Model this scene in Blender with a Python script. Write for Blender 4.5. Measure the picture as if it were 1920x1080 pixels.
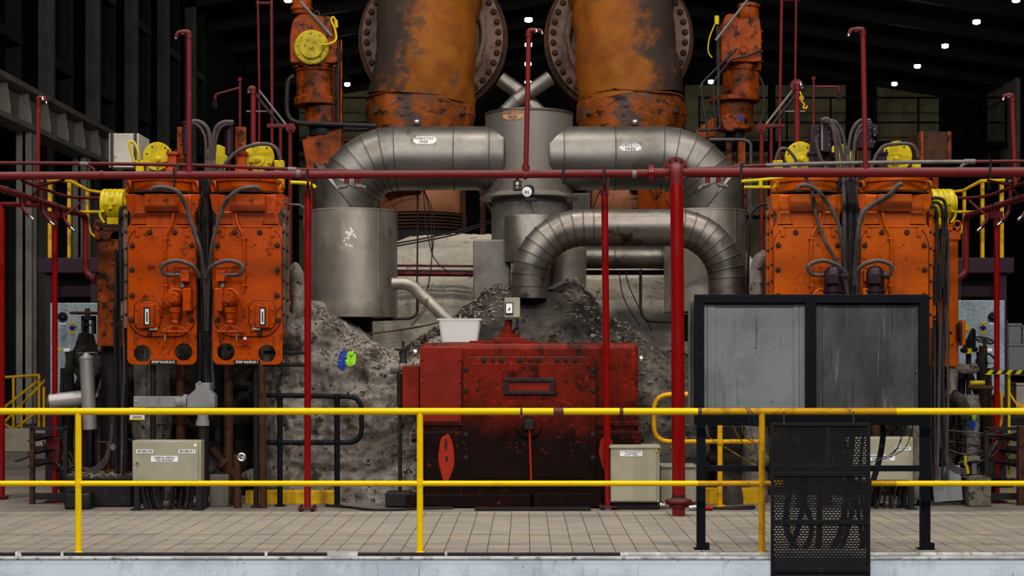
import bpy, bmesh, math, random
from mathutils import Vector, Matrix, noise
random.seed(7)
PI = math.pi
for o in list(bpy.data.objects):
    bpy.data.objects.remove(o, do_unlink=True)
SC = bpy.context.scene
COL = SC.collection
F, CX, CY, H = 2974.0, 986.0, 668.0, 1.47      # focal length in pixels of the 1920 frame, axis of the machine, horizon, eye height

# ---------------------------------------------------------------- camera, world, lamps, exposure
cam = bpy.data.cameras.new('camera')
cam.sensor_width = 36.0
cam.lens = 36.0 * F / 1920.0
cam.shift_x = (960.0 - CX) / 1920.0
cam.shift_y = (CY - 540.0) / 1920.0
cam.clip_end = 300
camera = bpy.data.objects.new('camera', cam)
camera.location = (0, 0, H)
camera.rotation_euler = (PI / 2, 0, 0)
COL.objects.link(camera)
SC.camera = camera
SC.view_settings.view_transform = 'Standard'
SC.view_settings.look = 'None'
SC.view_settings.gamma = 1.0
SC.view_settings.use_curve_mapping = False
SC.view_settings.exposure = 0.0
W = bpy.data.worlds.new('hall_air'); SC.world = W; W.use_nodes = True
W.node_tree.nodes['Background'].inputs[0].default_value = (0.75, 0.85, 1.0, 1)
W.node_tree.nodes['Background'].inputs[1].default_value = 0.012

def lamp(name, kind, loc, target, power, size, color, spread=None, size_y=None):
    l = bpy.data.lights.new(name, kind); l.energy = power; l.color = color
    if kind == 'AREA':
        l.size = size
        if size_y: l.shape = 'RECTANGLE'; l.size_y = size_y
        else: l.shape = 'DISK'
        if spread: l.spread = spread
    else:
        l.shadow_soft_size = size
    o = bpy.data.objects.new(name, l); COL.objects.link(o)
    o.location = loc
    o.rotation_euler = (Vector(target) - Vector(loc)).to_track_quat('-Z', 'Y').to_euler()
    return o
WARM, COOL = (1.0, 0.97, 0.92), (0.86, 0.94, 1.0)
# high-bay lamps of the hall, hung over the near half of the deck, and an unseen cool fill light added behind the viewer
for x, e in ((-8.0, 120), (-2.7, 100), (2.7, 100), (8.0, 120)):
    lamp('high_bay_lamp', 'AREA', (x, 9.6, 11.5), (x * 0.4, 15.2, 1.5), e, 0.7, WARM, spread=math.radians(120))
for x, e in ((-6.0, 190), (0.0, 170), (6.0, 190)):
    lamp('high_bay_lamp', 'AREA', (x, 15.0, 12.6), (x * 0.8, 16.2, 1.5), e, 0.7, WARM, spread=math.radians(120))
for x, e in ((-10.0, 325), (-3.4, 275), (3.4, 275), (10.0, 325)):
    lamp('high_bay_lamp', 'AREA', (x, 0.0, 11.4), (x * 0.3, 16.0, 1.6), e, 0.8, WARM, spread=math.radians(130))
lamp('unseen_front_fill', 'AREA', (0, -9.0, 9.5), (0, 15, 1.0), 290, 16.0, COOL, spread=math.radians(100), size_y=4.0)

# ---------------------------------------------------------------- helpers
def P(px, py, y):
    return Vector(((px - CX) * y / F, y, H - (py - CY) * y / F))
LOC = {}
def loc_of(o):
    return LOC.get(o.name, Vector((0, 0, 0))) if o else Vector((0, 0, 0))
def thing(name, label, cat, loc, group=None, kind=None):
    o = bpy.data.objects.new(name, None); COL.objects.link(o)
    o.empty_display_size = 0.1
    o.location = loc; LOC[o.name] = Vector(loc)
    tag(o, label, cat, group, kind)
    return o
def tag(o, label=None, cat=None, group=None, kind=None):
    if label: o['label'] = label
    if cat: o['category'] = cat
    if group: o['group'] = group
    if kind: o['kind'] = kind
    return o
def link(name, me, m, parent=None, base=None):
    o = bpy.data.objects.new(name, me); COL.objects.link(o)
    if m is not None and not me.materials: me.materials.append(m)
    if parent:
        o.parent = parent; LOC[o.name] = loc_of(parent)
    elif base is not None:
        o.location = base; LOC[o.name] = Vector(base)
    return o
def ring_frame(d, up=None):
    d = d.normalized()
    u = up if up is not None else (Vector((0, 0, 1)) if abs(d.z) < 0.9 else Vector((0, 1, 0)))
    a = d.cross(u).normalized(); b = a.cross(d).normalized()
    return a, b
def smooth(pts, n=5):
    pts = [Vector(p) for p in pts]
    if len(pts) < 3: return pts
    out = []
    for i in range(len(pts) - 1):
        p0 = pts[max(i - 1, 0)]; p1 = pts[i]; p2 = pts[i + 1]; p3 = pts[min(i + 2, len(pts) - 1)]
        for k in range(n):
            t = k / n
            out.append(0.5 * ((2 * p1) + (p2 - p0) * t + (2 * p0 - 5 * p1 + 4 * p2 - p3) * t * t + (3 * p1 - p0 - 3 * p2 + p3) * t ** 3))
    out.append(pts[-1]); return out
def rounded(pts, r, n=5, closed=False):
    """round the corners of a polyline (lists of Vectors)"""
    pts = [Vector(p) for p in pts]; out = []; m = len(pts)
    for i, p in enumerate(pts):
        if not closed and i in (0, m - 1):
            out.append(p); continue
        a = pts[(i - 1) % m] - p; b = pts[(i + 1) % m] - p
        rr = min(r, a.length * 0.49, b.length * 0.49)
        a0 = p + a.normalized() * rr; b0 = p + b.normalized() * rr
        for k in range(n + 1):
            t = k / n
            out.append(a0 * (1 - t) ** 2 + p * 2 * t * (1 - t) + b0 * t * t)
    return out

class MB:
    def __init__(s): s.v = []; s.f = []
    def add(s, vs, fs):
        n = len(s.v); s.v += [Vector(v) for v in vs]; s.f += [tuple(i + n for i in f) for f in fs]; return s
    def box(s, x0, x1, y0, y1, z0, z1):
        return s.add([(x0, y0, z0), (x1, y0, z0), (x1, y1, z0), (x0, y1, z0), (x0, y0, z1), (x1, y0, z1), (x1, y1, z1), (x0, y1, z1)],
                     [(0, 1, 5, 4), (1, 2, 6, 5), (2, 3, 7, 6), (3, 0, 4, 7), (4, 5, 6, 7), (3, 2, 1, 0)])
    def pbox(s, px0, px1, py0, py1, y, d):
        a = P(px0, py1, y); b = P(px1, py0, y)
        return s.box(a.x, b.x, y, y + d, a.z, b.z)
    def tube(s, pts, r, n=10, closed=False, caps=True):
        pts = [Vector(p) for p in pts]; m = len(pts)
        rs = r if isinstance(r, (list, tuple)) else [r] * m
        vs = []; fs = []; prev = None
        for i, p in enumerate(pts):
            if closed: d = pts[(i + 1) % m] - pts[i - 1]
            else: d = pts[min(i + 1, m - 1)] - pts[max(i - 1, 0)]
            if d.length < 1e-9: d = Vector((0, 0, 1))
            d.normalize()
            if prev is None: a, b = ring_frame(d)
            else:
                a = prev - d * prev.dot(d)
                a = a.normalized() if a.length > 1e-6 else ring_frame(d)[0]
                b = a.cross(d).normalized()
            prev = a
            sc = 1.0
            if 0 < i < m - 1 or closed:
                d1 = (pts[i] - pts[i - 1]); d2 = (pts[(i + 1) % m] - pts[i])
                if d1.length > 1e-9 and d2.length > 1e-9:
                    c = max(0.3, math.cos(d1.angle(d2) / 2)); sc = 1.0 / c if c > 0.3 else 1.0
                    sc = min(sc, 1.15)
            for k in range(n):
                t = 2 * PI * k / n
                vs.append(p + (a * math.cos(t) + b * math.sin(t)) * rs[i] * sc)
        for i in range(m if closed else m - 1):
            j = (i + 1) % m
            for k in range(n):
                l = (k + 1) % n
                fs.append((i * n + k, i * n + l, j * n + l, j * n + k))
        if caps and not closed:
            fs.append(tuple(range(n))); fs.append(tuple((m - 1) * n + k for k in range(n)))
        return s.add(vs, fs)
    def ptube(s, pts, y, r, n=10, sm=0, rnd=0, closed=False):
        """pts (px, py[, depth]); r in pixels at depth y"""
        q = [P(p[0], p[1], p[2] if len(p) > 2 else y) for p in pts]
        if sm: q = smooth(q, sm)
        if rnd: q = rounded(q, rnd * y / F)
        return s.tube(q, r * y / F, n, closed)
    def cyl(s, p0, p1, r, n=20, r2=None):
        return s.tube([p0, p1], [r, r if r2 is None else r2], n)
    def lathe(s, c, prof, axis='z', n=32, capped=True):
        """prof [(r, h)] along the axis from centre c"""
        c = Vector(c); ax = {'x': Vector((1, 0, 0)), 'y': Vector((0, 1, 0)), 'z': Vector((0, 0, 1))}[axis] if isinstance(axis, str) else axis.normalized()
        a, b = ring_frame(ax)
        vs = []; fs = []; m = len(prof)
        for r, h in prof:
            for k in range(n):
                t = 2 * PI * k / n
                vs.append(c + ax * h + (a * math.cos(t) + b * math.sin(t)) * max(r, 1e-4))
        for i in range(m - 1):
            for k in range(n):
                l = (k + 1) % n
                fs.append((i * n + k, i * n + l, (i + 1) * n + l, (i + 1) * n + k))
        if capped:
            fs.append(tuple(range(n))); fs.append(tuple((m - 1) * n + k for k in range(n)))
        return s.add(vs, fs)
    def prism(s, poly, y0, y1):
        """poly of (x, z), extruded from y0 to y1"""
        n = len(poly)
        vs = [(x, y0, z) for x, z in poly] + [(x, y1, z) for x, z in poly]
        fs = [tuple(range(n)), tuple(range(2 * n - 1, n - 1, -1))] + [(i, (i + 1) % n, n + (i + 1) % n, n + i) for i in range(n)]
        return s.add(vs, fs)
    def pprism(s, pts, y, d, rnd=0):
        q = [P(a, b, y) for a, b in pts]
        if rnd: q = rounded(q, rnd * y / F, 4, True)
        return s.prism([(p.x, p.z) for p in q], y, y + d)
    def ball(s, c, r, n=12, sz=1.0):
        prof = [(r * math.sin(PI * i / (n // 2)), -r * sz * math.cos(PI * i / (n // 2))) for i in range(n // 2 + 1)]
        return s.lathe(c, prof, 'z', n)
    def torus(s, c, R, r, axis='z', n=28, m=8):
        ax = {'x': Vector((1, 0, 0)), 'y': Vector((0, 1, 0)), 'z': Vector((0, 0, 1))}[axis] if isinstance(axis, str) else axis.normalized()
        a, b = ring_frame(ax)
        return s.tube([Vector(c) + (a * math.cos(2 * PI * k / n) + b * math.sin(2 * PI * k / n)) * R for k in range(n)], r, m, True)
    def build(s, name, m, parent=None, bevel=0, base=None, flat=False, ang=38, seg=2):
        off = loc_of(parent) if parent else Vector(base if base is not None else (0, 0, 0))
        me = bpy.data.meshes.new(name)
        me.from_pydata([tuple(v - off) for v in s.v], [], s.f)
        bm = bmesh.new(); bm.from_mesh(me)
        bmesh.ops.recalc_face_normals(bm, faces=bm.faces)
        bm.to_mesh(me); bm.free()
        if not flat:
            me.polygons.foreach_set('use_smooth', [True] * len(me.polygons))
            me.set_sharp_from_angle(angle=math.radians(ang))
        o = link(name, me, m, parent, base)
        if bevel:
            b = o.modifiers.new('edge', 'BEVEL'); b.width = bevel; b.segments = seg; b.limit_method = 'ANGLE'; b.angle_limit = math.radians(40)
        return o
def top(mb, name, m, label, cat, base, group=None, kind=None, **k):
    o = mb.build(name, m, None, base=base, **k)
    return tag(o, label, cat, group, kind)
def plate(name, m, parent, outer, holes, y, t, bevel=0.0):
    """flat plate facing the deck edge with round-cornered outline and holes; outlines are lists of (x, z) in metres"""
    cu = bpy.data.curves.new('outline', 'CURVE'); cu.dimensions = '2D'; cu.fill_mode = 'BOTH'; cu.extrude = t / 2 - bevel; cu.bevel_depth = bevel
    off = loc_of(parent)
    for ol in [outer] + holes:
        sp = cu.splines.new('POLY'); sp.points.add(len(ol) - 1); sp.use_cyclic_u = True
        for i, (x, z) in enumerate(ol): sp.points[i].co = (x - off.x, z - off.z, 0, 1)
    tmp = bpy.data.objects.new('outline', cu); COL.objects.link(tmp)
    dg = bpy.context.evaluated_depsgraph_get(); dg.update()
    me = bpy.data.meshes.new_from_object(tmp.evaluated_get(dg)); bpy.data.objects.remove(tmp); bpy.data.curves.remove(cu)
    me.name = name
    me.transform(Matrix(((1, 0, 0, 0), (0, 0, 1, y + t / 2 - off.y), (0, 1, 0, 0), (0, 0, 0, 1))))
    bm = bmesh.new(); bm.from_mesh(me); bmesh.ops.remove_doubles(bm, verts=bm.verts, dist=1e-6); bmesh.ops.recalc_face_normals(bm, faces=bm.faces); bm.to_mesh(me); bm.free()
    me.materials.clear()
    return link(name, me, m, parent)
def circle(c, r, n=28):
    return [(c[0] + r * math.cos(2 * PI * k / n), c[1] + r * math.sin(2 * PI * k / n)) for k in range(n)]
def rrect(x0, x1, z0, z1, r, n=6):
    out = []
    for cx, cz, a in ((x1 - r, z1 - r, 0), (x0 + r, z1 - r, 90), (x0 + r, z0 + r, 180), (x1 - r, z0 + r, 270)):
        for k in range(n + 1):
            t = math.radians(a + 90 * k / n); out.append((cx + r * math.cos(t), cz + r * math.sin(t)))
    return out
def text_mesh(body, height, extrude=0.0006, align='CENTER', bold=0.02, space=1.0):
    cu = bpy.data.curves.new('lettering', 'FONT'); cu.body = body; cu.size = height / 0.72; cu.align_x = align; cu.align_y = 'CENTER'
    cu.extrude = extrude; cu.offset = bold * height; cu.space_line = space; cu.resolution_u = 3
    tmp = bpy.data.objects.new('lettering', cu); COL.objects.link(tmp)
    dg = bpy.context.evaluated_depsgraph_get(); dg.update()
    me = bpy.data.meshes.new_from_object(tmp.evaluated_get(dg)); bpy.data.objects.remove(tmp); bpy.data.curves.remove(cu)
    me.materials.clear()
    return me
def lettering(body, px, py, y, hpx, m, parent, width=None, bold=0.02, space=1.0):
    s = y / F
    me = text_mesh(body, hpx * s, 0.0006, 'CENTER', .05, space)
    c = P(px, py, y) - loc_of(parent)
    sx = 1.0
    if width:
        xs = [v.co.x for v in me.vertices]; sx = width * s / max(1e-6, max(xs) - min(xs))
    me.transform(Matrix(((sx, 0, 0, c.x), (0, 0, -1, c.y), (0, 1, 0, c.z), (0, 0, 0, 1))))
    return link('lettering', me, m, parent)

_hex = {}
def bolt(parent, px, py, y, r, m, name='bolt', axis='y'):
    """hexagon bolt head with washer, facing the deck edge; shares one mesh per material"""
    key = (m.name, name)
    if key not in _hex:
        b = MB()
        b.lathe((0, 0, 0), [(1.25, 0.15), (1.25, -0.15)], 'y', 14)
        b.lathe((0, 0, 0), [(0.98, -0.1), (0.98, -0.7), (0.8, -0.85)], 'y', 6)
        bm_o = b.build(name, m, None, flat=True); _hex[key] = bm_o.data
        bpy.data.objects.remove(bm_o)
    o = bpy.data.objects.new(name, _hex[key]); COL.objects.link(o)
    s = r * y / F
    o.parent = parent
    o.location = P(px, py, y) - loc_of(parent); o.scale = (s, s, s)
    if axis == 'x': o.rotation_euler = (0, 0, PI / 2)
    if axis == '-x': o.rotation_euler = (0, 0, -PI / 2)
    if axis == 'z': o.rotation_euler = (-PI / 2, 0, 0)
    LOC[o.name] = LOC.get(parent.name, Vector((0, 0, 0)))
    return o
def copy_tree(o, parent=None):
    c = o.copy(); COL.objects.link(c); c.parent = parent
    LOC[c.name] = LOC.get(o.name, Vector((0, 0, 0)))
    for ch in list(o.children): copy_tree(ch, c)
    return c

# ---------------------------------------------------------------- materials
def rgb(r, g, b):
    f = lambda u: (u / 255 / 12.92) if u / 255 <= 0.04045 else ((u / 255 + 0.055) / 1.055) ** 2.4
    return (f(r), f(g), f(b), 1)
MATS = {}
def mat(name, base, layers=(), rough=0.5, metal=0.0, bump=None, spec=0.18, rvar=0.15, rscale=6.0, island=None, dust=None, oil=None, coat=0.0, patch=None, wear=None, bump2=None):
    """painted or bare surface. layers: (colour, scale, lo, hi, strength[, z-stretch[, detail]]) noise patches over the base;
    dust: (colour, amount) settled on faces that look up; oil: (colour, z0, z1) ragged oil soaking of the lower part; island: (colour2, amount) per-piece tone"""
    m = bpy.data.materials.new(name); m.use_nodes = True; MATS[name] = m
    nt = m.node_tree; N = nt.nodes; L = nt.links
    b = N['Principled BSDF']
    tc = N.new('ShaderNodeTexCoord'); co = tc.outputs['Object']
    oi = N.new('ShaderNodeObjectInfo')
    def mathn(op, a, c=None, clamp=False):
        n = N.new('ShaderNodeMath'); n.operation = op; n.use_clamp = clamp
        for i, x in enumerate((a, c)):
            if x is None: continue
            if isinstance(x, (int, float)): n.inputs[i].default_value = x
            else: L.new(x, n.inputs[i])
        return n.outputs[0]
    def mixc(fac, a, c, blend='MIX'):
        n = N.new('ShaderNodeMix'); n.data_type = 'RGBA'; n.blend_type = blend
        if isinstance(fac, (int, float)): n.inputs[0].default_value = fac
        else: L.new(fac, n.inputs[0])
        for i, x in ((6, a), (7, c)):
            if isinstance(x, tuple): n.inputs[i].default_value = x
            else: L.new(x, n.inputs[i])
        return n.outputs[2]
    def noisef(scale, detail=5.0, stretch=1.0, rough_=0.6, seed=0.0):
        mp = N.new('ShaderNodeMapping'); L.new(co, mp.inputs[0]); mp.inputs['Scale'].default_value = (1, 1, 1.0 / stretch)
        mp.inputs['Location'].default_value = (seed * 3.1, seed * 1.7, seed * 2.3)
        n = N.new('ShaderNodeTexNoise'); n.inputs['Scale'].default_value = scale; n.inputs['Detail'].default_value = detail; n.inputs['Roughness'].default_value = rough_
        L.new(mp.outputs[0], n.inputs['Vector']); return n.outputs['Fac']
    def ramp(x, lo, hi):
        n = N.new('ShaderNodeMapRange'); n.interpolation_type = 'SMOOTHSTEP'
        n.inputs['From Min'].default_value = lo; n.inputs['From Max'].default_value = hi
        L.new(x, n.inputs['Value']); return n.outputs[0]
    c = base
    if island:
        g = N.new('ShaderNodeNewGeometry')
        r = mathn('FRACT', mathn('ADD', g.outputs['Random Per Island'], oi.outputs['Random']))
        c = mixc(mathn('MULTIPLY', ramp(r, island[2] if len(island) > 2 else 0.0, 1.0), island[1]), c, island[0])
        if len(island) > 3:
            r2 = mathn('FRACT', mathn('MULTIPLY', r, 7.31))
            c = mixc(mathn('MULTIPLY', ramp(r2, 0.5, 1.0), island[4]), c, island[3])
    for i, l in enumerate(layers):
        f = ramp(noisef(l[1], l[6] if len(l) > 6 else 6.0, l[5] if len(l) > 5 else 1.0, 0.62, i + 1.0), l[2], l[3])
        c = mixc(mathn('MULTIPLY', f, l[4]), c, l[0])
    if patch:                                            # (colour, direction x, z, offset, softness, noise amount)
        sp = N.new('ShaderNodeSeparateXYZ'); L.new(co, sp.inputs[0])
        v = mathn('ADD', mathn('MULTIPLY', sp.outputs['X'], patch[1]), mathn('MULTIPLY', sp.outputs['Z'], patch[2]))
        v = mathn('ADD', v, mathn('MULTIPLY', mathn('SUBTRACT', noisef(1.5, 7.0, .8, .62, 6.0), 0.5), patch[5]))
        v = mathn('ADD', v, mathn('MULTIPLY', mathn('SUBTRACT', noisef(6, 5.0, .7, .62, 7.0), 0.5), patch[5] * .35))
        c = mixc(mathn('MULTIPLY', ramp(v, patch[3] - patch[4], patch[3] + patch[4]), .93), c, patch[0])
    if oil:
        sx = N.new('ShaderNodeSeparateXYZ'); L.new(co, sx.inputs[0])
        g = ramp(mathn('ADD', sx.outputs['Z'], mathn('MULTIPLY', mathn('SUBTRACT', noisef(2.6, 8.0, 1.3, 0.7, 9.0), 0.5), oil[3])), oil[1], oil[2])
        c = mixc(mathn('MULTIPLY', mathn('SUBTRACT', 1.0, g), oil[4]), c, oil[0])
    if wear: c = mixc(mathn('MULTIPLY', mathn('MULTIPLY', ramp(noisef(wear[1], 9.0, 1.0, .7, 13.0), wear[2], wear[3]), ramp(noisef(2.2, 3.0, 1.0, .5, 15.0), .45, .62)), wear[4]), c, wear[0])
    if dust:
        g2 = N.new('ShaderNodeNewGeometry'); s2 = N.new('ShaderNodeSeparateXYZ'); L.new(g2.outputs['Normal'], s2.inputs[0])
        f = mathn('MULTIPLY', ramp(mathn('ADD', s2.outputs['Z'], mathn('MULTIPLY', mathn('SUBTRACT', noisef(9, 4), 0.5), 0.7)), 0.2, 0.95), dust[1])
        c = mixc(f, c, dust[0])
    if isinstance(c, tuple): b.inputs['Base Color'].default_value = c
    else: L.new(c, b.inputs['Base Color'])
    b.inputs['Metallic'].default_value = metal
    b.inputs['Specular IOR Level'].default_value = spec
    if coat: b.inputs['Coat Weight'].default_value = coat; b.inputs['Coat Roughness'].default_value = 0.15
    if rvar:
        r = mathn('ADD', mathn('MULTIPLY', mathn('SUBTRACT', noisef(rscale, 4, 1.0, 0.6, 4.0), 0.5), rvar * 2), rough, True)
        L.new(r, b.inputs['Roughness'])
    else: b.inputs['Roughness'].default_value = rough
    if bump:
        bn = N.new('ShaderNodeBump'); bn.inputs['Strength'].default_value = bump[1]; bn.inputs['Distance'].default_value = bump[2] if len(bump) > 2 else 0.01
        L.new(noisef(bump[0], 8.0, bump[3] if len(bump) > 3 else 1.0, 0.65, 2.0), bn.inputs['Height']); L.new(bn.outputs[0], b.inputs['Normal'])
        if bump2:
            b2 = N.new('ShaderNodeBump'); b2.inputs['Strength'].default_value = bump2[1]; b2.inputs['Distance'].default_value = bump2[2]
            L.new(noisef(bump2[0], 10.0, .6, .7, 5.0), b2.inputs['Height']); L.new(b2.outputs[0], bn.inputs['Normal'])
    return m
K = rgb(12, 10, 9)
orange = mat('orange_enamel', rgb(164, 61, 3), [(rgb(132, 44, 4), 2.4, .42, .70, .75), (rgb(58, 22, 7), 9, .57, .70, .8), (K, 34, .62, .69, .95), (rgb(60, 48, 40), 5, .66, .74, .6)], .27, bump=(30, .18, .006), rvar=.2)
orange_aged = mat('amber_orange_enamel', rgb(170, 73, 2), [(rgb(140, 58, 4), 2.6, .44, .72, .65), (rgb(70, 30, 7), 11, .60, .72, .7), (K, 34, .63, .69, .95)], .3, bump=(30, .16, .006), rvar=.2)
orange_grimy = mat('grimy_orange_enamel', rgb(132, 54, 6), [(rgb(64, 30, 10), 2.8, .44, .64, .85), (K, 9, .52, .64, .92), (rgb(96, 84, 74), 5, .63, .72, .5)], .45, spec=.1, bump=(14, .2))
rust = mat('rusted_steel', rgb(66, 38, 23), [(rgb(34, 20, 14), 5, .4, .68, .85), (K, 18, .55, .68, .8)], .75, bump=(25, .3))
red = mat('red_pipe_paint', rgb(122, 6, 6), [(rgb(120, 12, 14), 5, .5, .8, .6), (rgb(200, 150, 140), 60, .71, .75, .5)], .2, spec=.45, dust=(rgb(92, 62, 64), .45), rvar=.1)
red_dusty = mat('dusty_red_pipe_paint', rgb(100, 19, 21), [(rgb(95, 24, 26), 4, .45, .75, .7), (rgb(120, 96, 92), 25, .64, .72, .5)], .5, dust=(rgb(92, 72, 74), .75), rvar=.1)
red_dark = mat('dark_red_pipe_paint', rgb(88, 17, 16), [(rgb(60, 18, 18), 5, .45, .7, .8)], .5, dust=(rgb(84, 64, 64), .5))
brick_red = mat('oily_red_enamel', rgb(108, 25, 11), [(rgb(78, 20, 10), 2.0, .42, .68, .8), (rgb(26, 12, 9), 4.0, .50, .64, .85), (rgb(150, 42, 16), 16, .58, .68, .6), (K, 20, .58, .68, .85)], .36, bump=(18, .2), oil=(rgb(14, 8, 7), .58, 1.22, .8, .97), rvar=.2, spec=.09, wear=(rgb(150, 40, 16), 22, .56, .66, .8))
brick_red_clean = mat('red_enamel', rgb(118, 27, 13), [(rgb(88, 22, 11), 2.4, .44, .70, .75), (K, 24, .62, .70, .85)], .36, bump=(18, .1), rvar=.2)
red_touch = mat('fresh_red_touch_up', rgb(150, 36, 16), [(rgb(150, 40, 20), 6, .5, .7, .5)], .4)
yellow = mat('yellow_rail_paint', rgb(250, 204, 3), [(rgb(190, 140, 10), 6, .52, .8, .4), (rgb(70, 45, 40), 26, .70, .735, .8)], .35, rvar=.1)
yellow_worn = mat('worn_yellow_rail_paint', rgb(205, 150, 8), [(rgb(120, 84, 20), 9, .5, .7, .7), (rgb(60, 40, 35), 30, .60, .70, .8)], .5)
yellow_mach = mat('yellow_machine_paint', rgb(186, 164, 7), [(rgb(130, 112, 8), 8, .5, .72, .6), (K, 26, .63, .70, .8)], .38, bump=(20, .15))
yellow_dim = mat('grimy_yellow_paint', rgb(164, 144, 10), [(rgb(96, 82, 8), 6, .46, .68, .8), (K, 16, .58, .68, .9)], .45, bump=(20, .15))
yellow_dark = mat('faded_yellow_paint', rgb(196, 150, 14), [(rgb(110, 84, 14), 6, .45, .7, .7)], .55)
alum = mat('aluminium_cladding', rgb(116, 111, 105), [(rgb(88, 83, 76), 1.8, .42, .68, .8), (rgb(66, 57, 50), 5, .62, .76, .6, 2.5), (rgb(82, 76, 70), 40, .55, .70, .45)], .46, metal=.88, bump=(70, .05, .003), rvar=.14, rscale=5)
alum_dirty = mat('stained_aluminium_cladding', rgb(120, 113, 106), [(rgb(98, 90, 82), 1.8, .42, .68, .85), (rgb(38, 33, 30), 3.6, .57, .68, .85, 1.0, 10), (rgb(70, 62, 55), 30, .57, .70, .5)], .43, metal=.88, bump=(60, .06, .003), rvar=.16, rscale=6)
alum_bright = mat('bright_aluminium_sheet', rgb(156, 151, 146), [(rgb(120, 114, 108), 3, .42, .7, .7), (rgb(70, 60, 52), 9, .62, .72, .6)], .4, metal=.45, rvar=.1)
alum_matt = mat('matt_aluminium_sheet', rgb(158, 148, 137), [(rgb(106, 97, 89), 1.6, .42, .7, .8, 3.0), (rgb(150, 143, 136), 40, .60, .72, .3), (rgb(72, 60, 51), 5, .62, .74, .6, 2.0)], .5, metal=.7, bump=(7, .08, .02), rvar=.1)
seam = mat('dark_cladding_seam', rgb(60, 55, 50), [], .6, metal=.4)  # dark bead at the lapped joints
alum_vessel = mat('pale_vessel_sheet', rgb(116, 109, 102), [(rgb(94, 87, 80), 1.6, .42, .7, .7, 3.0), (rgb(136, 130, 124), 40, .60, .72, .3), (rgb(72, 60, 51), 5, .64, .76, .5, 2.0)], .5, metal=.5, bump=(7, .08, .02), rvar=.1)
bare_rail = mat('bare_brown_metal', rgb(98, 62, 54), [(rgb(70, 42, 36), 20, .45, .6, .6)], .5)
conc_dirty = mat('dirty_dark_concrete', rgb(104, 97, 88), [(rgb(60, 54, 48), 4, .42, .62, .85), (rgb(30, 26, 24), 14, .55, .66, .8)], .9, bump=(26, .4))
steel_grey = mat('dull_grey_steel', rgb(112, 106, 100), [(rgb(76, 70, 66), 3, .4, .7, .7)], .55, metal=.35, bump=(30, .1))
dark_steel = mat('blackened_steel', rgb(34, 32, 33), [(rgb(60, 54, 50), 9, .55, .75, .6)], .55, metal=.2, bump=(25, .15))
screen_black = mat('blue_black_frame_paint', rgb(17, 19, 24), [(rgb(44, 47, 54), 12, .6, .75, .6), (rgb(70, 56, 42), 30, .68, .74, .5)], .5, spec=.08, bump=(20, .1))
sheet_light = mat('pale_galvanised_sheet', rgb(130, 133, 133), [(rgb(104, 107, 107), 2.5, .4, .75, .8), (rgb(34, 33, 31), 34, .66, .70, .9), (rgb(50, 48, 45), 22, .60, .72, .75, 16.0), (rgb(146, 150, 150), 8, .55, .75, .4)], .5, metal=.15, rvar=.08)
sheet_dark = mat('dark_scratched_sheet', rgb(94, 93, 93), [(rgb(44, 43, 43), 2.0, .4, .7, .8, 2.5), (rgb(150, 148, 146), 46, .60, .70, .6, 22.0), (rgb(30, 28, 27), 26, .55, .70, .75, 14.0), (rgb(56, 55, 55), 3, .45, .7, .7)], .5, metal=.25, rvar=.12)
perf_black = mat('black_perforated_sheet', rgb(26, 25, 27), [(rgb(48, 46, 46), 12, .55, .75, .6)], .5)
rubber = mat('black_hose_rubber', rgb(30, 27, 27), [(rgb(62, 54, 50), 10, .5, .75, .7)], .5)
rubber_grey = mat('dusty_grey_hose', rgb(62, 56, 56), [(rgb(96, 86, 84), 12, .5, .75, .7)], .55, dust=(rgb(120, 110, 106), .5))
purple = mat('purple_brown_paint', rgb(38, 21, 30), [(rgb(28, 18, 26), 5, .45, .7, .7), (rgb(150, 140, 150), 50, .70, .735, .8)], .4)
maroon = mat('maroon_platform_paint', rgb(44, 24, 36), [(rgb(38, 22, 34), 3, .4, .7, .7)], .5)
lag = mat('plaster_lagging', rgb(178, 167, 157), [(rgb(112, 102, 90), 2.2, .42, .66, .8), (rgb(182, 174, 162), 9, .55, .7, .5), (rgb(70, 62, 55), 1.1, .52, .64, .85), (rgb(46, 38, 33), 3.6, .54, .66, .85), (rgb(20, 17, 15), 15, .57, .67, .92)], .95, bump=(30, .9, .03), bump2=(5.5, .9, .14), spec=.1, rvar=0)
lag_white = mat('whitewashed_lagging', rgb(204, 193, 175), [(rgb(172, 162, 146), 1.8, .45, .68, .7), (rgb(70, 60, 50), 4.5, .60, .70, .8), (rgb(38, 33, 28), 24, .63, .70, .9)], .9, bump=(24, .7, .025), bump2=(5, .7, .08), spec=.1, rvar=0)
lag_soot = mat('soot_grey_lagging', rgb(94, 87, 81), [(rgb(146, 135, 123), 1.5, .53, .66, .85), (rgb(40, 36, 33), 1.2, .46, .60, .9), (rgb(24, 21, 19), 11, .56, .67, .9)], .9, bump=(24, .9, .03), bump2=(5, .9, .14), spec=.1, rvar=0)
lag_grime_shade = mat('grimy_shaded_lagging', rgb(66, 59, 53), [(rgb(120, 110, 100), 2.4, .56, .68, .8), (rgb(30, 26, 24), 2.0, .44, .62, .9), (rgb(16, 14, 13), 12, .55, .66, .9)], .9, bump=(24, .9, .03), bump2=(5, .9, .14), spec=.1, rvar=0)  # grime on the small pipework; on the rear banks it paints shade
rubble = mat('loose_lagging_chips', rgb(128, 116, 102), [(rgb(70, 60, 50), 7, .4, .65, .8), (rgb(190, 180, 165), 20, .58, .7, .6)], .95, spec=.1, rvar=0, island=(rgb(84, 74, 66), .7))
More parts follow.
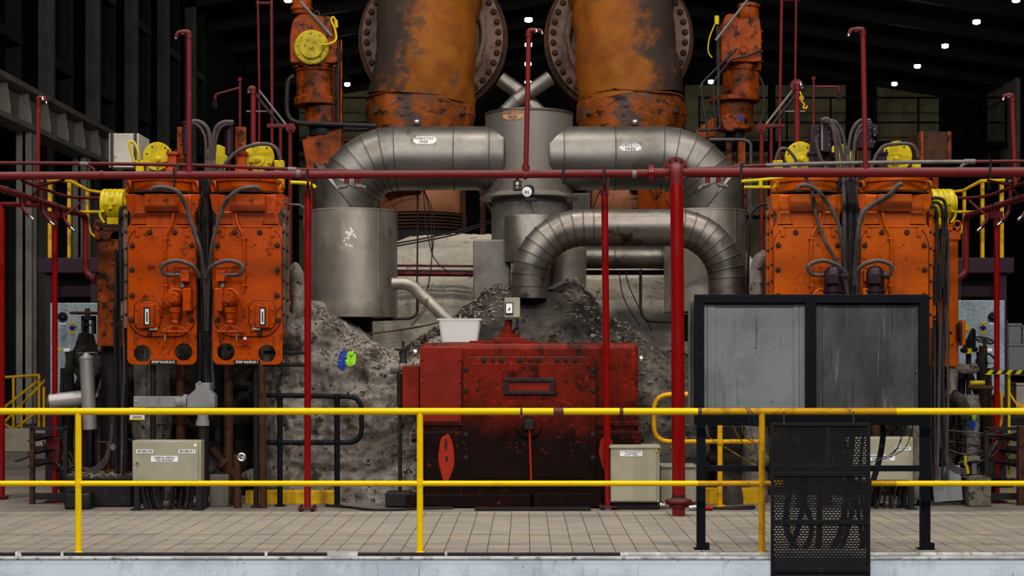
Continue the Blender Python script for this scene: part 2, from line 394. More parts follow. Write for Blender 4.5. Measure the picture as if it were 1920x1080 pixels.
insul = [mat('orange_brown_insulation_paint_' + n, rgb(126, 70, 6), [(rgb(96, 44, 8), 3.0, .4, .7, .7), (rgb(60, 52, 47), 3.2, .58, .68, .6), (rgb(30, 20, 14), 9, .66, .73, .85)], .7, bump=(16, .3, .02), patch=(rgb(38, 34, 32), sx, .28, off, .12, 1.25)) for n, sx, off in (('by_drum', -.75, .52), ('by_elbow', .75, .52))]
insul_lower = mat('cracked_orange_insulation', rgb(128, 60, 8), [(rgb(84, 42, 10), 3, .42, .64, .85), (rgb(64, 55, 50), 1.6, .54, .62, .9), (rgb(24, 16, 12), 6, .54, .64, .9, .5)], .65, bump=(14, .6, .03))
flange_brown = mat('grimy_brown_flange', rgb(116, 92, 78), [(rgb(60, 44, 36), 3, .4, .66, .8), (rgb(150, 128, 110), 12, .60, .72, .6)], .65, bump=(18, .3))
brown_bell = mat('pinkish_brown_casing', rgb(128, 80, 54), [(rgb(112, 66, 44), 3, .45, .7, .7), (rgb(60, 38, 28), 9, .60, .72, .7, 2.0)], .6, bump=(16, .2))
beige = mat('beige_cabinet_paint', rgb(158, 152, 132), [(rgb(132, 126, 108), 3, .45, .7, .5), (rgb(90, 82, 68), 16, .68, .74, .7)], .45, rvar=.1)
grey_plastic = mat('grey_conduit_plastic', rgb(126, 124, 124), [(rgb(94, 92, 92), 6, .5, .75, .6)], .5)
conc = mat('bare_concrete', rgb(150, 142, 126), [(rgb(118, 110, 96), 2.5, .42, .7, .7), (rgb(60, 54, 48), 9, .63, .72, .7)], .9, bump=(26, .3))
white_plastic = mat('white_tub_plastic', rgb(196, 193, 190), [(rgb(180, 172, 160), 10, .62, .75, .6)], .45, spec=.4)
label_white = mat('white_label', rgb(235, 235, 236), [], .5, rvar=0)
ink = mat('black_lettering', rgb(14, 14, 15), [], .6, rvar=0)
ink_blue = mat('navy_lettering', rgb(34, 44, 84), [], .6, rvar=0)
letter_pale = mat('pale_engraved_lettering', rgb(205, 200, 195), [], .6, rvar=0)
sticker = mat('worn_pale_sticker', rgb(205, 198, 190), [(rgb(160, 140, 120), 20, .5, .7, .6)], .6, rvar=0)
sticker_brown = mat('browned_sticker', rgb(172, 128, 92), [(rgb(120, 84, 60), 24, .5, .7, .6)], .6, rvar=0)
speckled = mat('spangled_galvanised_steel', rgb(150, 162, 168), [(rgb(88, 98, 108), 85, .52, .58, .7, 1.0, 1.5), (rgb(190, 200, 205), 110, .60, .66, .6, 1.0, 1.5)], .45, metal=.35, rvar=.1)
black_gloss = mat('black_gloss_knob', rgb(16, 16, 17), [], .25, rvar=0)
chrome = mat('dull_silver_metal', rgb(190, 188, 186), [(rgb(130, 126, 122), 5, .5, .75, .6)], .32, metal=.85)
glass_dark = mat('dark_gauge_glass', rgb(26, 36, 44), [], .12, rvar=0)
red_tag = mat('red_plastic_tag', rgb(150, 16, 20), [], .4, rvar=0)
blue_spray = mat('blue_spray_paint', rgb(18, 54, 126), [(rgb(14, 44, 100), 20, .5, .7, .6)], .8, rvar=0, bump=(24, .5, .02))
lime_spray = mat('lime_spray_paint', rgb(126, 178, 34), [(rgb(90, 130, 24), 22, .5, .7, .6)], .8, rvar=0, bump=(24, .5, .02))
tile_m = mat('quarry_floor_tile', rgb(150, 142, 130), [(rgb(132, 124, 115), 1.2, .45, .7, .6), (rgb(96, 84, 74), 16, .66, .74, .6)], .5, island=(rgb(168, 146, 118), .42, .4, rgb(130, 127, 122), .5), rvar=.12, bump=(30, .06))
curb_m = mat('pale_blue_painted_concrete', rgb(232, 243, 255), [(rgb(190, 202, 214), 2.2, .42, .66, .7), (rgb(84, 88, 92), 30, .61, .71, .65, 14.0), (rgb(96, 98, 100), 26, .64, .72, .6), (rgb(60, 60, 60), 60, .66, .72, .8), (rgb(150, 156, 162), 7, .56, .72, .5, 3.0)], .7, bump=(30, .35), rvar=.1)
curb_white = mat('white_painted_nosing', rgb(210, 206, 200), [(rgb(90, 82, 74), 14, .5, .66, .85), (rgb(150, 146, 140), 4, .45, .6, .7)], .6)
wall_dark = mat('dark_wall_sheeting', rgb(40, 38, 37), [(rgb(28, 27, 27), 1.0, .4, .7, .7)], .8, rvar=0)
roof_dark = mat('dark_roof_sheeting', rgb(34, 32, 31), [(rgb(24, 23, 23), .6, .4, .7, .7)], .85, rvar=0)
steel_pale = mat('grey_painted_steelwork', rgb(182, 174, 162), [(rgb(124, 117, 108), 1.2, .4, .7, .6), (rgb(70, 56, 46), 5, .66, .74, .6)], .6, rvar=0)
steel_mid = mat('mid_grey_steelwork', rgb(120, 114, 105), [(rgb(86, 81, 74), 1.2, .4, .7, .7)], .6, rvar=0)
steel_shade = mat('dark_grey_steelwork', rgb(56, 54, 54), [(rgb(40, 38, 38), 1.2, .4, .7, .6)], .6, rvar=0)
corr_m = mat('weathered_corrugated_sheet', rgb(214, 205, 160), [(rgb(100, 94, 74), .5, .4, .7, .7)], .7, rvar=0)
floor_back = mat('worn_deck_paving', rgb(122, 113, 104), [(rgb(90, 82, 76), .9, .4, .7, .8), (rgb(58, 50, 45), 5, .58, .7, .6)], .7, bump=(20, .1))
white_crate_m = mat('white_crate_plastic', rgb(112, 114, 115), [(rgb(80, 82, 84), 3, .5, .7, .5)], .5, rvar=0)
def emit(name, col, strength):
    m = bpy.data.materials.new(name); m.use_nodes = True; nt = m.node_tree; b = nt.nodes['Principled BSDF']
    b.inputs['Base Color'].default_value = (0.9, 0.9, 0.9, 1); b.inputs['Emission Color'].default_value = col; b.inputs['Emission Strength'].default_value = strength
    return m
lamp_glow = emit('lit_lamp_lens', (1.0, .97, .9, 1), 30.0)
# ---------------------------------------------------------------- the setting
TP = 0.162                                             # tile pitch
fl = MB()
fl.box(-12.4, 23, 11.75, 15.02, -0.55, -0.012); fl.box(-12.4, 23, 15.02, 80, -0.55, 0.0)
floor = fl.build('floor', floor_back, None, flat=True); tag(floor, kind='structure')
t0 = MB(); t0.box(-TP / 2 + .0038, TP / 2 - .0038, -TP / 2 + .0018, TP / 2 - .0018, -.013, 0)
tile0 = t0.build('tile', tile_m, floor, bevel=0)
tile_me = tile0.data; bpy.data.objects.remove(tile0)
rest = MB(); rnd = random.Random(3)
X0, Y0 = 0.03, 11.765
for r in range(20):
    for k in range(-44, 44):
        x = X0 + (k + .5) * TP; y = Y0 + (r + .5) * TP
        if r >= 18: y += .02                             # the wide joint across the deck
        dz = rnd.uniform(-.0012, .0012)
        if r < 6 and -25 <= k < 25:
            o = bpy.data.objects.new('tile', tile_me); COL.objects.link(o); o.parent = floor
            o.location = (x, y, dz); o.rotation_euler = (rnd.uniform(-.003, .003), rnd.uniform(-.003, .003), rnd.uniform(-.004, .004))
        else:
            h = TP / 2 - .0038; h2 = TP / 2 - .0018; rest.box(x - h, x + h, y - h2, y + h2, -.013, dz)
tag(rest.build('tile_paving', tile_m, floor, flat=True), kind='stuff')
# painted edge of the deck
cb = MB(); cb.box(-12.4, 23, 11.60, 11.755, -0.55, -.004)
tag(cb.build('trim_1', curb_m, None, flat=True), kind='structure')
nz = MB(); nz.box(-12.4, 23, 11.592, 11.64, -.018, 0.0)
tag(nz.build('trim_2', curb_white, None, bevel=.004), kind='structure')
e = MB(); e.tube([Vector((-8, 11.69, .012)), P(1163, 0, 11.69) * 1 - Vector((0, 0, P(1163, 0, 11.69).z - .012))], .013, 10)
tag(e.build('trim_3', dark_steel), kind='structure')
e = MB(); a = P(1163, 0, 11.69).x
e.tube([(a, 11.69, .012), (9, 11.69, .012)], .013, 10)
for px in (1255, 1172): e.tube([(P(px, 0, 11.69).x, 11.69, .012), (P(px + 9, 0, 11.69).x, 11.69, .012)], .017, 10)
for px in (30, 36, 115, 497, 834): e.box(P(px, 0, 11.69).x, P(px + 5, 0, 11.69).x, 11.672, 11.70, 0, .03)
e.box(P(614, 0, 11.69).x, P(671, 0, 11.69).x, 11.675, 11.705, .0, .03)
tag(e.build('trim_4', curb_white), kind='structure')

# shell of the hall
def slope(x): return 17.4 - abs(x - 5.3) * .16
ce = MB()
ce.prism([(-12.5, slope(-12.5)), (5.3, slope(5.3)), (22.8, slope(22.8)), (22.8, slope(22.8) + .2), (5.3, slope(5.3) + .2), (-12.5, slope(-12.5) + .2)], -12, 80)
ceiling = ce.build('ceiling', roof_dark, None, flat=True); tag(ceiling, kind='structure')
for k in range(9):
    y = 44.3 + 4.3 * k
    rb = MB(); d = .55
    rb.prism([(-12.4, slope(-12.4) - d), (5.3, slope(5.3) - d), (22.6, slope(22.6) - d), (22.6, slope(22.6)), (5.3, slope(5.3)), (-12.4, slope(-12.4))], y, y + .25)
    rb.build('roof_beam', steel_shade, ceiling, flat=True)
wl = MB(); wl.box(-12.7, -12.45, 12, 80, 0, 15)
wall_left = wl.build('wall_left', wall_dark, None, flat=True); tag(wall_left, kind='structure')
wr = MB(); wr.box(22.6, 22.85, 12, 80, 0, 15)
wall_right = wr.build('wall_right', wall_dark, None, flat=True); tag(wall_right, kind='structure')
wp = MB(); wp.box(22.4, 22.6, 72.5, 77, 9.5, 14.2); wp.build('panel', steel_pale, wall_right, flat=True)  # pale colour stands for the lit stretch of this wall
wb = MB(); wb.box(-12.7, 22.85, 79.2, 79.5, 0, 17.6)
wall_back = wb.build('wall_back', wall_dark, None, flat=True); tag(wall_back, kind='structure')
def corrugated(x0, x1, z0, z1, y, pitch=.16, d=.045):
    b = MB(); n = int((x1 - x0) / pitch)
    prof = [(0, 0), (.3, 0), (.5, 1), (.8, 1)]
    pts = [(x0 + (i + u) * pitch, y - w * d) for i in range(n) for u, w in prof]
    vs = [(x, yy, z0) for x, yy in pts] + [(x, yy, z1) for x, yy in pts]; m = len(pts)
    b.add(vs, [(i, i + 1, m + i + 1, m + i) for i in range(m - 1)])
    return b
for px0, px1 in ((560, 700), (1285, 1445), (1455, 1592), (1624, 1765)):
    x0, x1 = P(px0, 0, 79).x, P(px1, 0, 79).x
    corrugated(x0, x1, 8.5, 15.0, 79.15).build('corrugated_panel', corr_m, wall_back, flat=True)
    corrugated(x0, x1, 1.0, 8.3, 79.15).build('corrugated_panel', corr_m, wall_back, flat=True)
for k in range(8):                                       # built-up columns of the side wall
    y = 27.1 + 4.3 * k
    c = MB(); c.box(-12.3, -11.9, y, y + .14, 0, 14.4); c.build('column_post', steel_mid, wall_left, flat=True)
    c = MB(); c.box(-12.3, -11.95, y + 1.75, y + 1.9, 0, 14.4); c.build('column_post', steel_shade, wall_left, flat=True)
    c = MB(); c.box(-12.3, -12.2, y + .22, y + 1.0, .2, 14.3); c.build('wall_panel', steel_shade, wall_left, flat=True)
    for z in (5.2, 8.8, 11.6):
        c = MB(); c.box(-12.3, -11.9, y + .2, y + 1.76, z, z + .25); c.build('wall_rail', steel_shade, wall_left, flat=True)
# crane girder with stiffeners along the side wall
g = thing('crane_girder', 'pale grey riveted crane girder running along the dark side wall', 'girder', (-11, 30, 6.4))
b = MB(); b.box(-11.02, -10.98, 18, 62, 6.5, 7.2); b.build('web', steel_pale, g, flat=True)
b = MB(); b.box(-11.2, -10.7, 18, 62, 7.2, 7.32); b.build('flange', steel_pale, g, flat=True)
b = MB(); b.box(-11.2, -10.7, 18, 62, 6.38, 6.5); b.build('flange', steel_pale, g, flat=True)
st = None
for k in range(30):
    if st is None:
        b = MB(); b.prism([(-10.98, 6.5), (-10.72, 6.5), (-10.72, 6.7), (-10.8, 7.2), (-10.98, 7.2)], 19.0, 19.05); st = b.build('stiffener', steel_pale, g, flat=True)
    else:
        o = bpy.data.objects.new('stiffener', st.data); COL.objects.link(o); o.parent = g; o.location = (0, 1.4 * k, 0)
for y, lab in ((34.6, 'pale grey steel column holding up the near end of the crane girder'), (38.9, 'pale grey steel column under the crane girder, second from its near end'), (49.5, 'slender grey steel column under the crane girder beside the grey-topped tall box')):
    b = MB(); b.box(-11.12, -10.78, y, y + .1, 0, 6.38); b.box(-10.98, -10.92, y, y + .35, 0, 6.38); b.box(-11.12, -10.78, y + .3, y + .4, 0, 6.38)
    top(b, 'steel_column', steel_pale, lab, 'column', (-10.95, y, 0), flat=True)
# gantry along the back wall
g = thing('back_gantry', 'dark walkway with handrails high along the far corrugated wall', 'walkway', (0, 74, 0))
for x0, x1 in ((-11.5, -7.0), (8.0, 22.3)):
    b = MB(); b.box(x0, x1, 73.5, 75.5, 11.2, 11.45); b.build('deck', wall_dark, g, flat=True)
    for z in (12.35, 13.5):
        b = MB(); b.box(x0, x1, 73.5, 73.56, z - .09, z); b.build('rail', dark_steel, g, flat=True)
    n = int((x1 - x0) / 1.9)
    for i in range(n + 1):
        x = x0 + (x1 - x0 - .08) * i / n
        b = MB(); b.box(x, x + .08, 73.5, 73.58, 11.4, 13.5); b.build('post', dark_steel, g, flat=True)
    for x in (x0 + .2, x1 - .5):
        b = MB(); b.box(x, x + .3, 74, 74.3, 0, 11.2); b.build('leg', wall_dark, g, flat=True)
for x in (-10.0, 16.4):
    b = MB(); b.box(x, x + .9, 78.2, 78.9, 0, 15.5); b.build('column_post', wall_dark, wall_back, flat=True)
# lit lamps under the roof
def hall_lamp(px, py, d, lab, big=1.0):
    p = P(px, py, d)
    g = thing('ceiling_lamp', lab, 'lamp', p, 'lit lamps under the roof')
    r = .135 * big
    b = MB(); b.lathe(p, [(r * .5, .34), (r * 1.05, .12), (r * 1.05, .07)], 'z', 14); b.build('housing', dark_steel, g)
    b = MB(); b.lathe(p, [(r, .08), (r, -.03), (r * .6, -.06)], 'z', 14); b.build('lens', lamp_glow, g)
    b = MB(); b.cyl(p + Vector((0, 0, .3)), Vector((p.x, p.y, slope(p.x) - .1)), .012, 6); b.build('hanger_rod', dark_steel, g)
for i, (px, py, d) in enumerate(((991, 38, 57.), (991, 85, 61.2), (990, 121, 65.2), (990, 155, 69.6))):
    hall_lamp(px, py, d, ('small lit lamp hanging above the elbow of the central red standpipe', 'lit lamp half hidden behind the central red standpipe, highest of three', 'lit lamp half hidden behind the central red standpipe, middle of three', 'lit lamp half hidden behind the central red standpipe, lowest of three')[i])
for i, (px, py, d) in enumerate(((1905, 1, 53.), (1831, 42, 57.), (1772, 87, 61.2), (1720, 125, 65.2), (1677, 158, 69.6))):
    hall_lamp(px, py, d, ('lit lamp at the top corner above the hooked red standpipe', 'lit lamp second from the top in the slanting row of lamps', 'lit lamp in the middle of the slanting row of lamps', 'lit lamp second from the bottom in the slanting row of lamps', 'lit lamp lowest in the slanting row of lamps')[i], .95)
for i, (px, py, d) in enumerate(((540, 1, 53.5), (627, 127, 65.2), (651, 159, 69.6), (1333, 154, 69.6))):
    hall_lamp(px, py, d, ('lit lamp at the top edge over the orange servo tower with yellow disc', 'lit lamp just beside the dark rods of the orange servo tower', 'lit lamp low between orange servo tower and insulated bend', 'lit lamp seen through the bent black tubes of the other servo tower')[i], .95)
# pale kerb and yellow stair rail beyond the machine
b = MB(); b.box(-11.5, -7.0, 24.3, 24.6, 0, .36)
top(b, 'low_kerb', conc, 'low pale concrete kerb behind the yellow stair handrail', 'kerb', (-9, 24.4, 0), bevel=.02)
g = thing('stair_handrail', 'distant yellow stair handrail of slanting tubes beside the dark columns', 'handrail', P(45, 845, 24.9) * 1)
yy = 25.0
for pts in ([(0, 708), (74, 703)], [(0, 770), (70, 715)], [(0, 800), (85, 712)], [(20, 810), (72, 770)], [(0, 790), (35, 812)]):
    b = MB(); b.ptube([(a, c) for a, c in pts], yy, 2.6, 8); b.build('rail', yellow_dark, g)
for px, y0 in ((25, 706), (40, 760), (73, 703), (82, 725)):
    b = MB(); q = P(px, y0, yy); b.tube([q, (q.x, q.y, 0)], 2.6 * yy / F, 8); b.build('post', yellow_dark, g)

# ---------------------------------------------------------------- yellow railing along the deck edge
RY = 11.86
def px_x(px, y): return (px - CX) * y / F
rail = thing('deck_railing', 'bright yellow tubular railing along the front edge of the deck', 'railing', (0, RY, 0))
zt, zm = P(0, 771.5, RY).z, P(0, 906.5, RY).z
rr = 6.6 * RY / F
xa, xb, xc = -4.6, px_x(1309, RY), px_x(1680, RY)
b = MB(); b.tube([(xa, RY, zt + .0), (xb, RY, zt)], rr, 14); b.build('top_rail', yellow, rail)
b = MB(); b.tube([(xb, RY, zt), (xc, RY, zt)], rr, 14); o = b.build('top_rail', yellow_worn, rail); tag(o, 'worn rusty stretch of the top rail')
b = MB(); b.tube([(xc, RY, zt), (4.6, RY, zt)], rr, 14); b.build('top_rail', yellow, rail)
rm = 5.2 * RY / F
for p0, p1 in ((1036, 1058), (1161, 1169), (975, 980), (1308, 1316)):
    b = MB(); n_ = 9
    b.tube([(px_x(p0 + (p1 - p0) * i / n_, RY), RY, zt) for i in range(n_ + 1)], [rr * (1.012 if 0 < i < n_ else .985) for i in range(n_ + 1)], 14); tag(b.build('bare_patch', bare_rail, rail), 'bare rusty patch on the top rail')
b = MB(); b.tube([(xa, RY, zm), (xb, RY, zm)], rm, 14); b.build('mid_rail', yellow, rail)
for p0, p1 in ((xb, px_x(1468, RY)), (px_x(1634, RY), xc)):
    b = MB(); b.tube([(p0, RY, zm), (p1, RY, zm)], rm, 14); tag(b.build('mid_rail', yellow_worn, rail), 'worn rusty stretch of the mid rail')
b = MB(); b.tube([(xc, RY, zm), (4.6, RY, zm)], rm, 14); b.build('mid_rail', yellow, rail)
for i, px in enumerate((147, 787.5, 1428.5)):
    x = px_x(px, RY)
    b = MB(); b.tube([(x, RY, -.01), (x, RY, zm)], rm * 1.15, 14); b.tube([(x, RY, zm), (x, RY, zt)], rm * 1.15, 14)
    for z in (zm,): b.lathe((x, RY, z), [(rm * 1.2, -.03), (rm * 1.32, -.012), (rm * 1.32, .012), (rm * 1.2, .03)], 'z', 14)
    b.lathe((x, RY, 0), [(rm * 1.6, -.01), (rm * 1.6, .004), (rm * 1.2, .012)], 'z', 14)
    b.build('post', yellow_worn if i == 2 else yellow, rail)

# ---------------------------------------------------------------- black framed screen standing behind the railing
SY = 12.05
scr = thing('framed_screen', 'tall black steel framed screen with two grey sheet panels behind the yellow railing', 'screen', (px_x(1525, SY), SY, 0))
def fbar(x0, x1, y0, y1, d=.06, dy=0, n='frame_bar', m=screen_black, par=None):
    b = MB(); b.pbox(x0, x1, y0, y1, SY + dy, d); return b.build(n, m, par or scr, bevel=.004)
fbar(1303, 1743, 552, 568, .07)
fbar(1303, 1320, 568, 797, .07); fbar(1724, 1743, 568, 797, .07); fbar(1511, 1530, 568, 790, .07)
fbar(1303.5, 1742.5, 776, 797.5, .07, -.003)
def leg(x0, x1):
    a = P(x0, 797, SY); c = P(x1, 797, SY)
    b = MB(); b.box(a.x, c.x, SY, SY + .06, 0.006, a.z); b.build('leg', screen_black, scr, bevel=.004)
    b = MB(); b.box(a.x - .02, c.x + .03, SY - .02, SY + .09, 0, .008); b.box(c.x, c.x + .03, SY, SY + .05, 0, .05); b.build('foot_plate', screen_black, scr)
leg(1307, 1323); leg(1727, 1745)
fbar(1323, 1728, 873, 884, .04, .01, 'cross_bar')
b = MB(); b.pbox(1320, 1512, 566, 778, SY + .05, .004); b.build('sheet_panel', sheet_light, scr)
b = MB(); b.pbox(1529, 1725, 566, 778, SY + .05, .004); b.build('sheet_panel', sheet_dark, scr)
for x0, x1, m in ((1320, 1326, sheet_light), (1327, 1341, sheet_light), (1488, 1498, sheet_light), (1500, 1510, sheet_light), (1530, 1541, sheet_dark), (1543, 1551, sheet_dark), (1716, 1723, sheet_dark)):
    b = MB(); b.pbox(x0, x1, 568, 777, SY + .042, .008); b.build('sheet_strip', m, scr, bevel=.002)
for x0, x1 in ((1291, 1294), (1301, 1304)):
    b = MB(); b.pbox(x0, x1, 565, 777, SY + .07, .05); b.build('side_channel', steel_grey, scr)
b = MB(); b.pbox(1291, 1304, 565, 777, SY + .115, .006); b.build('side_channel', steel_grey, scr)
for px, py in ((1326, 559), (1714, 557), (1508, 560), (1716, 700)):
    bolt(scr, px, py, SY, 1.6, screen_black)

# perforated panel hung in front of the railing
PY = 11.575
pan = thing('perforated_panel', 'black perforated sheet panel hung over the deck edge in front of the railing', 'panel', (px_x(1539, PY), PY, -.3))
def perforated(px0, px1, py0, py1, y, t):
    """sheet with staggered rows of slots, real openings"""
    b = MB(); s = y / F; pw, ph, sw, sh = 7.15, 4.72, 4.9, 1.75
    x0, x1 = P(px0, 0, y).x, P(px1, 0, y).x; zt_ = P(0, py0, y).z
    rows = int((py1 - py0) / ph)
    for r in range(rows):
        z1 = zt_ - r * ph * s; z0 = z1 - ph * s; zc = (z0 + z1) / 2; h = sh * s / 2
        off = (r % 2) * pw * s / 2
        xs = [x0]
        k = 0
        while True:
            a = x0 + off + (k * pw + 1.0) * s; c = a + sw * s
            if c > x1 - .5 * s: break
            xs += [a, c]; k += 1
        xs.append(x1)
        n = len(xs)
        zs = [z0, zc - h, zc + h, z1]
        vs = [(x, y, z) for z in zs for x in xs]
        fs = []
        for j in range(3):
            for i in range(n - 1):
                if j == 1 and i % 2 == 1: continue
                fs.append((j * n + i, j * n + i + 1, (j + 1) * n + i + 1, (j + 1) * n + i))
        b.add(vs, fs)
    return b
for y0, y1 in ((797, 886), (892, 976), (983, 1066), (1073, 1150)):
    o = perforated(1449, 1629, y0 - 2, y1 + 3, PY + .012, .002).build('perforated_sheet', perf_black, pan, flat=True)
    sm = o.modifiers.new('gauge', 'SOLIDIFY'); sm.thickness = .002
for x0, x1 in ((1446, 1451), (1626, 1632)):
    b = MB(); b.pbox(x0, x1, 793, 1160, PY, .03); b.build('edge_bar', perf_black, pan, bevel=.002)
for y0, y1 in ((793, 799), (885, 893), (975, 984), (1065, 1074), (1150, 1160)):
    b = MB(); b.pbox(1451, 1626, y0, y1, PY, .025); b.build('cross_bar', perf_black, pan, bevel=.002)
b = MB(); b.ptube([(1470, 797, PY + .03), (1470, 772, RY - .02)], PY, 1.5, 6); b.ptube([(1600, 797, PY + .03), (1600, 772, RY - .02)], PY, 1.5, 6); b.build('hanging_hook', dark_steel, pan)

# hoses that drop from the screen behind the perforated panel, and thin cables on the screen
def hose(name, label, cat, pts, y, r, m, group=None, n=8, sm=6):
    b = MB(); b.ptube(pts, y, r, n, sm=sm)
    q = P(pts[-1][0], pts[-1][1], pts[-1][2] if len(pts[-1]) > 2 else y)
    return top(b, name, m, label, cat, q, group)
HG = 'black hoses hanging from the framed screen'
LB = 'black hose behind the perforated panel, %s from the worn railing post'
nth = iter('first second third fifth seventh sixth fourth eighth'.split())
for pts, r in (([(1478, 797), (1484, 880), (1474, 985), (1500, 1040, 12.2)], 6), ([(1500, 797), (1512, 900), (1496, 990), (1478, 1040)], 5), ([(1510, 797), (1500, 900), (1522, 990), (1504, 1038)], 5), ([(1545, 797), (1538, 900), (1536, 1000), (1533, 1039)], 6),
               ([(1600, 797), (1590, 900), (1578, 990), (1556, 1038)], 6), ([(1575, 797), (1600, 900), (1612, 980), (1618, 1038)], 4), ([(1560, 797), (1598, 920), (1590, 990), (1572, 1037)], 5), ([(1620, 797), (1612, 900), (1622, 985), (1608, 1037)], 3)):
    q = [(p[0], p[1], SY + .14) for p in pts]
    hose('hanging_hose', LB % next(nth), 'hose', q, SY + .14, r, rubber, HG)
hose('drain_hose', 'thick black hose from the screen curving down past the beige box', 'hose', [(1655, 795), (1655, 825), (1648, 865), (1636, 905), (1628, 935, 12.2), (1622, 1037, 12.1)], 12.25, 5.6, rubber)
CG = 'thin cables sagging under the screen'
hose('thin_cable', 'thin brown cable sagging low under the screen by the code label', 'cable', [(1712, 797), (1700, 835), (1680, 852), (1650, 862), (1632, 866)], 12.2, .9, rubber_grey, CG)
hose('thin_cable', 'thin black cable under the screen crossing the beige box cover', 'cable', [(1697, 797), (1690, 825), (1672, 850), (1640, 862)], 12.22, .8, rubber, CG)
hose('thin_cable', 'thin black cable hanging steeply in front of the beige box', 'cable', [(1693, 797), (1685, 835), (1668, 856), (1640, 865)], 12.24, .8, rubber, CG)
hose('earth_wire', 'yellow green wire sagging under the screen beside the big red standpipe', 'wire', [(1320, 795, 12.1), (1330, 818), (1342, 829), (1362, 840), (1392, 858), (1424, 877)], 12.3, .8, yellow_mach)
hose('earth_wire', 'thick yellow wire curving under the pale screen panel', 'wire', [(1374, 795, 12.1), (1384, 818), (1400, 836), (1421, 848), (1440, 858)], 12.32, 1.2, yellow_mach)
hose('earth_wire', 'short yellow wire under the screen next to the railing post', 'wire', [(1391, 795, 12.1), (1394, 812), (1402, 823), (1412, 828)], 12.3, 1.2, yellow_dark)
hose('blue_cord', 'thin blue cord knotted over the worn top rail', 'cord', [(1396, 764, RY - .035), (1403, 770, RY - .035), (1405, 790, RY), (1412, 825, RY + .03), (1420, 850, RY + .06), (1421, 878, RY + .06)], RY, .7, blue_spray)
hose('blue_cord', 'short frayed blue cord end beside the railing post', 'cord', [(1404, 765, RY - .035), (1410, 774, RY - .035), (1414, 788, RY), (1419, 797, RY)], RY, .7, blue_spray)
# ---------------------------------------------------------------- red fire water pipes
MY = 14.75
mainp = thing('fire_main', 'long horizontal red water main crossing the machine at head height', 'pipe', P(986, 327, MY))
b = MB(); b.ptube([(-60, 330), (300, 328.5), (620, 327.5), (985, 326.5), (1218, 325)], MY, 7.6, 16); b.build('main_pipe', red_dusty, mainp)
b = MB(); b.ptube([(1278, 323.5), (1600, 323.3), (1990, 322.5)], MY, 9.2, 16); b.build('main_pipe', red_dusty, mainp)
b = MB(); b.ptube([(1216, 324.5), (1219.4, 324.5)], MY, 15.5, 18); b.ptube([(1220.4, 324.5), (1224, 324.5)], MY, 15.5, 18); b.build('pipe_flange', red, mainp)
b = MB(); b.ptube([(1224, 324.5), (1233, 324.5), (1246, 324), (1258, 323.5)], MY, 9, 16); b.build('reducer', red_dusty, mainp)
for px in (191, 355, 583, 985, 1385, 1797):
    b = MB(); yy = 328 if px < 1200 else 323
    b.ptube([(px - 3, yy), (px + 3, yy)], MY, 8.4 if px < 1200 else 10, 16); b.build('pipe_collar', red_dusty, mainp)
for px, m in ((560, steel_grey), (1189, steel_grey)):
    b = MB(); b.ptube([(px - 4, 326.5), (px + 4, 326.5)], MY, 8.5, 16); b.build('patch_clamp', m, mainp)
for px, y0, y1 in ((327, 314, 350), (577, 318, 338), (1057, 316, 345), (1134, 316, 345), (1391, 310, 336), (1858, 300, 334)):
    b = MB(); b.ptube([(px - 1, y0, MY - .05), (px - 1, y1, MY - .05)], MY, 2.0, 8); b.ptube([(px, y0, MY - .05), (px, y0, MY + .06), (px, y1, MY + .06), (px, y1, MY - .05)], MY, 1.6, 6, rnd=3); b.build('pipe_clamp', dark_steel, mainp)
for px, s, yy in ((650, -1, 335), (669, 1, 335), (1327, -1, 333), (1347, 1, 333)):
    b = MB(); b.ptube([(px, yy, MY), (px, yy + 9, MY)], MY, 4.6, 12); n_ = b.build('nozzle_boss', red_dusty, mainp)
    b = MB(); b.ptube([(px, yy + 8, MY), (px, yy + 14, MY), (px + 10 * s, yy + 15, MY), (px + 17 * s, yy + (22 if px in (1327,) else 17), MY)], MY, 4.0, 10, rnd=5)
    b.ptube([(px + 7 * s, yy + 14.5, MY), (px + 9 * s, yy + 15, MY)], MY, 5, 10); b.build('spray_nozzle', steel_grey, n_)

# the big standpipe with its flanged elbow and coupling
SPY = 14.62
g = thing('main_standpipe', 'thick bright red standpipe with a flanged elbow at its top', 'pipe', P(1272, 966, SPY))
b = MB(); b.ptube([(1272.5, 966), (1271, 640), (1268.5, 345)], SPY, 12.4, 24); b.build('riser', red, g)
b = MB(); q = [P(1268.5, 345, SPY), P(1267.5, 317, SPY), P(1267, 317, MY + .02)]; b.tube(rounded(q, .06, 8), 12.2 * SPY / F, 24); b.build('elbow', red_dusty, g)
b = MB(); b.lathe(P(1267, 318, SPY + .1), [(24 * SPY / F, 0), (24 * SPY / F, .022)], 'y', 32); b.lathe(P(1267, 318, SPY + .13), [(24 * SPY / F, 0), (24 * SPY / F, .022)], 'y', 32); fo = b.build('elbow_flange', red_dusty, g)
for k in range(10):
    a = 2 * PI * (k + .5) / 10; bolt(fo, 1267 + 18.5 * math.cos(a), 318 + 18.5 * math.sin(a), SPY + .1, 2.4, dark_steel)
b = MB(); c = P(1272.4, 942, SPY); s = SPY / F
b.lathe(c, [(13 * s, 14 * s), (13.4 * s, 11 * s)], 'z', 28); b.build('tape_band', dark_steel, g)
b = MB(); b.lathe(c, [(13 * s, 9 * s), (20 * s, 6 * s), (22.5 * s, 3 * s), (22.5 * s, -1 * s), (18 * s, -4 * s), (19 * s, -8 * s), (13 * s, -10 * s)], 'z', 28)
for sx in (-1, 1): b.box(c.x + sx * 21 * s - .018, c.x + sx * 21 * s + .018, c.y - .03, c.y + .03, c.z - .02, c.z + .025)
b.build('coupling', red_dark, g)
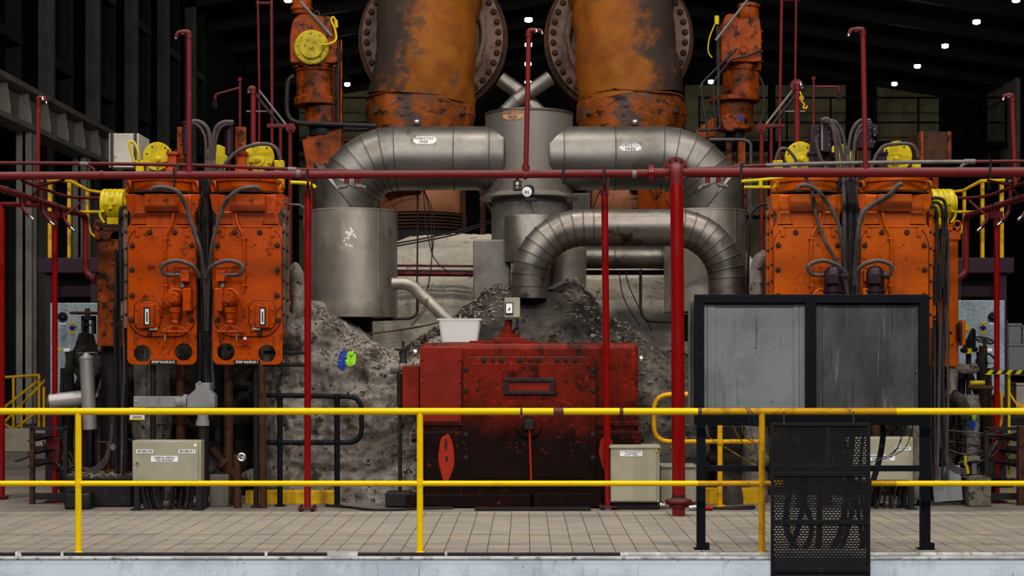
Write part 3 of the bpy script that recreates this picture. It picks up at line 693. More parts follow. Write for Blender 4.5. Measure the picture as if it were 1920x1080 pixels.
# supports of the main
for lab, pts, yb in (('slim bright red pipe support post standing before the grey tube guard', [(576.5, 958), (577.5, 358)], 958), ('slim bright red pipe support post in front of the red pedestal', [(1140, 955), (1133.5, 358)], 955)):
    y = 1.47 * F / (yb - CY)
    g = thing('pipe_support_post', lab, 'post', P(pts[0][0], yb, y), 'slim red support posts of the main')
    b = MB(); b.ptube([(pts[0][0], pts[0][1] - 3), pts[1]], y, 6.4, 16); b.build('post', red, g)
    b = MB(); b.ptube([(pts[1][0], 366), (pts[1][0], 356)], y, 7.8, 16); b.build('post_cap', red_dark, g)
    b = MB(); b.pbox(pts[1][0] + 5, pts[1][0] + 8, 333, 366, y - .15, .03); b.tube([P(pts[1][0], 340, y - .2), P(pts[1][0], 358, y)], .012, 8); b.build('bracket', red_dark, g)
    x = P(pts[0][0], 0, y).x
    b = MB(); b.box(x - .085, x + .085, y - .085, y + .085, .02, .035); b.build('base_plate', red_dark, g, bevel=.003)
    for dx in (-.062, .062):
        for dy in (-.062, .062):
            b = MB(); b.cyl((x + dx, y + dy, -.004), (x + dx, y + dy, .055), .011, 8); b.build('anchor_bolt', dark_steel, g)
    b = MB(); b.box(x - .03, x + .03, y - .05, y - .02, 0, .022); b.box(x - .07, x - .03, y + .0, y + .05, 0, .022); b.box(x + .03, x + .07, y, y + .05, 0, .022); b.build('packing_block', label_white, g)
# thin service pipe above the main
g = thing('service_pipe', 'thin red service pipe running just above the water main', 'pipe', P(300, 309, 14.98))
b = MB(); b.ptube([(-60, 305.5), (150, 306.5), (350, 309.5), (480, 314.5), (590, 319), (700, 322)], 14.98, 3.4, 10, sm=4); b.build('pipe', red_dark, g)
for px, py in ((158, 307), (548, 317)):
    b = MB(); b.ptube([(px - 8, py), (px + 8, py + .8)], 14.98, 4.4, 10); b.build('coupling', steel_grey, g)
b = MB(); b.ptube([(160, 308), (170, 313), (176, 318), (177, 324)], 14.98, 3.2, 8, sm=3); b.build('branch', red_dark, g)
b = MB(); b.ptube([(333, 322, 14.8), (333, 308, 14.98)], 14.9, 3, 8); b.build('bracket', dark_steel, g)
g = thing('service_pipe', 'thin grey and red service pipe above the water main over the black screen', 'pipe', P(1600, 306, 14.98))
b = MB(); b.ptube([(1284, 318), (1345, 315), (1436, 310)], 14.98, 3.4, 10); b.build('pipe', red_dark, g)
b = MB(); b.ptube([(1436, 310), (1520, 307), (1700, 304), (1826, 303)], 14.98, 3.8, 10); b.build('pipe', steel_grey, g)
b = MB(); b.ptube([(1826, 303), (1990, 302)], 14.98, 3.2, 10); b.build('pipe', red_dark, g)
b = MB(); b.ptube([(1808, 303), (1828, 303)], 14.98, 5, 10); b.ptube([(1818, 304), (1805, 309), (1802, 314)], 14.98, 3.2, 8, sm=3); b.build('coupling', steel_grey, g)
b = MB(); b.ptube([(1391, 318, 14.8), (1391, 308, 14.98)], 14.9, 3, 8); b.build('bracket', dark_steel, g)
# hooked standpipes carrying spray heads
BR = (475, 1495)
def hooked(px, py0, py1, y, r, s, lab, reach=20, drop=8, m=None, px1=None, tail=None, boss=True):
    m = m or red_dusty; px1 = px if px1 is None else px1
    g = thing('hooked_standpipe', lab, 'pipe', P(px1, py1, y), 'hooked red standpipes with spray heads')
    b = MB(); b.ptube([(px1, py1), (px, py0 + 16)], y, r, 14); b.build('riser', m, g)
    b = MB(); b.ptube([(px, py0 + 16), (px, py0 + r * 1.15), (px + s * reach * .55, py0 + r * 1.15)], y, r * 1.12, 14, rnd=r * 1.6)
    b.ptube([(px, py0 + 17), (px, py0 + 12)], y, r * 1.3, 14); b.build('elbow', red_dark, g)
    b = MB(); b.ptube([(px + s * reach * .5, py0 + r * 1.1), (px + s * reach * .85, py0 + r * 1.15), (px + s * reach, py0 + drop + 6)], y, r * .85, 12, rnd=r); hd = b.build('spray_head', red_dark, g)
    b = MB(); b.ptube([(px + s * reach * .98, py0 + drop + 4), (px + s * (reach + 1), py0 + drop + 10)], y, r * .5, 8); b.ptube([(px + s * reach * .5, py0 + 3), (px + s * reach * .5 + 2, py0 + 9)], y, r * .95, 10); b.build('nozzle_tip', chrome, hd)
    if px in BR:
        b = MB(); b.tube([P(px1, 590, y), Vector((P(px1, 590, y).x, 15.7, P(px1, 590, y).z))], .02, 8); b.build('bracket', red_dark, g)
    if boss:
        b = MB(); b.ptube([(px1, py1 + 2), (px1, py1 - 8)], y, r * 1.45, 14); b.build('boss', red_dusty, g)
    return g
hooked(354.5, 55, 320, MY, 4.9, -1, 'hooked red standpipe with spray head rising over the valves by the beige junction box', 24, 8)
hooked(991.5, 52, 318, MY, 4.9, 1, 'hooked red standpipe with spray head rising before the central aluminium vessel', 24, 2, px1=986)
hooked(1618, 50, 315, MY, 5.0, -1, 'hooked red standpipe with spray head rising over the valves behind the black screen', 26, 8, px1=1623)
hooked(72, 179, 345, 15.6, 4.1, 1, 'short hooked red standpipe in front of the pale crane girder', 14, 5, boss=False, px1=70.5)
hooked(1898, 174, 345, 15.6, 4.4, -1, 'short hooked red standpipe before the dark end of the hall', 16, 4, boss=False, px1=1904)
hooked(475, 160, 600, 16.4, 5.0, -1, 'red standpipe with rounded top beside the thin spray arm over the orange valve', 8, 4, boss=False, px1=474)
hooked(1495, 152, 600, 16.4, 5.0, 1, 'red standpipe with round flange behind, above the purple hose manifold', 8, 4, boss=False)
b = MB(); b.lathe(P(1494, 160, 16.42), [(12 * 16.46 / F, 0), (12 * 16.46 / F, .03)], 'y', 24); top(b, 'blank_flange', red_dark, 'round dusty blank flange at the top of the standpipe with the yellow hook', 'flange', P(1493, 160, 16.46))
def spray_arm(px, s, y, lab, p1, p0, tip, stem):
    g = thing('spray_arm', lab, 'pipe', P(stem[0], stem[2], y), 'thin red spray arms with guarded heads')
    b = MB(); b.ptube([(stem[0], stem[2]), (stem[0], stem[1])], y, 2.4, 10); b.ptube([(stem[0], stem[1] + 2), (stem[0], stem[1] - 4)], y, 4.2, 10); b.build('riser', red_dark, g)
    b = MB(); q = P(stem[0], 590, y); b.tube([q, (q.x, 15.7, q.z)], .014, 8); b.build('bracket', red_dark, g)
    b = MB(); b.ptube([p0, p1, tip], y, 2.0, 10, rnd=4); b.ptube([p1, tip], y, 3.0, 10); b.build('arm', red_dark, g)
    b = MB(); c = P(tip[0], tip[1] + 2, y); s_ = y / F
    for k in range(6):
        a = 2 * PI * k / 6; dx, dy = math.cos(a) * 3.6 * s_, math.sin(a) * 3.6 * s_
        b.tube([c + Vector((dx, dy, 0)), c + Vector((dx, dy, -13 * s_)), c + Vector((0, 0, -16 * s_))], .6 * s_, 5)
    b.torus(c + Vector((0, 0, -.5 * s_)), 3.6 * s_, .6 * s_, 'z', 12, 5); b.torus(c + Vector((0, 0, -8 * s_)), 3.6 * s_, .6 * s_, 'z', 12, 5); b.build('wire_guard', dark_steel, g)
spray_arm(449, -1, 16.3, 'thin red spray arm with wire guard over the servo valves by the beige junction box', (405, 177), (452, 164), (403, 186), (450, 150, 600))
spray_arm(1525, 1, 16.3, 'thin red spray arm with wire guard beside the yellow hook', (1572, 163), (1525, 163), (1574, 172), (1525.5, 148, 600))
for px, py, y1, lab in ((483, -20, 150, 'thin tall red pipe at the top beside the servo tower with yellow disc'), (509, -20, 200, 'thicker tall red pipe at the top next to the servo tower with yellow disc'), (1466, -20, 215, 'thicker tall red pipe at the top between servo tower and hooked standpipe'), (1493, -20, 152, 'thin tall red pipe above the round blank flange')):
    b = MB(); px1 = {483: 486, 509: 510, 1466: 1462, 1493: 1491}[px]
    r = 3.0 if px in (509, 1466) else 2.2
    b.ptube([(px1, 913, 17.8), (px1, y1, 17.8), (px, py, 17.8)], 17.8, r, 10)
    top(b, 'riser_pipe', red_dark, lab, 'pipe', P(px1, y1, 17.8))
hose('tie_tube', 'short red cross tube joining the two tall red pipes at the top', 'tube', [(480, 6), (512, 6)], 17.8, 2.5, red_dark)
hose('tie_tube', 'short red cross tube at the top by the hooked standpipe over the screen', 'tube', [(1462, 0), (1500, 0)], 17.8, 2.5, red_dark)
# deluge valve gear: dark levers and cross pieces by the standpipes
for s, cx, lab in ((1, 0, 'dark lever linkage of a red valve beside the servo tower with yellow disc'), (-1, 1972, 'dark lever linkage of a red valve beside the servo tower with bent tubes')):
    X = (lambda p: p) if s == 1 else (lambda p: cx - p)
    g = thing('lever_linkage', lab, 'linkage', P(X(545), 320, 17.2))
    y = 17.2
    b = MB(); b.ptube([(X(486), 170), (X(541), 240)], y, 2.2, 8); b.build('lever', steel_grey, g)
    b = MB(); b.ptube([(X(480), 178), (X(530), 242)], y, 3.0, 8); b.build('lever', dark_steel, g)
    b = MB(); b.lathe(P(X(545), 240, y - .03), [(9 * y / F, 0), (9 * y / F, .05)], 'y', 20); b.lathe(P(X(545), 240, y - .05), [(4 * y / F, 0), (4 * y / F, .04)], 'y', 16); b.build('pivot', red_dark, g)
    for px in (526, 544):
        b = MB(); b.ptube([(X(px), 240), (X(px), 922)], y, 4.2 if px == 544 else 3.2, 10); b.build('riser', red_dark, g)
    b = MB(); b.ptube([(X(505), 209), (X(462), 209)], y, 1.6, 8); b.build('cross_tube', steel_grey, g)
    b = MB(); b.pbox(min(X(500), X(552)), max(X(500), X(552)), 232, 239, y - .02, .05); b.build('cross_bar', red_dark, g, bevel=.004)
hk = thing('crane_hook', 'small yellow chain hook hanging beside the standpipe with round flange', 'hook', P(1505, 170, 16.3))
b = MB(); b.ptube([(1503, 176), (1503, 186)], 16.3, 1.6, 8); b.ptube([(1505, 186), (1503, 190), (1508, 196), (1506, 202), (1512, 203), (1513, 198)], 16.3, 1.5, 8, sm=4); b.build('hook', yellow_dark, hk)
b = MB(); b.torus(P(1503, 184, 16.3), .018, .007, 'y', 14, 6); b.ptube([(1500, 172, 16.38), (1503, 182, 16.3)], 16.3, 1.2, 6); b.build('shackle', yellow_dark, hk)

# side runs of the red pipework, parallel to the hall axis
def side(s):
    X = (lambda p: p) if s < 0 else (lambda p: 1972 - p + (0 if p < 90 else 0))
    xs = s * 4.75; z = 2.985
    nm = 'by the speckled cabinet and capped silver pipe' if s < 0 else 'by the striped barrier tape'
    g = thing('side_main', 'dusty red side main running back ' + nm, 'pipe', (xs, 16, 0))
    b = MB(); b.tube([(xs, 13.0, z), (xs, 17.0, z)], .031, 14); b.build('pipe', red_dusty, g)
    b = MB(); q = [Vector((xs, 16.9, z)), Vector((xs, 17.12, z)), Vector((xs, 17.12, z - .62)), Vector((xs - s * .1, 17.1, z - .68))]; b.tube(rounded(q, .12, 6), .034, 14); b.build('drop', red_dusty, g)
    b = MB(); b.lathe(Vector((xs - s * .1, 17.1, z - .68)), [(.06, -.03), (.06, .01)], 'x', 16); b.build('flange', red_dark, g)
    for yy in (14.5, 15.3, 16.0, 16.6):
        b = MB(); b.lathe((xs, yy, z), [(.042, -.02), (.042, .02)], 'y', 16); b.build('collar', dark_steel, g)
    for yy, dx in ((14.9, -.02), (15.55, .03), (16.25, 0)):
        b = MB(); q = [Vector((xs, yy, z)), Vector((xs - s * .02, yy, z - .12)), Vector((xs - s * .10, yy - .05, z - .2))]; b.tube(rounded(q, .05), .02, 10); n_ = b.build('branch', red_dark, g)
        b = MB(); b.cyl(q[2], q[2] + Vector((-s * .05, -.03, -.04)), .014, 10); b.build('spray_nozzle', chrome, n_)
    b = MB(); b.tube(rounded([Vector((xs, 15.55, z)), Vector((xs, 15.55, z + .14)), Vector((xs - s * .02, 15.5, z + .2))], .04), .018, 10); b.build('branch', red_dark, g)
    x0 = P(X(103), 0, 16.0).x
    b = MB(); b.tube([(x0, 16.0, 0), (x0, 16.0, z - .03)], .028, 14); b.build('post', red, g)
    b = MB(); b.lathe((x0, 16, 2.78), [(.036, 0), (.036, .09)], 'z', 14); b.box(x0 - .07, x0 + .05, 15.96, 16.04, 2.86, 2.93); b.build('post_head', red_dark, g)
    b = MB(); b.box(x0 - .08, x0 + .08, 15.92, 16.08, 0, .015); b.build('base_plate', red_dark, g)
    g2 = thing('sprinkler_tube', 'thin red sprinkler tube slanting below the main ' + nm, 'tube', P(X(130), 368, 15.8))
    b = MB(); b.ptube([(X(42), 339, 14.78), (X(85), 355, 15.2), (X(130), 369, 15.8), (X(196), 372, 16.4)], 15.5, 3, 10, sm=4); b.build('tube', red_dark, g2)
    b = MB(); b.ptube([(X(66), 350, 15.0), (X(120), 338, 14.78)], 15.2, 2.4, 8); b.build('branch', red_dark, g2)
    b = MB(); b.ptube([(X(78), 351, 15.1), (X(42), 384, 15.3)], 15.2, 2.4, 8); b.build('branch', red_dark, g2)
    b = MB(); b.ptube([(X(155), 376, 16.0), (X(122), 405, 15.9)], 15.8, 2.4, 8); b.build('branch', red_dark, g2)
side(-1); side(1)
g = thing('corner_post', 'dark red pipe post with base plate at the frame edge beside the stair handrail', 'post', P(2, 936, 16.3))
b = MB(); q = P(3, 936, 16.3); b.tube([(q.x, 16.3, 0), (q.x, 16.3, 3.05)], .033, 14); b.build('post', red, g)
b = MB(); b.box(q.x - .06, q.x + .06, 16.24, 16.36, .02, .035); b.box(q.x - .05, q.x - .01, 16.25, 16.34, 0, .02); b.box(q.x + .01, q.x + .05, 16.25, 16.34, 0, .02); b.build('base_plate', red_dark, g)
b = MB(); b.tube([(q.x, 16.3, 3.03), (-4.75, 15.9, 2.985)], .026, 12); b.build('arm', red_dark, g)

# ---------------------------------------------------------------- aluminium clad crossover pipes and vessels
def lobster(parent, pts, y, r, m, name='cladding_segment', lip=1.014, n=40):
    """clad pipe along pts (px, py) in the plane at depth y, each jacket segment a piece of its own with a lapped seam"""
    p = [P(a[0], a[1], y) for a in pts]; R = r * y / F; m_ = len(p)
    for i in range(m_ - 1):
        d = (p[i + 1] - p[i]).normalized()
        a, b_ = ring_frame(d, Vector((0, 1, 0)))
        def ring(k, rad, shift=0.0):
            d0 = (p[k] - p[k - 1]).normalized() if k > 0 else d
            d1 = (p[k + 1] - p[k]).normalized() if k < m_ - 1 else d
            nb = (d0 + d1).normalized(); out = []
            for j in range(n):
                t = 2 * PI * j / n; off = (a * math.cos(t) + b_ * math.sin(t)) * rad
                out.append(p[k] + d * shift + off - d * (off.dot(nb) / d.dot(nb)))
            return out
        L = (p[i + 1] - p[i]).length; e = min(.012, L * .12)
        rings = [ring(i, R * .985), ring(i, R * 1.0, .001), ring(i, R * 1.0, e), ring(i + 1, R * 1.0, -e), ring(i + 1, R * lip, -e * .8), ring(i + 1, R * lip, 0), ring(i + 1, R * .985, 0)]
        mb = MB(); vs = [v for q in rings for v in q]; fs = []
        for q in range(len(rings) - 1):
            for j in range(n):
                l = (j + 1) % n; fs.append((q * n + j, q * n + l, (q + 1) * n + l, (q + 1) * n + j))
        mb.add(vs, fs); mb.build(name, m, parent, ang=30)
        if i < m_ - 2 or name != 'cladding_segment':
            sm_ = MB(); sm_.tube(ring(i + 1, R * (lip + .001), .002), .0042, 6, True); sm_.build('lap_seam', seam, parent)
def arc(cx, cy, R, a0, a1, n):
    return [(cx + R * math.cos(math.radians(a0 + (a1 - a0) * i / n)), cy - R * math.sin(math.radians(a0 + (a1 - a0) * i / n))) for i in range(n + 1)]
def wrap_x(me, c, r, parent, m, name, loc_u=0, loc_v=0):
    """bend a flat mesh (u, v) round a pipe whose axis runs along x; v = arc length above the axis, front side"""
    off = loc_of(parent)
    for v in me.vertices:
        a = (v.co.y + loc_v) / r; rr_ = r + .0015 + v.co.z
        q = Vector((c.x + v.co.x + loc_u, c.y - math.cos(a) * rr_, c.z + math.sin(a) * rr_)) - off
        v.co = q
    return link(name, me, m, parent)
def wrap_z(me, c, r, parent, m, name, loc_u=0, loc_v=0):
    off = loc_of(parent)
    for v in me.vertices:
        a = (v.co.x + loc_u) / r; rr_ = r + .0015 + v.co.z
        v.co = Vector((c.x + math.sin(a) * rr_, c.y - math.cos(a) * rr_, c.z + v.co.y + loc_v)) - off
    return link(name, me, m, parent)
def patch(w, h, seed, nx=24, ny=8):
    """torn label: grid with ragged outline"""
    rn = random.Random(seed); me = bpy.data.meshes.new('sticker'); vs = []; fs = []
    lo = [rn.uniform(0, .16) for _ in range(nx + 1)]; hi = [rn.uniform(0, .14) for _ in range(nx + 1)]
    for j in range(ny + 1):
        for i in range(nx + 1):
            u = i / nx; t = j / ny; e = min(u, 1 - u) * 6
            k = min(1, .55 + .45 * e); a = -.5 * k + lo[i] * .5; c = .5 * k - hi[i] * .5
            vs.append(((u - .5) * w, (a + (c - a) * t) * h, 0))
    for j in range(ny):
        for i in range(nx): q = j * (nx + 1) + i; fs.append((q, q + 1, q + nx + 2, q + nx + 1))
    me.from_pydata(vs, [], fs); return me
def dense_text(body, h, **k):
    me = text_mesh(body, h, 0.0, **k)
    bm = bmesh.new(); bm.from_mesh(me); bmesh.ops.subdivide_edges(bm, edges=[e for e in bm.edges if e.calc_length() > .02], cuts=2, use_grid_fill=False); bm.to_mesh(me); bm.free()
    for v in me.vertices: v.co.z = .0012
    return me
VY, CYP = 17.6, 17.5
sv, sc_ = VY / F, CYP / F
ves = thing('clad_vessel', 'upright central aluminium clad vessel between the two crossover pipes', 'vessel', P(992, 640, VY))
c = P(992, 365, VY)
b = MB(); b.lathe(c, [(82 * sv, 0), (82 * sv, 148 * sv), (80 * sv, 150 * sv), (0, 153 * sv)], 'z', 56); b.build('shell', alum_vessel, ves)
b = MB(); b.lathe(c, [(82.6 * sv, 146 * sv), (83.2 * sv, 147 * sv), (83.2 * sv, 151 * sv), (81 * sv, 151.5 * sv)], 'z', 56, capped=False); b.build('top_rim', alum, ves)
b = MB(); b.lathe(c, [(82 * sv, 1 * sv), (91 * sv, -6 * sv), (93 * sv, -7 * sv), (93 * sv, -9 * sv), (71 * sv, -10 * sv)], 'z', 56, capped=False); b.build('drip_flange', alum_vessel, ves)
b = MB(); b.lathe(c, [(70.5 * sv, -9 * sv), (70.5 * sv, -92 * sv)], 'z', 48); b.build('lower_shell', steel_grey, ves)
st = wrap_z(patch(40 * sv, 20 * sv, 5), P(992, 226, VY), 82.5 * sv, ves, sticker_brown, 'sticker', -31 * sv, 0)
wrap_z(dense_text('ASBESTOS\nFREE', 6.2 * sv, bold=.004, space=.95), P(992, 227, VY), 82.6 * sv, st, ink, 'lettering', -31 * sv, 0)
for s, cx, ax, nm, sk in ((-1, 743, 648, 'aluminium clad crossover pipe bending down over the dented vessel', (590, 706)), (1, 1241, 1336, 'aluminium clad crossover pipe bending down behind the flanged red elbow', (1280, 1394))):
    g = thing('crossover_pipe', nm, 'pipe', P(ax, 393, CYP))
    a0 = 180 if s < 0 else 0
    pts = [(ax, 394), (ax, 372)] + arc(cx, 392, 95, a0 + s * -0 + (-12 if s < 0 else 12), 90, 6)
    pts += ([(852, 297), (918, 297), (945, 297)] if s < 0 else [(1152, 297), (1057, 297), (1030, 297)])
    lobster(g, pts, CYP, 59.5, alum)
    b = MB(); q = P(ax, 394, CYP); b.lathe(q, [(57 * sc_, -3 * sc_), (57 * sc_, 44 * sc_)], 'z', 48); b.build('skirt', alum_matt, g)
    if s < 0:
        st = wrap_x(patch(42 * sc_, 18 * sc_, 8), P(800, 297, CYP), 60 * sc_, g, sticker, 'sticker', 0, 28 * sc_)
        wrap_x(dense_text('ASBESTOS\nFREE', 5.6 * sc_, bold=.003, space=.95), P(798, 297, CYP), 60.2 * sc_, st, ink_blue, 'lettering', 0, 28 * sc_)
    else:
        st = wrap_x(patch(40 * sc_, 17 * sc_, 11), P(1178, 297, CYP), 60 * sc_, g, sticker, 'sticker', 0, 14 * sc_)
        wrap_x(dense_text('ASBESTOS\nFREE', 6.4 * sc_, bold=.003, space=.95), P(1178, 297, CYP), 60.2 * sc_, st, ink_blue, 'lettering', 0, 14 * sc_)
def vessel(ax, r, y0, y1, y, lab, lid=True):
    g = thing('clad_drum', lab, 'vessel', P(ax, y1, y)); s = y / F; c = P(ax, y1, y); h = (y1 - y0) * s
    b = MB(); b.lathe(c, [(r * s * .985, 0), (r * s, .004), (r * s, h)], 'z', 56, capped=False); b.lathe(c, [(0.02, 0), (r * s * .985, 0)], 'z', 56, capped=False); b.build('shell', alum_matt, g)
    b = MB(); b.lathe(c, [(r * s * 1.008, h - .012), (r * s * 1.008, h), (r * s * .99, h + .006), (.3 * r * s, h + .02)], 'z', 56); b.build('lid', alum_matt, g)
    b = MB(); b.box(c.x + r * s * .62, c.x + r * s * .625 + .003, c.y - r * s * .79, c.y - r * s * .76, c.z + .01, c.z + h - .01); b.build('seam_strip', alum_matt, g)
    return g
g = vessel(664.5, 80.5, 397, 596, 17.42, 'large dented aluminium clad drum with chalk hand mark')
for dx, dy, r in ((0, 0, 4), (4, -5, 3.5), (-5, -3, 3), (8, 2, 3), (11, 6, 1.8), (-10, 12, 2), (-6, 19, 2.2), (0, 21, 2.4), (4, 22, 2), (-8, 8, 1.5), (2, -10, 2.2), (-3, 7, 3)):
    s = 17.42 / F; me = bpy.data.meshes.new('chalk_mark'); n = 8
    me.from_pydata([(math.cos(2 * PI * k / n) * r * s, math.sin(2 * PI * k / n) * r * s * 1.1, 0) for k in range(n)], [], [tuple(range(n))])
    wrap_z(me, P(664.5, 445 + dy, 17.42), 80.6 * s, g, sticker, 'chalk_mark', dx * s, 0)
vessel(1322, 77, 397, 586, 17.42, 'large aluminium clad drum half hidden behind the thick red standpipe')
for s, ax in ((-1, 658), (1, 1322)):
    b = MB(); c = P(ax, 640, 17.6); b.cyl(c, P(ax, 590, 17.6), .24, 28); b.pbox(ax - 30, ax + 34, 600, 634, 17.45, .3)
    top(b, 'drum_pedestal', dark_steel, 'black stub pedestal under the ' + ('dented drum with hand mark' if s < 0 else 'drum behind the thick red standpipe'), 'pedestal', c, bevel=.01)
# the clad U-bend in front
UY = 16.35
g = thing('clad_return_bend', 'stained aluminium clad U-shaped bend arching over the lagging mound', 'pipe', P(993, 552, UY))
lobster(g, [(993, 560), (993, 538)] + arc(1093, 527, 100, 174, 90, 8) + [(1112, 427), (1262, 427)] + arc(1262, 527, 101, 80, 3, 8) + [(1363, 560)], UY, 34.8, alum_dirty)
# smaller clad pieces under the vessel
s = 16.95 / F
b = MB(); c = P(996, 492, 16.95); b.lathe(c, [(50 * s, 0), (51 * s, 84 * s), (49.5 * s, 86 * s), (40 * s, 87 * s)], 'z', 44, capped=True)
top(b, 'clad_sleeve', alum, 'short shiny aluminium sleeve beneath the central vessel beside the U-bend', 'sleeve', c)
b = MB(); b.pbox(887, 957, 449, 610, 17.0, .4); top(b, 'sheet_box', steel_grey, 'tall dull grey sheet metal box above the lagging mound', 'casing', P(922, 610, 17.0), bevel=.02)
s = 17.25 / F
b = MB(); c = P(1062, 560, 17.25); b.lathe(c, [(37 * s, 0), (38 * s, 105 * s), (30 * s, 110 * s)], 'z', 40); top(b, 'clad_stub', alum_matt, 'dull aluminium stub standing inside the arch of the U-bend', 'stub', c)
g = thing('clad_bypass_pipe', 'short horizontal aluminium clad pipe seen under the arch of the U-bend', 'pipe', P(1170, 482, 17.7))
lobster(g, [(1080, 482), (1152, 482), (1234, 482)], 17.7, 22, alum_dirty)
lobster(g, [(1234, 482), (1256, 482)], 17.7, 22.8, alum)
# crossing aluminium pipes on top
for lab, pts, r in (('aluminium clad pipe slanting down behind the vessel top toward the screen side', [(938, 148), (972, 172), (1030, 232)], 14.5), ('segmented aluminium clad pipe rising behind the vessel top', [(946, 236), (950, 208), (968, 190), (990, 175), (1032, 146)], 14)):
    g = thing('clad_branch_pipe', lab, 'pipe', P(pts[0][0], pts[0][1], 18.0))
    lobster(g, pts, 18.05 if r == 14.5 else 17.98, r, alum, n=24)
# dull mineral-clad pipe dipping into the lagging
b = MB(); b.ptube([(735, 532), (768, 532), (800, 562), (845, 606)], 16.55, 11.5, 20, rnd=14)
top(b, 'drain_pipe', alum_matt, 'dull grey pipe slanting down into the loose lagging beside the drum', 'pipe', P(800, 562, 16.55))

# ---------------------------------------------------------------- the two big insulated bends
def lump(me, amp, sc, seed):
    bm = bmesh.new(); bm.from_mesh(me); bm.normal_update()
    for v in bm.verts:
        q = v.co * sc + Vector((seed, seed * .7, 0))
        v.co += v.normal * amp * (noise.fractal(q, 1.0, 2.0, 4) )
    bm.to_mesh(me); bm.free()
def big_bend(s, lab):
    X = (lambda p: p) if s < 0 else (lambda p: 1972 - p)
    YA = 19.9; k = YA / F
    g = thing('insulated_bend', lab, 'pipe', P(X(788), 345, YA))
    fc = P(X(811), 70, 21.0)
    # path: from flange forward, then down
    pts = []; ax, az = P(X(804), 70, 20.4).x, fc.z
    R = 1.0; n = 14
    for i in range(n + 1):
        t = PI / 2 * i / n
        pts.append(Vector((ax, 20.9 - R * math.sin(t), az - R * (1 - math.cos(t)) + .55)))
    e = P(X(789), 190, YA); a = pts[-1]
    for i in range(1, 9):
        t = i / 8; pts.append(Vector((a.x + (e.x - a.x) * t, YA, a.z + (e.z - a.z) * t)))
    rad = [.70 - .07 * min(1, i / 8) for i in range(len(pts))]
    for i in range(len(pts)):
        if i > n: rad[i] = .64 + .035 * math.sin((i - n) / 8 * PI * .5)
    b = MB(); b.tube(pts, rad, 64); o = b.build('upper_jacket', insul[0 if s < 0 else 1], g, ang=80); lump(o.data, .05, 1.6, 3 + s)
    lo = []; e2 = P(X(789), 348, YA)
    for i in range(11):
        t = i / 10; lo.append(Vector((e.x + (e2.x - e.x) * t, YA, e.z + .05 + (e2.z - e.z - .05) * t)))
    b = MB(); b.tube(lo, [.655 + .02 * math.sin(i * .9) for i in range(11)], 64); o = b.build('lower_jacket', insul_lower, g, ang=80); lump(o.data, .045, 3.0, 11 + s)
    # rag lip where the two jackets meet
    b = MB(); b.tube([e + Vector((math.cos(t) * .665, math.sin(t) * .665, .02 + .05 * noise.noise(Vector((math.cos(t) * 1.3, math.sin(t) * 1.3, 5 + s))))) for t in [2 * PI * i / 60 for i in range(60)]], .014, 6, True); b.build('torn_lip', insul_lower, g)
    kf = 21.0 / F
    b = MB(); b.lathe(fc, [(.6, -.02), (132 * kf, -.02), (132.5 * kf, 0), (132.5 * kf, .10), (.6, .10)], 'y', 72); fo = b.build('flange', flange_brown, g)
    for i in range(40):
        t = 2 * PI * (i + .5) / 40
        px, py = X(811) + 124 * math.cos(t), 70 + 124 * math.sin(t)
        bolt(fo, px, py, 20.98, 5.0, rust)
    b = MB(); b.lathe(fc, [(.6, .12), (141 * kf, .12), (141 * kf, .26), (.95, .3), (.9, 1.6)], 'y', 64); b.build('rear_flange', rust, g)
    b = MB(); b.tube(smooth([Vector((fc.x + .68 * math.cos(t), 20.93, fc.z + .68 * math.sin(t))) for t in [2 * PI * i / 40 for i in range(40)]], 1), .05, 10, True); o = b.build('ragged_collar', flange_brown, g, ang=80); lump(o.data, .04, 6, 2)
    b = MB(); q = P(X(781.5), 229, YA - .69); b.ball(q, .045, 14, .8); b.cyl(q, q + Vector((0, .1, -.02)), .03, 10); b.build('silver_cap', chrome, g)
    for px, py in ((705, 207), (868, 210)):
        q = P(X(px), py, YA - .5); b = MB(); b.cyl(q, q + Vector((0, .2, 0)), .03, 10); b.build('stud', dark_steel, g)
    # expansion bell below
    kb = 19.6 / F
    g2 = thing('expansion_bell', 'pinkish brown steel bell below the insulated bend ' + ('behind the dented drum' if s < 0 else 'behind the flanged red elbow'), 'casing', P(X(792), 440, 19.6))
    c = P(X(790), 403, 19.6)
    b = MB(); b.lathe(c, [(80 * kb, 0), (80 * kb, 36 * kb), (74 * kb, 48 * kb), (58 * kb, 56 * kb), (40 * kb, 60 * kb)], 'z', 56); b.build('bell', brown_bell, g2)
    prof = []
    for i in range(5): prof += [(80 * kb, -(2 + i * 6) * kb), (87 * kb, -(3.5 + i * 6) * kb), (87 * kb, -(6 + i * 6) * kb), (80 * kb, -(7.5 + i * 6) * kb)]
    b = MB(); b.lathe(c, prof, 'z', 56); b.build('bellows', rust, g2)
    b = MB(); b.lathe(c, [(84 * kb, -32 * kb), (84 * kb, -60 * kb)], 'z', 40); b.build('skirt', dark_steel, g2)
    b = MB(); b.ptube([(X(868), 345, 19.4), (X(868), 430, 19.4)], 19.4, 5, 4); b.ptube([(X(905), 345, 19.3), (X(905), 445, 19.3)], 19.3, 5, 4); b.ptube([(X(895), 350, 19.3), (X(935), 420, 19.3)], 19.3, 3, 6); b.build('tie_rod', rust, g2)
    b = MB(); b.pbox(min(X(710), X(790)), max(X(710), X(790)), 352, 356, 18.95, .3); b.build('sheet_edge', brown_bell, g2)
big_bend(-1, 'huge orange and grey insulated bend with bolted flange behind the dented drum side')
big_bend(1, 'huge orange and grey insulated bend with bolted flange behind the flanged red elbow side')

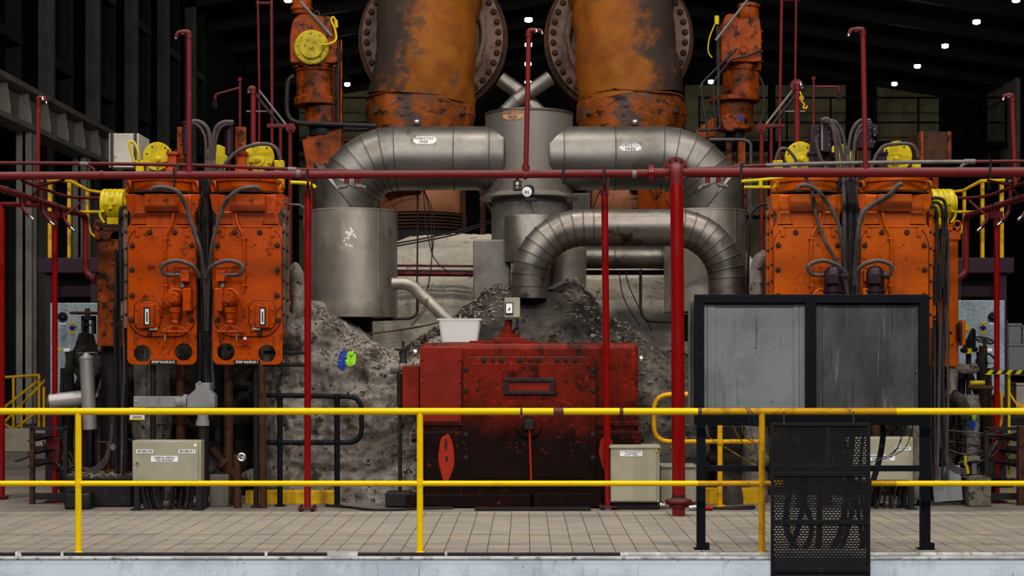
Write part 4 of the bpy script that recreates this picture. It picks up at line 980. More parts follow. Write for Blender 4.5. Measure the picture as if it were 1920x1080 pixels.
# ---------------------------------------------------------------- orange servo towers at the back
def tower_left():
    y = 18.9; k = y / F
    g = thing('servo_tower', 'tall orange servo tower with a bolted yellow disc on its head', 'machine', P(598, 430, y))
    def sec(name, cx, r, y0, y1, prof=None, m=orange_grimy, n=36):
        c = P(cx, y1, y); h = (y1 - y0) * k
        b = MB(); b.lathe(c, prof or [(r * k * .96, 0), (r * k, .01), (r * k, h - .01), (r * k * .96, h)], 'z', n); return b.build(name, m, g)
    sec('top_cap', 566, 18, -2, 28); sec('top_ring', 566, 21, 14, 20)
    b = MB(); b.pprism([(548, 38), (562, 26), (590, 26), (596, 30), (622, 30), (624, 60), (632, 80), (632, 118), (544, 118), (543, 70)], y - .25, .5, rnd=5); b.build('head', orange_grimy, g, bevel=.02)
    sec('neck_ring', 592, 43, 118, 130); sec('neck', 594, 40, 130, 137)
    sec('body', 594, 38, 137, 188); sec('body_flange', 596, 45, 185, 200); sec('lower_body', 606, 34, 200, 236)
    sec('waist', 606, 26, 236, 256, m=dark_steel)
    b = MB(); b.pprism([(566, 262), (640, 240), (640, 300), (575, 320)], y - .15, .3); b.build('bracket', orange_grimy, g, bevel=.01)
    b = MB(); b.pbox(575, 585, 256, 430, y - .1, .2); b.pbox(620, 632, 256, 430, y - .1, .2); b.build('leg', orange_grimy, g, bevel=.005)
    b = MB(); c = P(585, 90, y - .25); b.lathe(c, [(32 * k, 0), (32 * k, -.05), (30 * k, -.06)], 'y', 40); d = b.build('yellow_disc', yellow_dim, g)
    b = MB(); b.lathe(P(584, 88, y - .31), [(22 * k, 0), (22 * k, -.025), (21 * k, -.03)], 'y', 36); b.lathe(P(584.5, 88, y - .33), [(6 * k, 0), (6 * k, -.02), (3 * k, -.02), (3 * k, -.05)], 'y', 18); b.build('hub', yellow_dim, d)
    for i in range(10):
        t = 2 * PI * (i + .3) / 10; bolt(d, 585 + 28 * math.cos(t), 90 + 28 * math.sin(t), y - .31, 1.9, yellow_dim)
    b = MB(); b.ptube([(603, 84, y - .36), (618, 82, y - .36), (630, 74, y - .3), (628, 55, y - .28), (621, 38, y - .28), (625, 32, y - .28), (630, 40, y - .28)], y, 2.0, 8, sm=5); b.ptube([(630, 38, y - .28), (631, 52, y - .28)], y, 3.2, 8); b.build('yellow_cable', yellow_mach, d)
    for px in (625, 634, 640):
        b = MB(); b.ptube([(px, 75, y - .2), (px, 235, y - .2)], y, 1.8 if px != 634 else 3, 8); b.build('conduit', dark_steel if px != 640 else orange_grimy, g)
    b = MB(); b.ptube([(564, 4, y - .3), (622, 68, y - .3)], y, 3.0, 8); b.build('lifting_bar', steel_grey, g)
    b = MB(); b.ptube([(552, 142, y - .2), (541, 152, y - .2), (538, 180, y - .2), (540, 215, y - .2), (556, 229, y - .2), (600, 232, y - .2), (705, 236, y - .2)], y, 4.6, 12, sm=5); b.build('oil_hose', rubber, g)
    b = MB(); b.ptube([(600, 246, y - .1), (690, 243, y - .1)], y, 3, 8); b.ptube([(630, 137, y), (660, 150, y), (628, 145, y)], y, 1, 6); b.build('tube', dark_steel, g)
    for i in range(5): bolt(g, 556 + i * 18, 124, y - .27, 1.6, orange_grimy)
    b = MB(); b.torus(P(594, 26, y - .1), .03, .01, 'y', 16, 6); b.build('lifting_eye', rust, g)
tower_left()
def tower_right():
    y = 18.9; k = y / F
    g = thing('servo_tower', 'tall orange servo tower with black bent tubes and a blue spot', 'machine', P(1384, 430, y))
    def sec(name, cx, r, y0, y1, m=orange_grimy, n=36):
        c = P(cx, y1, y); h = (y1 - y0) * k
        b = MB(); b.lathe(c, [(r * k * .96, 0), (r * k, .01), (r * k, h - .01), (r * k * .96, h)], 'z', n); return b.build(name, m, g)
    sec('top_cap', 1403, 20, 8, 40); sec('top_ring', 1404, 22, 10, 16)
    b = MB(); b.pprism([(1352, 60), (1356, 40), (1362, 26), (1380, 26), (1384, 36), (1424, 30), (1428, 60), (1428, 116), (1352, 116)], y - .25, .5, rnd=6); b.build('head', orange_grimy, g, bevel=.02)
    sec('neck_ring', 1394, 33, 119, 136); sec('body', 1389, 34, 136, 186); sec('body_flange', 1377, 47, 184, 193); sec('lower_body', 1378, 34, 193, 246); sec('waist', 1378, 18, 246, 262, dark_steel)
    b = MB(); b.pprism([(1305, 245), (1335, 222), (1345, 222), (1345, 256), (1300, 262)], y - .1, .2); b.build('bracket', orange_grimy, g, bevel=.01)
    b = MB(); b.pbox(1384, 1398, 255, 430, y - .05, .15); b.pbox(1362, 1372, 262, 430, y - .02, .12); b.build('leg', orange_grimy, g, bevel=.005)
    b = MB(); b.lathe(P(1369, 231, y - .24), [(16.5 * k, 0), (16.5 * k, -.06), (15 * k, -.07)], 'y', 32); d = b.build('round_cover', orange_grimy, g)
    for i in range(8):
        t = 2 * PI * i / 8; bolt(d, 1369 + 13 * math.cos(t), 231 + 13 * math.sin(t), y - .31, 1.7, rust)
    b = MB(); b.lathe(P(1385.5, 222, y - .235), [(6.5 * k, 0), (6.5 * k, -.004)], 'y', 18); b.build('blue_spot', blue_spray, g)
    b = MB(); b.lathe(P(1394, 92, y - .25), [(9 * k, 0), (9 * k, -.03)], 'y', 24); d = b.build('small_cover', orange_grimy, g)
    for i in range(6):
        t = 2 * PI * i / 6; bolt(d, 1394 + 6 * math.cos(t), 92 + 6 * math.sin(t), y - .28, 1.3, rust)
    for pts, r in (([(1381, 91), (1330, 142), (1316, 158), (1315, 172), (1325, 235), (1327, 262)], 2.6), ([(1427, 94), (1398, 106), (1372, 112), (1362, 122), (1340, 152), (1338, 180), (1344, 262)], 2.2), ([(1345, 50), (1347, 120), (1347, 200), (1350, 235), (1344, 242), (1310, 244)], 3), ([(1422, 140), (1432, 165), (1431, 215), (1424, 232)], 2.2)):
        b = MB(); b.ptube([(p[0], p[1], y - .32) for p in pts], y, r, 10, sm=4); b.build('bent_tube', rubber, g)
    b = MB(); b.ptube([(1342, 76, y - .35), (1405, -4, y - .35)], y, 2.8, 8); b.build('lifting_bar', steel_grey, g)
    b = MB(); b.ptube([(1344, 30, y - .3), (1344, 46, y - .3)], y, 4.4, 8); b.ptube([(1341, 44, y - .3), (1330, 72, y - .3), (1328, 96, y - .3), (1335, 108, y - .3)], y, 1.2, 8, sm=4); b.build('yellow_cable', yellow_mach, g)
    for i in range(4): bolt(g, 1429, 58 + i * 19, y, 1.6, orange_grimy)
tower_right()
b = MB(); b.ptube([(1330, 262), (1395, 262), (1408, 268), (1408, 420)], 18.2, 3.0, 10, rnd=10)
top(b, 'bent_conduit', rubber_grey, 'pale dusty bent conduit above the water main near the blue spotted tower', 'conduit', P(1408, 420, 18.2))
# ---------------------------------------------------------------- lagging: rough plaster masses round the turbine casing
def interp(prof, x):
    for (a, b), (c, d) in zip(prof, prof[1:]):
        if a <= x <= c:
            t = (x - a) / (c - a); t = t * t * (3 - 2 * t) * .5 + t * .5
            return b + (d - b) * t
    return prof[0][1] if x < prof[0][0] else prof[-1][1]
def lumpy(name, prof, y, depth, m, label, amp, sc, seed, rr=.45, nx=150, nz=70, lean=0.0, edge=.35, cat='lagging'):
    """rough mass: front face up from the deck to a ragged top line, rounding over backwards"""
    x0p, x1p = prof[0][0], prof[-1][0]
    base = Vector((P((x0p + x1p) / 2, 0, y).x, y, 0))
    vs = []; fs = []
    for i in range(nx + 1):
        u = i / nx; px = x0p + (x1p - x0p) * u
        top_ = P(px, interp(prof, px), y + depth * .25)
        e = min(u, 1 - u) * (x1p - x0p) * y / F
        ey = edge * (1 - math.sqrt(max(0, 1 - (1 - min(1, e / edge)) ** 2)))
        r = min(rr, top_.z * .6); L1 = top_.z - r; L2 = r * 1.6 + depth
        for j in range(nz + 1):
            s = j / nz * (L1 + L2)
            if s < L1: z = s; d = lean * (s / max(L1, .01)) ** 2; nrm = Vector((0, -1, .15))
            elif s < L1 + r * 1.6:
                t = (s - L1) / (r * 1.6) * PI / 2; z = L1 + r * math.sin(t); d = lean + r * 1.0 * (1 - math.cos(t)); nrm = Vector((0, -math.cos(t), math.sin(t)))
            else: z = top_.z; d = lean + r + (s - L1 - r * 1.6); nrm = Vector((0, 0, 1))
            p = Vector((top_.x, y + ey + d, z))
            q = p * sc + Vector((seed, seed * 2.3, seed * .7))
            h = noise.fractal(q, .9, 2.1, 5) * amp + noise.noise(p * .9 + Vector((seed, 0, 0))) * amp * 1.4
            h -= abs(noise.noise(q * 2.7)) * amp * .8
            h -= abs(noise.noise(q * 6.1 + Vector((7, 0, 0)))) * amp * .45
            h += (abs(noise.noise(Vector((p.x * .8, p.y * .8, p.z * 3.4 + seed)))) - .2) * amp * 1.2
            if z < .02: h = 0
            p += nrm * h
            vs.append(p)
    for i in range(nx):
        for j in range(nz):
            a = i * (nz + 1) + j; fs.append((a, a + nz + 1, a + nz + 2, a + 1))
    b = MB(); b.add(vs, fs)
    return top(b, name, m, label, cat, base, ang=75)
cas = lumpy('casing_lagging', [(560, 470), (600, 446), (745, 437), (880, 440), (1090, 450), (1245, 448), (1400, 446), (1440, 480)], 18.25, .8, lag_white, 'whitewashed lagged turbine casing behind the drums and pipes', .05, 1.6, 2.0, rr=.9, nx=130, nz=70, edge=.5)
left_mass = lumpy('lagging_block', [(500, 585), (545, 566), (585, 576), (615, 596), (650, 624), (690, 652), (730, 668), (770, 668), (800, 650), (830, 640)], 15.9, .9, lag, 'rough grey lagging block with blue and lime spray paint', .075, 2.2, 4.0, rr=.4, nx=190, nz=130, edge=.25)
mound = lumpy('lagging_mound', [(740, 668), (790, 640), (830, 602), (870, 560), (905, 533), (930, 522), (960, 540), (1040, 546), (1080, 536), (1110, 556), (1140, 585), (1170, 606), (1205, 626), (1235, 652), (1275, 670), (1330, 690)], 15.98, 1.5, lag_soot, 'sooty grey lagging mound behind the red pedestal', .07, 2.0, 9.0, rr=.55, nx=220, nz=130, lean=.25, edge=.2)
rear_l = lumpy('lagging_bank', [(215, 690), (250, 640), (400, 620), (520, 600), (590, 590)], 16.75, .6, lag_grime_shade, 'rough lagging wall in shade below the stop valves by the beige junction box', .07, 2.4, 14.0, nx=110, nz=60, edge=.2)  # shade below the valves is put into its dark material
rear_r = lumpy('lagging_bank', [(1300, 600), (1400, 590), (1560, 610), (1700, 640), (1760, 690)], 16.75, .6, lag_grime_shade, 'rough lagging wall in shade behind the black framed screen', .07, 2.4, 17.0, nx=110, nz=60, edge=.2)  # dark material paints the shade behind the screen
def pillar(px0, px1, py, y, lab, m=lag, seed=3):
    b = MB(); q = P((px0 + px1) / 2, py, y); r = (px1 - px0) / 2 * y / F
    b.tube([Vector((q.x, y, z)) for z in [q.z * i / 16 for i in range(17)]], [r * (1 + .12 * noise.noise(Vector((i * .6, seed, 0)))) for i in range(17)], 24)
    o = top(b, 'lagged_pier', m, lab, 'pillar', (q.x, y, 0), ang=70); lump(o.data, .03, 4, seed); return o
pillar(250, 318, 640, 16.35, 'plastered grey pillar behind the orange stop valve with the dark name plate', seed=5)
pillar(478, 548, 640, 16.3, 'plastered grey pillar behind the dark brown pipe near the tube guard', seed=8)
pillar(204, 236, 655, 16.2, 'thin plastered pillar beside the hanging cable bundle', lag_soot, 12)
pillar(1345, 1395, 800, 15.8, 'lagged stub behind the yellow wires under the screen', lag_soot, 15)
pillar(1392, 1440, 800, 16.0, 'grey lagged stub under the screen beside the worn railing post', lag, 18)
pillar(1802, 1836, 740, 16.0, 'plastered pillar sprayed blue and lime beside the plinth', lag, 21)
def decal(parent, cx, cy, rx, ry, m, seed, name='spray_mark', y0=15.2):
    """paint sprayed on the rough surface: follows its relief"""
    dg = bpy.context.evaluated_depsgraph_get(); dg.update()
    off = loc_of(parent); b = MB(); n, r_ = 24, 7; vs = []; fs = []
    for j in range(r_ + 1):
        for k in range(n):
            t = 2 * PI * k / n; w = (1 + .18 * noise.noise(Vector((math.cos(t) * 1.5, math.sin(t) * 1.5, seed)))) * j / r_
            p = P(cx + rx * w * math.cos(t), cy + ry * w * math.sin(t), 15.9)
            ok, loc, nr, _ = parent.ray_cast(Vector((p.x, y0, p.z)) - off, Vector((0, 1, 0)))
            vs.append((loc + off - Vector((0, .007, 0))) if ok else p)
    for j in range(r_):
        for k in range(n):
            l = (k + 1) % n; fs.append((j * n + k, j * n + l, (j + 1) * n + l, (j + 1) * n + k))
    b.add(vs, fs); return b.build(name, m, parent, ang=80)
decal(left_mass, 641, 675, 9, 20, blue_spray, 3); decal(left_mass, 656, 673, 10, 16, lime_spray, 7)
pl = bpy.data.objects['lagged_pier.005']
decal(pl, 1824, 797, 6, 10, blue_spray, 4, y0=15.0); decal(pl, 1826, 780, 5, 8, lime_spray, 6, y0=15.0)
def chips(parent, prof, y, yr, n, seed, s0=.012, s1=.04):
    """loose flakes of lagging lying on the slope"""
    dg = bpy.context.evaluated_depsgraph_get(); dg.update()
    rn = random.Random(seed); off = loc_of(parent); b = MB()
    for _ in range(n):
        px = rn.uniform(prof[0], prof[1]); yy = y + rn.uniform(0, yr); x = P(px, 0, yy).x
        ok, loc, nr, _i = parent.ray_cast(Vector((x, yy, 6)) - off, Vector((0, 0, -1)))
        if not ok: continue
        p = loc + off; a = rn.uniform(s0, s1) * rn.uniform(.5, 1); w = a * rn.uniform(.15, .6); t = a * rn.uniform(.06, .25)
        M = Matrix.Rotation(rn.uniform(0, 6.28), 4, 'Z') @ Matrix.Rotation(rn.uniform(-1, 1), 4, 'X') @ Matrix.Rotation(rn.uniform(-.8, .8), 4, 'Y')
        vs = [p + M @ Vector((sx * a * rn.uniform(.7, 1), sy * w * rn.uniform(.7, 1), sz * t + t * .6)) for sx, sy, sz in ((-1, -1, -1), (1, -1, -1), (1, 1, -1), (-1, 1, -1), (-1, -1, 1), (1, -1, 1), (1, 1, 1), (-1, 1, 1))]
        b.add(vs, [(0, 1, 5, 4), (1, 2, 6, 5), (2, 3, 7, 6), (3, 0, 4, 7), (4, 5, 6, 7), (3, 2, 1, 0)])
    return tag(b.build('lagging_chips', rubble, parent, flat=True), kind='stuff')
chips(left_mass, (590, 800), 15.75, .9, 900, 3)
chips(mound, (770, 960), 16.05, .8, 900, 4)
chips(mound, (1060, 1290), 16.1, .8, 700, 5)

# ---------------------------------------------------------------- orange stop valve cabinets
def valve_cabinet(X, lab, m, wheel, plate_px, text, s, detail=True, group='orange stop valve cabinets'):
    """X maps pixel columns of the first valve onto this one; s is -1 where mirrored"""
    y = 15.3; k = y / F
    g = thing('stop_valve_cabinet', lab, 'valve', P(X(304), 683, y), group)
    def px(a, c): return (min(X(a), X(c)), max(X(a), X(c)))
    def pb(name, a, c, y0, y1, yy, d, mm=m, bev=.006, par=None):
        b = MB(); b.pbox(*px(a, c), y0, y1, yy, d); return b.build(name, mm, par or g, bevel=bev)
    def pt(pts): return [(X(a), c) for a, c in pts]
    pb('body', 246, 364, 398, 634, y + .02, .52, bev=.02)
    # front plate with two round openings
    q0, q1 = P(px(239, 368)[0], 683, y), P(px(239, 368)[1], 420, y)
    o = plate('front_plate', m, g, rrect(q0.x, q1.x, q0.z, q1.z, .06), [circle((P(X(267), 663, y).x, P(0, 663, y).z), 17.2 * k), circle((P(X(344), 660, y).x, P(0, 660, y).z), 17.2 * k)], y, .03, .004)
    # raised cover with rounded lower corners
    b = MB(); b.pprism(pt([(240, 450), (256, 427), (352, 427), (367, 450), (367, 605), (345, 631), (262, 631), (240, 605)]), y - .025, .03, rnd=20); b.build('cover', m, g, bevel=.005)
    b = MB(); b.pprism(pt([(238.8, 449), (255, 425.5), (353, 425.5), (368.2, 449), (368.2, 606), (346, 632.3), (261, 632.3), (238.8, 606)]), y - .004, .02, rnd=20); b.build('dark_gap', ink, g)  # black plate puts the shaded gap round the cover into colour
    pb('cover_ledge', 258, 352, 423, 427, y - .03, .04)
    pb('hinge_lug', 253, 261, 428, 444, y - .04, .02); pb('hinge_lug', 347, 355, 428, 444, y - .04, .02)
    b = MB(); b.pprism(pt([(250, 364), (358, 364), (360, 400), (248, 400)]), y + .035, .4); b.build('neck_block', m, g, bevel=.02)
    b = MB(); b.pprism(pt([(250, 396), (358, 396), (366, 425), (241, 425)]), y + .0, .4); b.build('neck', m, g, bevel=.015)
    b = MB(); b.pprism(pt([(268, 397), (338, 397), (330, 425), (276, 425)]), y - .012, .03); b.build('neck_step', m, g, bevel=.004)
    for a in (0, 1):
        q = (lambda t: t) if a == 0 else (lambda t: 608 - t)
        b = MB(); b.pprism(pt([(q(233), 364), (q(262), 364), (q(262), 424), (q(252), 414), (q(238), 392)]), y + .05, .3, rnd=5); b.build('shoulder_lug', m, g, bevel=.03, seg=3)
        b = MB(); q1_ = P(X(q(241)), 348, y + .1); b.torus(q1_, 8.0 * k, 2.7 * k, 'x' if a == 0 and not detail else Vector((.8, .6, 0)), 18, 8); b.cyl(q1_ + Vector((0, 0, -13 * k)), q1_ + Vector((0, 0, -7 * k)), 5.5 * k, 12); b.build('lifting_eye', m, g)
    c = P(X(306), 363, y + .30)
    b = MB(); b.lathe(c, [(60 * k, 0), (60 * k, 18 * k), (64 * k, 19 * k), (64 * k, 26 * k), (61 * k, 27 * k)], 'z', 48); b.build('cap_flange', m, g)
    b = MB(); b.lathe(c, [(66 * k, -3 * k), (66 * k, 1 * k)], 'z', 48); b.build('cap_joint', rust, g)
    pb('name_box', 271, 334, 364, 396, y - .06, .08, bev=.003)
    for a, c_ in ((273, 366), (303, 366), (332, 366), (273, 394), (303, 394), (332, 394)):
        bolt(g, X(a), c_, y - .06, .9, m, 'screw')
    b = MB(); b.ptube([(X(a), c_, y - .05) for a, c_ in [(326, 398), (322, 420), (313, 438), (310, 452), (309, 480), (311, 530), (311, 548)]], y, 2.5, 10, sm=4); b.build('conduit', m, g)
    for a, c_ in ((310, 447), (310, 535)):
        pb('conduit_clip', a - 5, a + 5, c_ - 1.5, c_ + 1.5, y - .065, .03, bev=.001)
    for a, c_ in ((280.5, 435.5), (327.5, 435.5), (248, 460), (359.5, 460), (247.5, 506), (248, 554), (247, 600), (280.5, 626), (359, 600)):
        bolt(g, X(a), c_, y - .03, 4.1, rust)
    bolt(g, X(361), 483, y - .03, 2.6, m)
    # gauge window
    gx = 276
    b = MB(); b.pprism(pt([(250.8, 563.8), (301.2, 563.8), (301.2, 618.2), (250.8, 618.2)]), y - .03, .02, rnd=15); b.build('dark_gap', ink, g)  # same dark gap painted round the gauge plate
    b = MB(); b.pprism(pt([(252, 565), (300, 565), (300, 617), (252, 617)]), y - .05, .03, rnd=14); gp = b.build('gauge_plate', m, g, bevel=.004)
    pb('gauge_frame', 264, 288, 571, 614, y - .09, .05, par=gp, bev=.004)
    pb('gauge_glass', 269, 281, 576, 611, y - .093, .01, glass_dark, .001, gp)
    pb('gauge_scale', 272, 279, 579, 608, y - .0945, .003, sticker, 0, gp)
    pb('gauge_pointer', 274.3, 276.6, 585, 603, y - .097, .003, ink, 0, gp)
    for a, c_ in ((256, 580), (256, 605), (296, 580), (296, 605), (276, 568)): bolt(gp, X(a), c_, y - .05, 2.7, m)
    pb('name_tag', 280, 295, 615, 619, y - .065, .012, chrome, .001)
    # hand drive with wheel
    w = wheel
    b = MB(); b.lathe(P(w - 2, 562, y - .05), [(16 * k, .04), (16 * k, -.10), (13 * k, -.12)], 'y', 32); gb = b.build('gearbox', m, g)
    b = MB(); b.lathe(P(w - 2, 562, y - .17), [(11 * k, 0), (11 * k, -.03), (8 * k, -.03), (8 * k, -.05), (5.5 * k, -.05), (5.5 * k, -.07)], 'y', 28); b.build('gear_cover', m, gb)
    for i in range(6):
        t = 2 * PI * i / 6 + .5; bolt(gb, w - 2 + 9.4 * math.cos(t), 562 + 9.4 * math.sin(t), y - .2, 1.3, rust)
    d_ = s
    def wb(name, a, c_, y0, y1, yy, dd, mm=m, bev=.005):
        b = MB(); b.pbox(min(w + d_ * a, w + d_ * c_), max(w + d_ * a, w + d_ * c_), y0, y1, yy, dd); return b.build(name, mm, g, bevel=bev)
    wb('terminal_box', 10, 27, 507, 528, y - .14, .12, bev=.008); wb('motor_block', -2, 34, 500, 545, y - .04, .06, bev=.02); wb('switch_box', 14, 29, 540, 583, y - .2, .16, bev=.008)
    wb('motor_fins', -2, 30, 498, 503, y - .05, .07, bev=.005)
    b = MB(); b.ptube([(w + d_ * 14, 528, y - .08), (w + d_ * 14, 540, y - .1)], y, 4, 10); b.build('gland', steel_grey, g)
    b = MB(); b.ptube([(w + d_ * 12, 545, y - .12), (w - d_ * 4, 543, y - .14), (w - d_ * 16, 556, y - .14), (w - d_ * 24, 575, y - .1), (w - d_ * 26, 592, y - .05)], y, 3.2, 10, sm=5); b.build('bent_conduit', m, g)
    b = MB(); c = P(w, 608, y - .12); b.lathe(c, [(5 * k, 0), (8 * k, 3 * k), (6 * k, 8 * k), (8 * k, 12 * k), (8 * k, 20 * k), (11 * k, 22 * k), (11 * k, 32 * k)], 'z', 24); b.build('spindle_column', m, g)
    hw = MB(); c = P(w, 622, y - .12); R = 25 * k
    hw.torus(c, R, 2.2 * k, 'z', 32, 8)
    for i in range(6):
        t = 2 * PI * i / 6 + .2; hw.tube([c + Vector((0, 0, 15 * k)), c + Vector((R * math.cos(t), R * math.sin(t), 0))], 1.4 * k, 6)
    hw.cyl(c + Vector((0, 0, 10 * k)), c + Vector((0, 0, 17 * k)), 5 * k, 14); hw.build('hand_wheel', m, g)
    b = MB(); c2 = c + Vector((-R * .6 * (1 if s > 0 else -1), -R * .6, 0)); b.cyl(c2 + Vector((0, 0, -17 * k)), c2, 1.9 * k, 10); b.build('crank_pin', chrome, g)
    pb('red_tag', 293, 299, 591, 602, y - .035, .01, red_tag, .001) if s > 0 else pb('red_tag', 305, 312, 637, 648, y - .035, .04, red_tag, .001)
    pb('tag_holder', 293, 299, 588, 591, y - .036, .01, label_white, 0) if s > 0 else pb('tag_holder', 306, 311, 632, 637, y - .036, .04, label_white, 0)
    b = MB(); a0 = w + d_ * 34
    b.ptube([(a0 + d_ * 12, 520, y - .1), (a0, 500, y - .16), (w + d_ * 6, 489, y - .2), (w - d_ * 18, 494, y - .2), (w - d_ * 25, 503, y - .2), (w - d_ * 18, 514, y - .18), (w - d_ * 6, 516, y - .14), (w + d_ * 10, 516, y - .1)], y, 3.7, 12, sm=6); b.build('loop_hose', rubber_grey, g)
    b = MB(); b.ptube([(w + d_ * 2, 516, y - .115), (w + d_ * 9, 516, y - .1)], y, 4.3, 10); b.build('hose_ferrule', chrome, g)
    # dark name plate with pale engraving
    a, c_ = plate_px
    b = MB(); b.pbox(a, c_, 675, 683.5, y - .012, .012); npl = b.build('name_plate', ink, g, bevel=.001)
    if text: lettering(text, (a + c_) / 2, 679, y - .0125, 4.4, letter_pale, npl, width=(c_ - a) * .86, bold=.001)
    for a, c_ in ((299, 643), (315, 643), (300, 663), (315, 663)): bolt(g, X(a), c_, y - .002, 1.0, dark_steel, 'hole_plug')
    # bolted side flange and the legs that carry the valve
    b = MB(); b.pbox(*px(232, 239), 395, 615, y + .06, .10); b.pbox(*px(226, 232), 395, 600, y + .12, .06); fl_ = b.build('side_flange', flange_brown if m is not orange_aged else m, g, bevel=.004)
    for i in range(7):
        bolt(fl_, X(236), 404 + i * 31, y + .06, 2.2, dark_steel); bolt(fl_, X(229), 408 + i * 31, y + .12, 2.4, dark_steel)
    for a, r, yy in ((287, 5.5, y + .12), (339, 8.5, y + .3)):
        b = MB(); q = P(X(a), 670, yy); b.tube([q, (q.x, q.y, 0)], r * yy / F, 16); b.lathe((q.x, q.y, 0), [(r * yy / F * 1.8, 0), (r * yy / F * 1.8, .02)], 'z', 16); b.build('leg', dark_steel if r < 6 else rust, g)
    for a in (252, 256, 350, 354):
        pb('rod', a - .5, a + .5, 632, 650, y - .004, .008, dark_steel, 0)
    return g
valve_cabinet(lambda p: p, 'orange stop valve with hand wheel between cable bundle and hose bundle, above the junction box', orange, 328, (281, 331), 'STOP VALVE LH 2', 1)
valve_cabinet(lambda p: 767.5 - p, 'orange stop valve with hand wheel beside the slim red post near the dented drum', orange, 431, (439, 487), 'STOP VALVE LH 1', -1)
valve_cabinet(lambda p: 1981 - p, 'amber orange stop valve rising behind the dark sheet of the screen beside the yellow drum', orange_aged, 1648, (1650, 1700), 'STOP VALVE RH 2', -1)
valve_cabinet(lambda p: p + 1211.5, 'amber orange stop valve rising behind the black screen beside the drum with red standpipe', orange_aged, 1540, (1492, 1542), 'STOP VALVE RH 1', 1)
# purple motors on the valves behind the screen
for px, lab in ((1562, 'purple domed motor above the screen edge, nearer the thick red standpipe'), (1641, 'purple domed motor above the screen edge, nearer the yellow drum')):
    y = 15.14; k = y / F
    g = thing('valve_motor', lab, 'motor', P(px, 560, y), 'purple motors on the valves behind the screen')
    b = MB(); b.lathe(P(px, 560, y), [(17 * k, 0), (17 * k, 45 * k), (15 * k, 54 * k), (9 * k, 60 * k), (2 * k, 62 * k)], 'z', 28); b.cyl(P(px, 530, y), P(px, 530, y + .16), .04, 10); b.build('housing', purple, g)
    b = MB(); b.pbox(px - 12, px + 12, 512, 532, y - .13, .1); b.build('terminal_box', purple, g, bevel=.01)
    b = MB(); b.lathe(P(px, 548, y), [(20 * k, 0), (20 * k, 4 * k)], 'z', 24); b.build('foot_ring', purple, g)
    b = MB(); b.ptube([(px + 14, 516, y - .1), (px + 24, 520, y - .1), (px + 28, 514, y - .05)], y, 4, 10); b.build('cable_gland', rubber, g)

# yellow cam discs and pedestals on top of the valves
def cam(cx, cy, r, s, lab, ped, y=16.0, box=None, half=False, loop=False):
    k = y / F
    g = thing('cam_disc', lab, 'disc', P(cx, 345, y), 'yellow cam discs over the stop valves')
    b = MB(); c = P(cx, cy, y); b.lathe(c, [(r * k, .03), (r * k, -.03), (r * .96 * k, -.04)], 'y', 44); d = b.build('disc', yellow_mach, g)
    if not half:
        b = MB(); b.lathe(P(cx + s * 2, cy + 5, y - .04), [(12 * k, 0), (12 * k, -.02), (5 * k, -.02), (5 * k, -.05), (2 * k, -.06)], 'y', 24); b.build('hub', yellow_mach, d)
        b = MB(); b.pprism([(cx + s * 2, cy - 1), (cx + s * 20, cy + 2), (cx + s * 20, cy + 9), (cx + s * 2, cy + 11)], y - .08, .03, rnd=3); b.build('arm', yellow_mach, d, bevel=.004)
        for t in (.6, 1.6, 2.4, 3.4, 4.2, 5.4): bolt(d, cx + r * .8 * math.cos(t), cy + r * .8 * math.sin(t), y - .04, 1.5, dark_steel)
    b = MB(); b.pbox(cx - 10, cx + 10, cy + r * .6, 352, y + .0, .14); b.build('support', yellow_mach if half else orange, g, bevel=.004)
    if half:
        b = MB(); b.pbox(cx - 5, cx + 5, 352, 933, y + .04, .08); b.build('leg', dark_steel, g)
    if ped:
        a, mm = ped
        b = MB(); b.pbox(a - 8, a + 8, 287, 350, y - .12, .12); b.pbox(a - 11, a + 11, 284, 290, y - .14, .16); b.pbox(a - 12, a + 12, 315, 322, y - .13, .15); b.build('pedestal', mm, g, bevel=.006)
        for q in (a - 7, a, a + 7):
            b = MB(); b.ptube([(q, 290, y - .08), (q, 280, y - .08)], y, 1.8, 8); b.build('stud', dark_steel, g)
    if box:
        b = MB(); b.pbox(box[0], box[1], 300, 352, y - .05, .12); b.build('limit_switch_box', yellow_mach, g, bevel=.006)
    if loop:
        b = MB(); q = [(252, 304), (243, 272), (246, 266), (252, 268), (259, 284), (261, 300)]
        b.ptube([(a, c_, y - .05) for a, c_ in q], y, 2.6, 10, sm=5); b.build('cable_loop', yellow_mach, g)
    return g
cam(296, 294, 27, 1, 'yellow cam disc beside the yellow cable loop', (322, orange), box=(254, 269), loop=True)
cam(486, 295, 28, -1, 'yellow cam disc under an arched black hose near the dented drum', (452, orange), box=(514, 531))
cam(408, 294, 22, 1, 'yellow cam disc half hidden between the hoses above the stop valves', None, y=16.6, half=True)
cam(1500, 294, 28, 1, 'yellow cam disc beside the purple pedestal above the service pipe', (1526, purple), box=(1451, 1468))
cam(1681, 293, 28, -1, 'yellow cam disc under an arched hose next to the rusty orange box', (1655, purple), box=(1711, 1727))
cam(1574, 292, 22, 1, 'yellow cam disc half hidden between the purple manifolds', None, y=16.6, half=True)
for px0, px1, m, lab in ((332, 347, orange_grimy, 'orange upright bracket behind the hooked standpipe over the stop valve'), (441, 461, orange_grimy, 'orange upright bracket beside the purple cylinder')):
    b = MB(); b.pbox(px0, px1, 238, 352, 16.1, .03); b.pbox(px0 + (0 if px0 > 400 else 12), px0 + (3 if px0 > 400 else 15), 238, 352, 16.0, .12)
    o = top(b, 'upright_bracket', m, lab, 'bracket', P(px0, 352, 16.1), bevel=.003)
    for py in (262, 270): bolt(o, (px0 + px1) / 2, py, 16.1, 2.6, m)
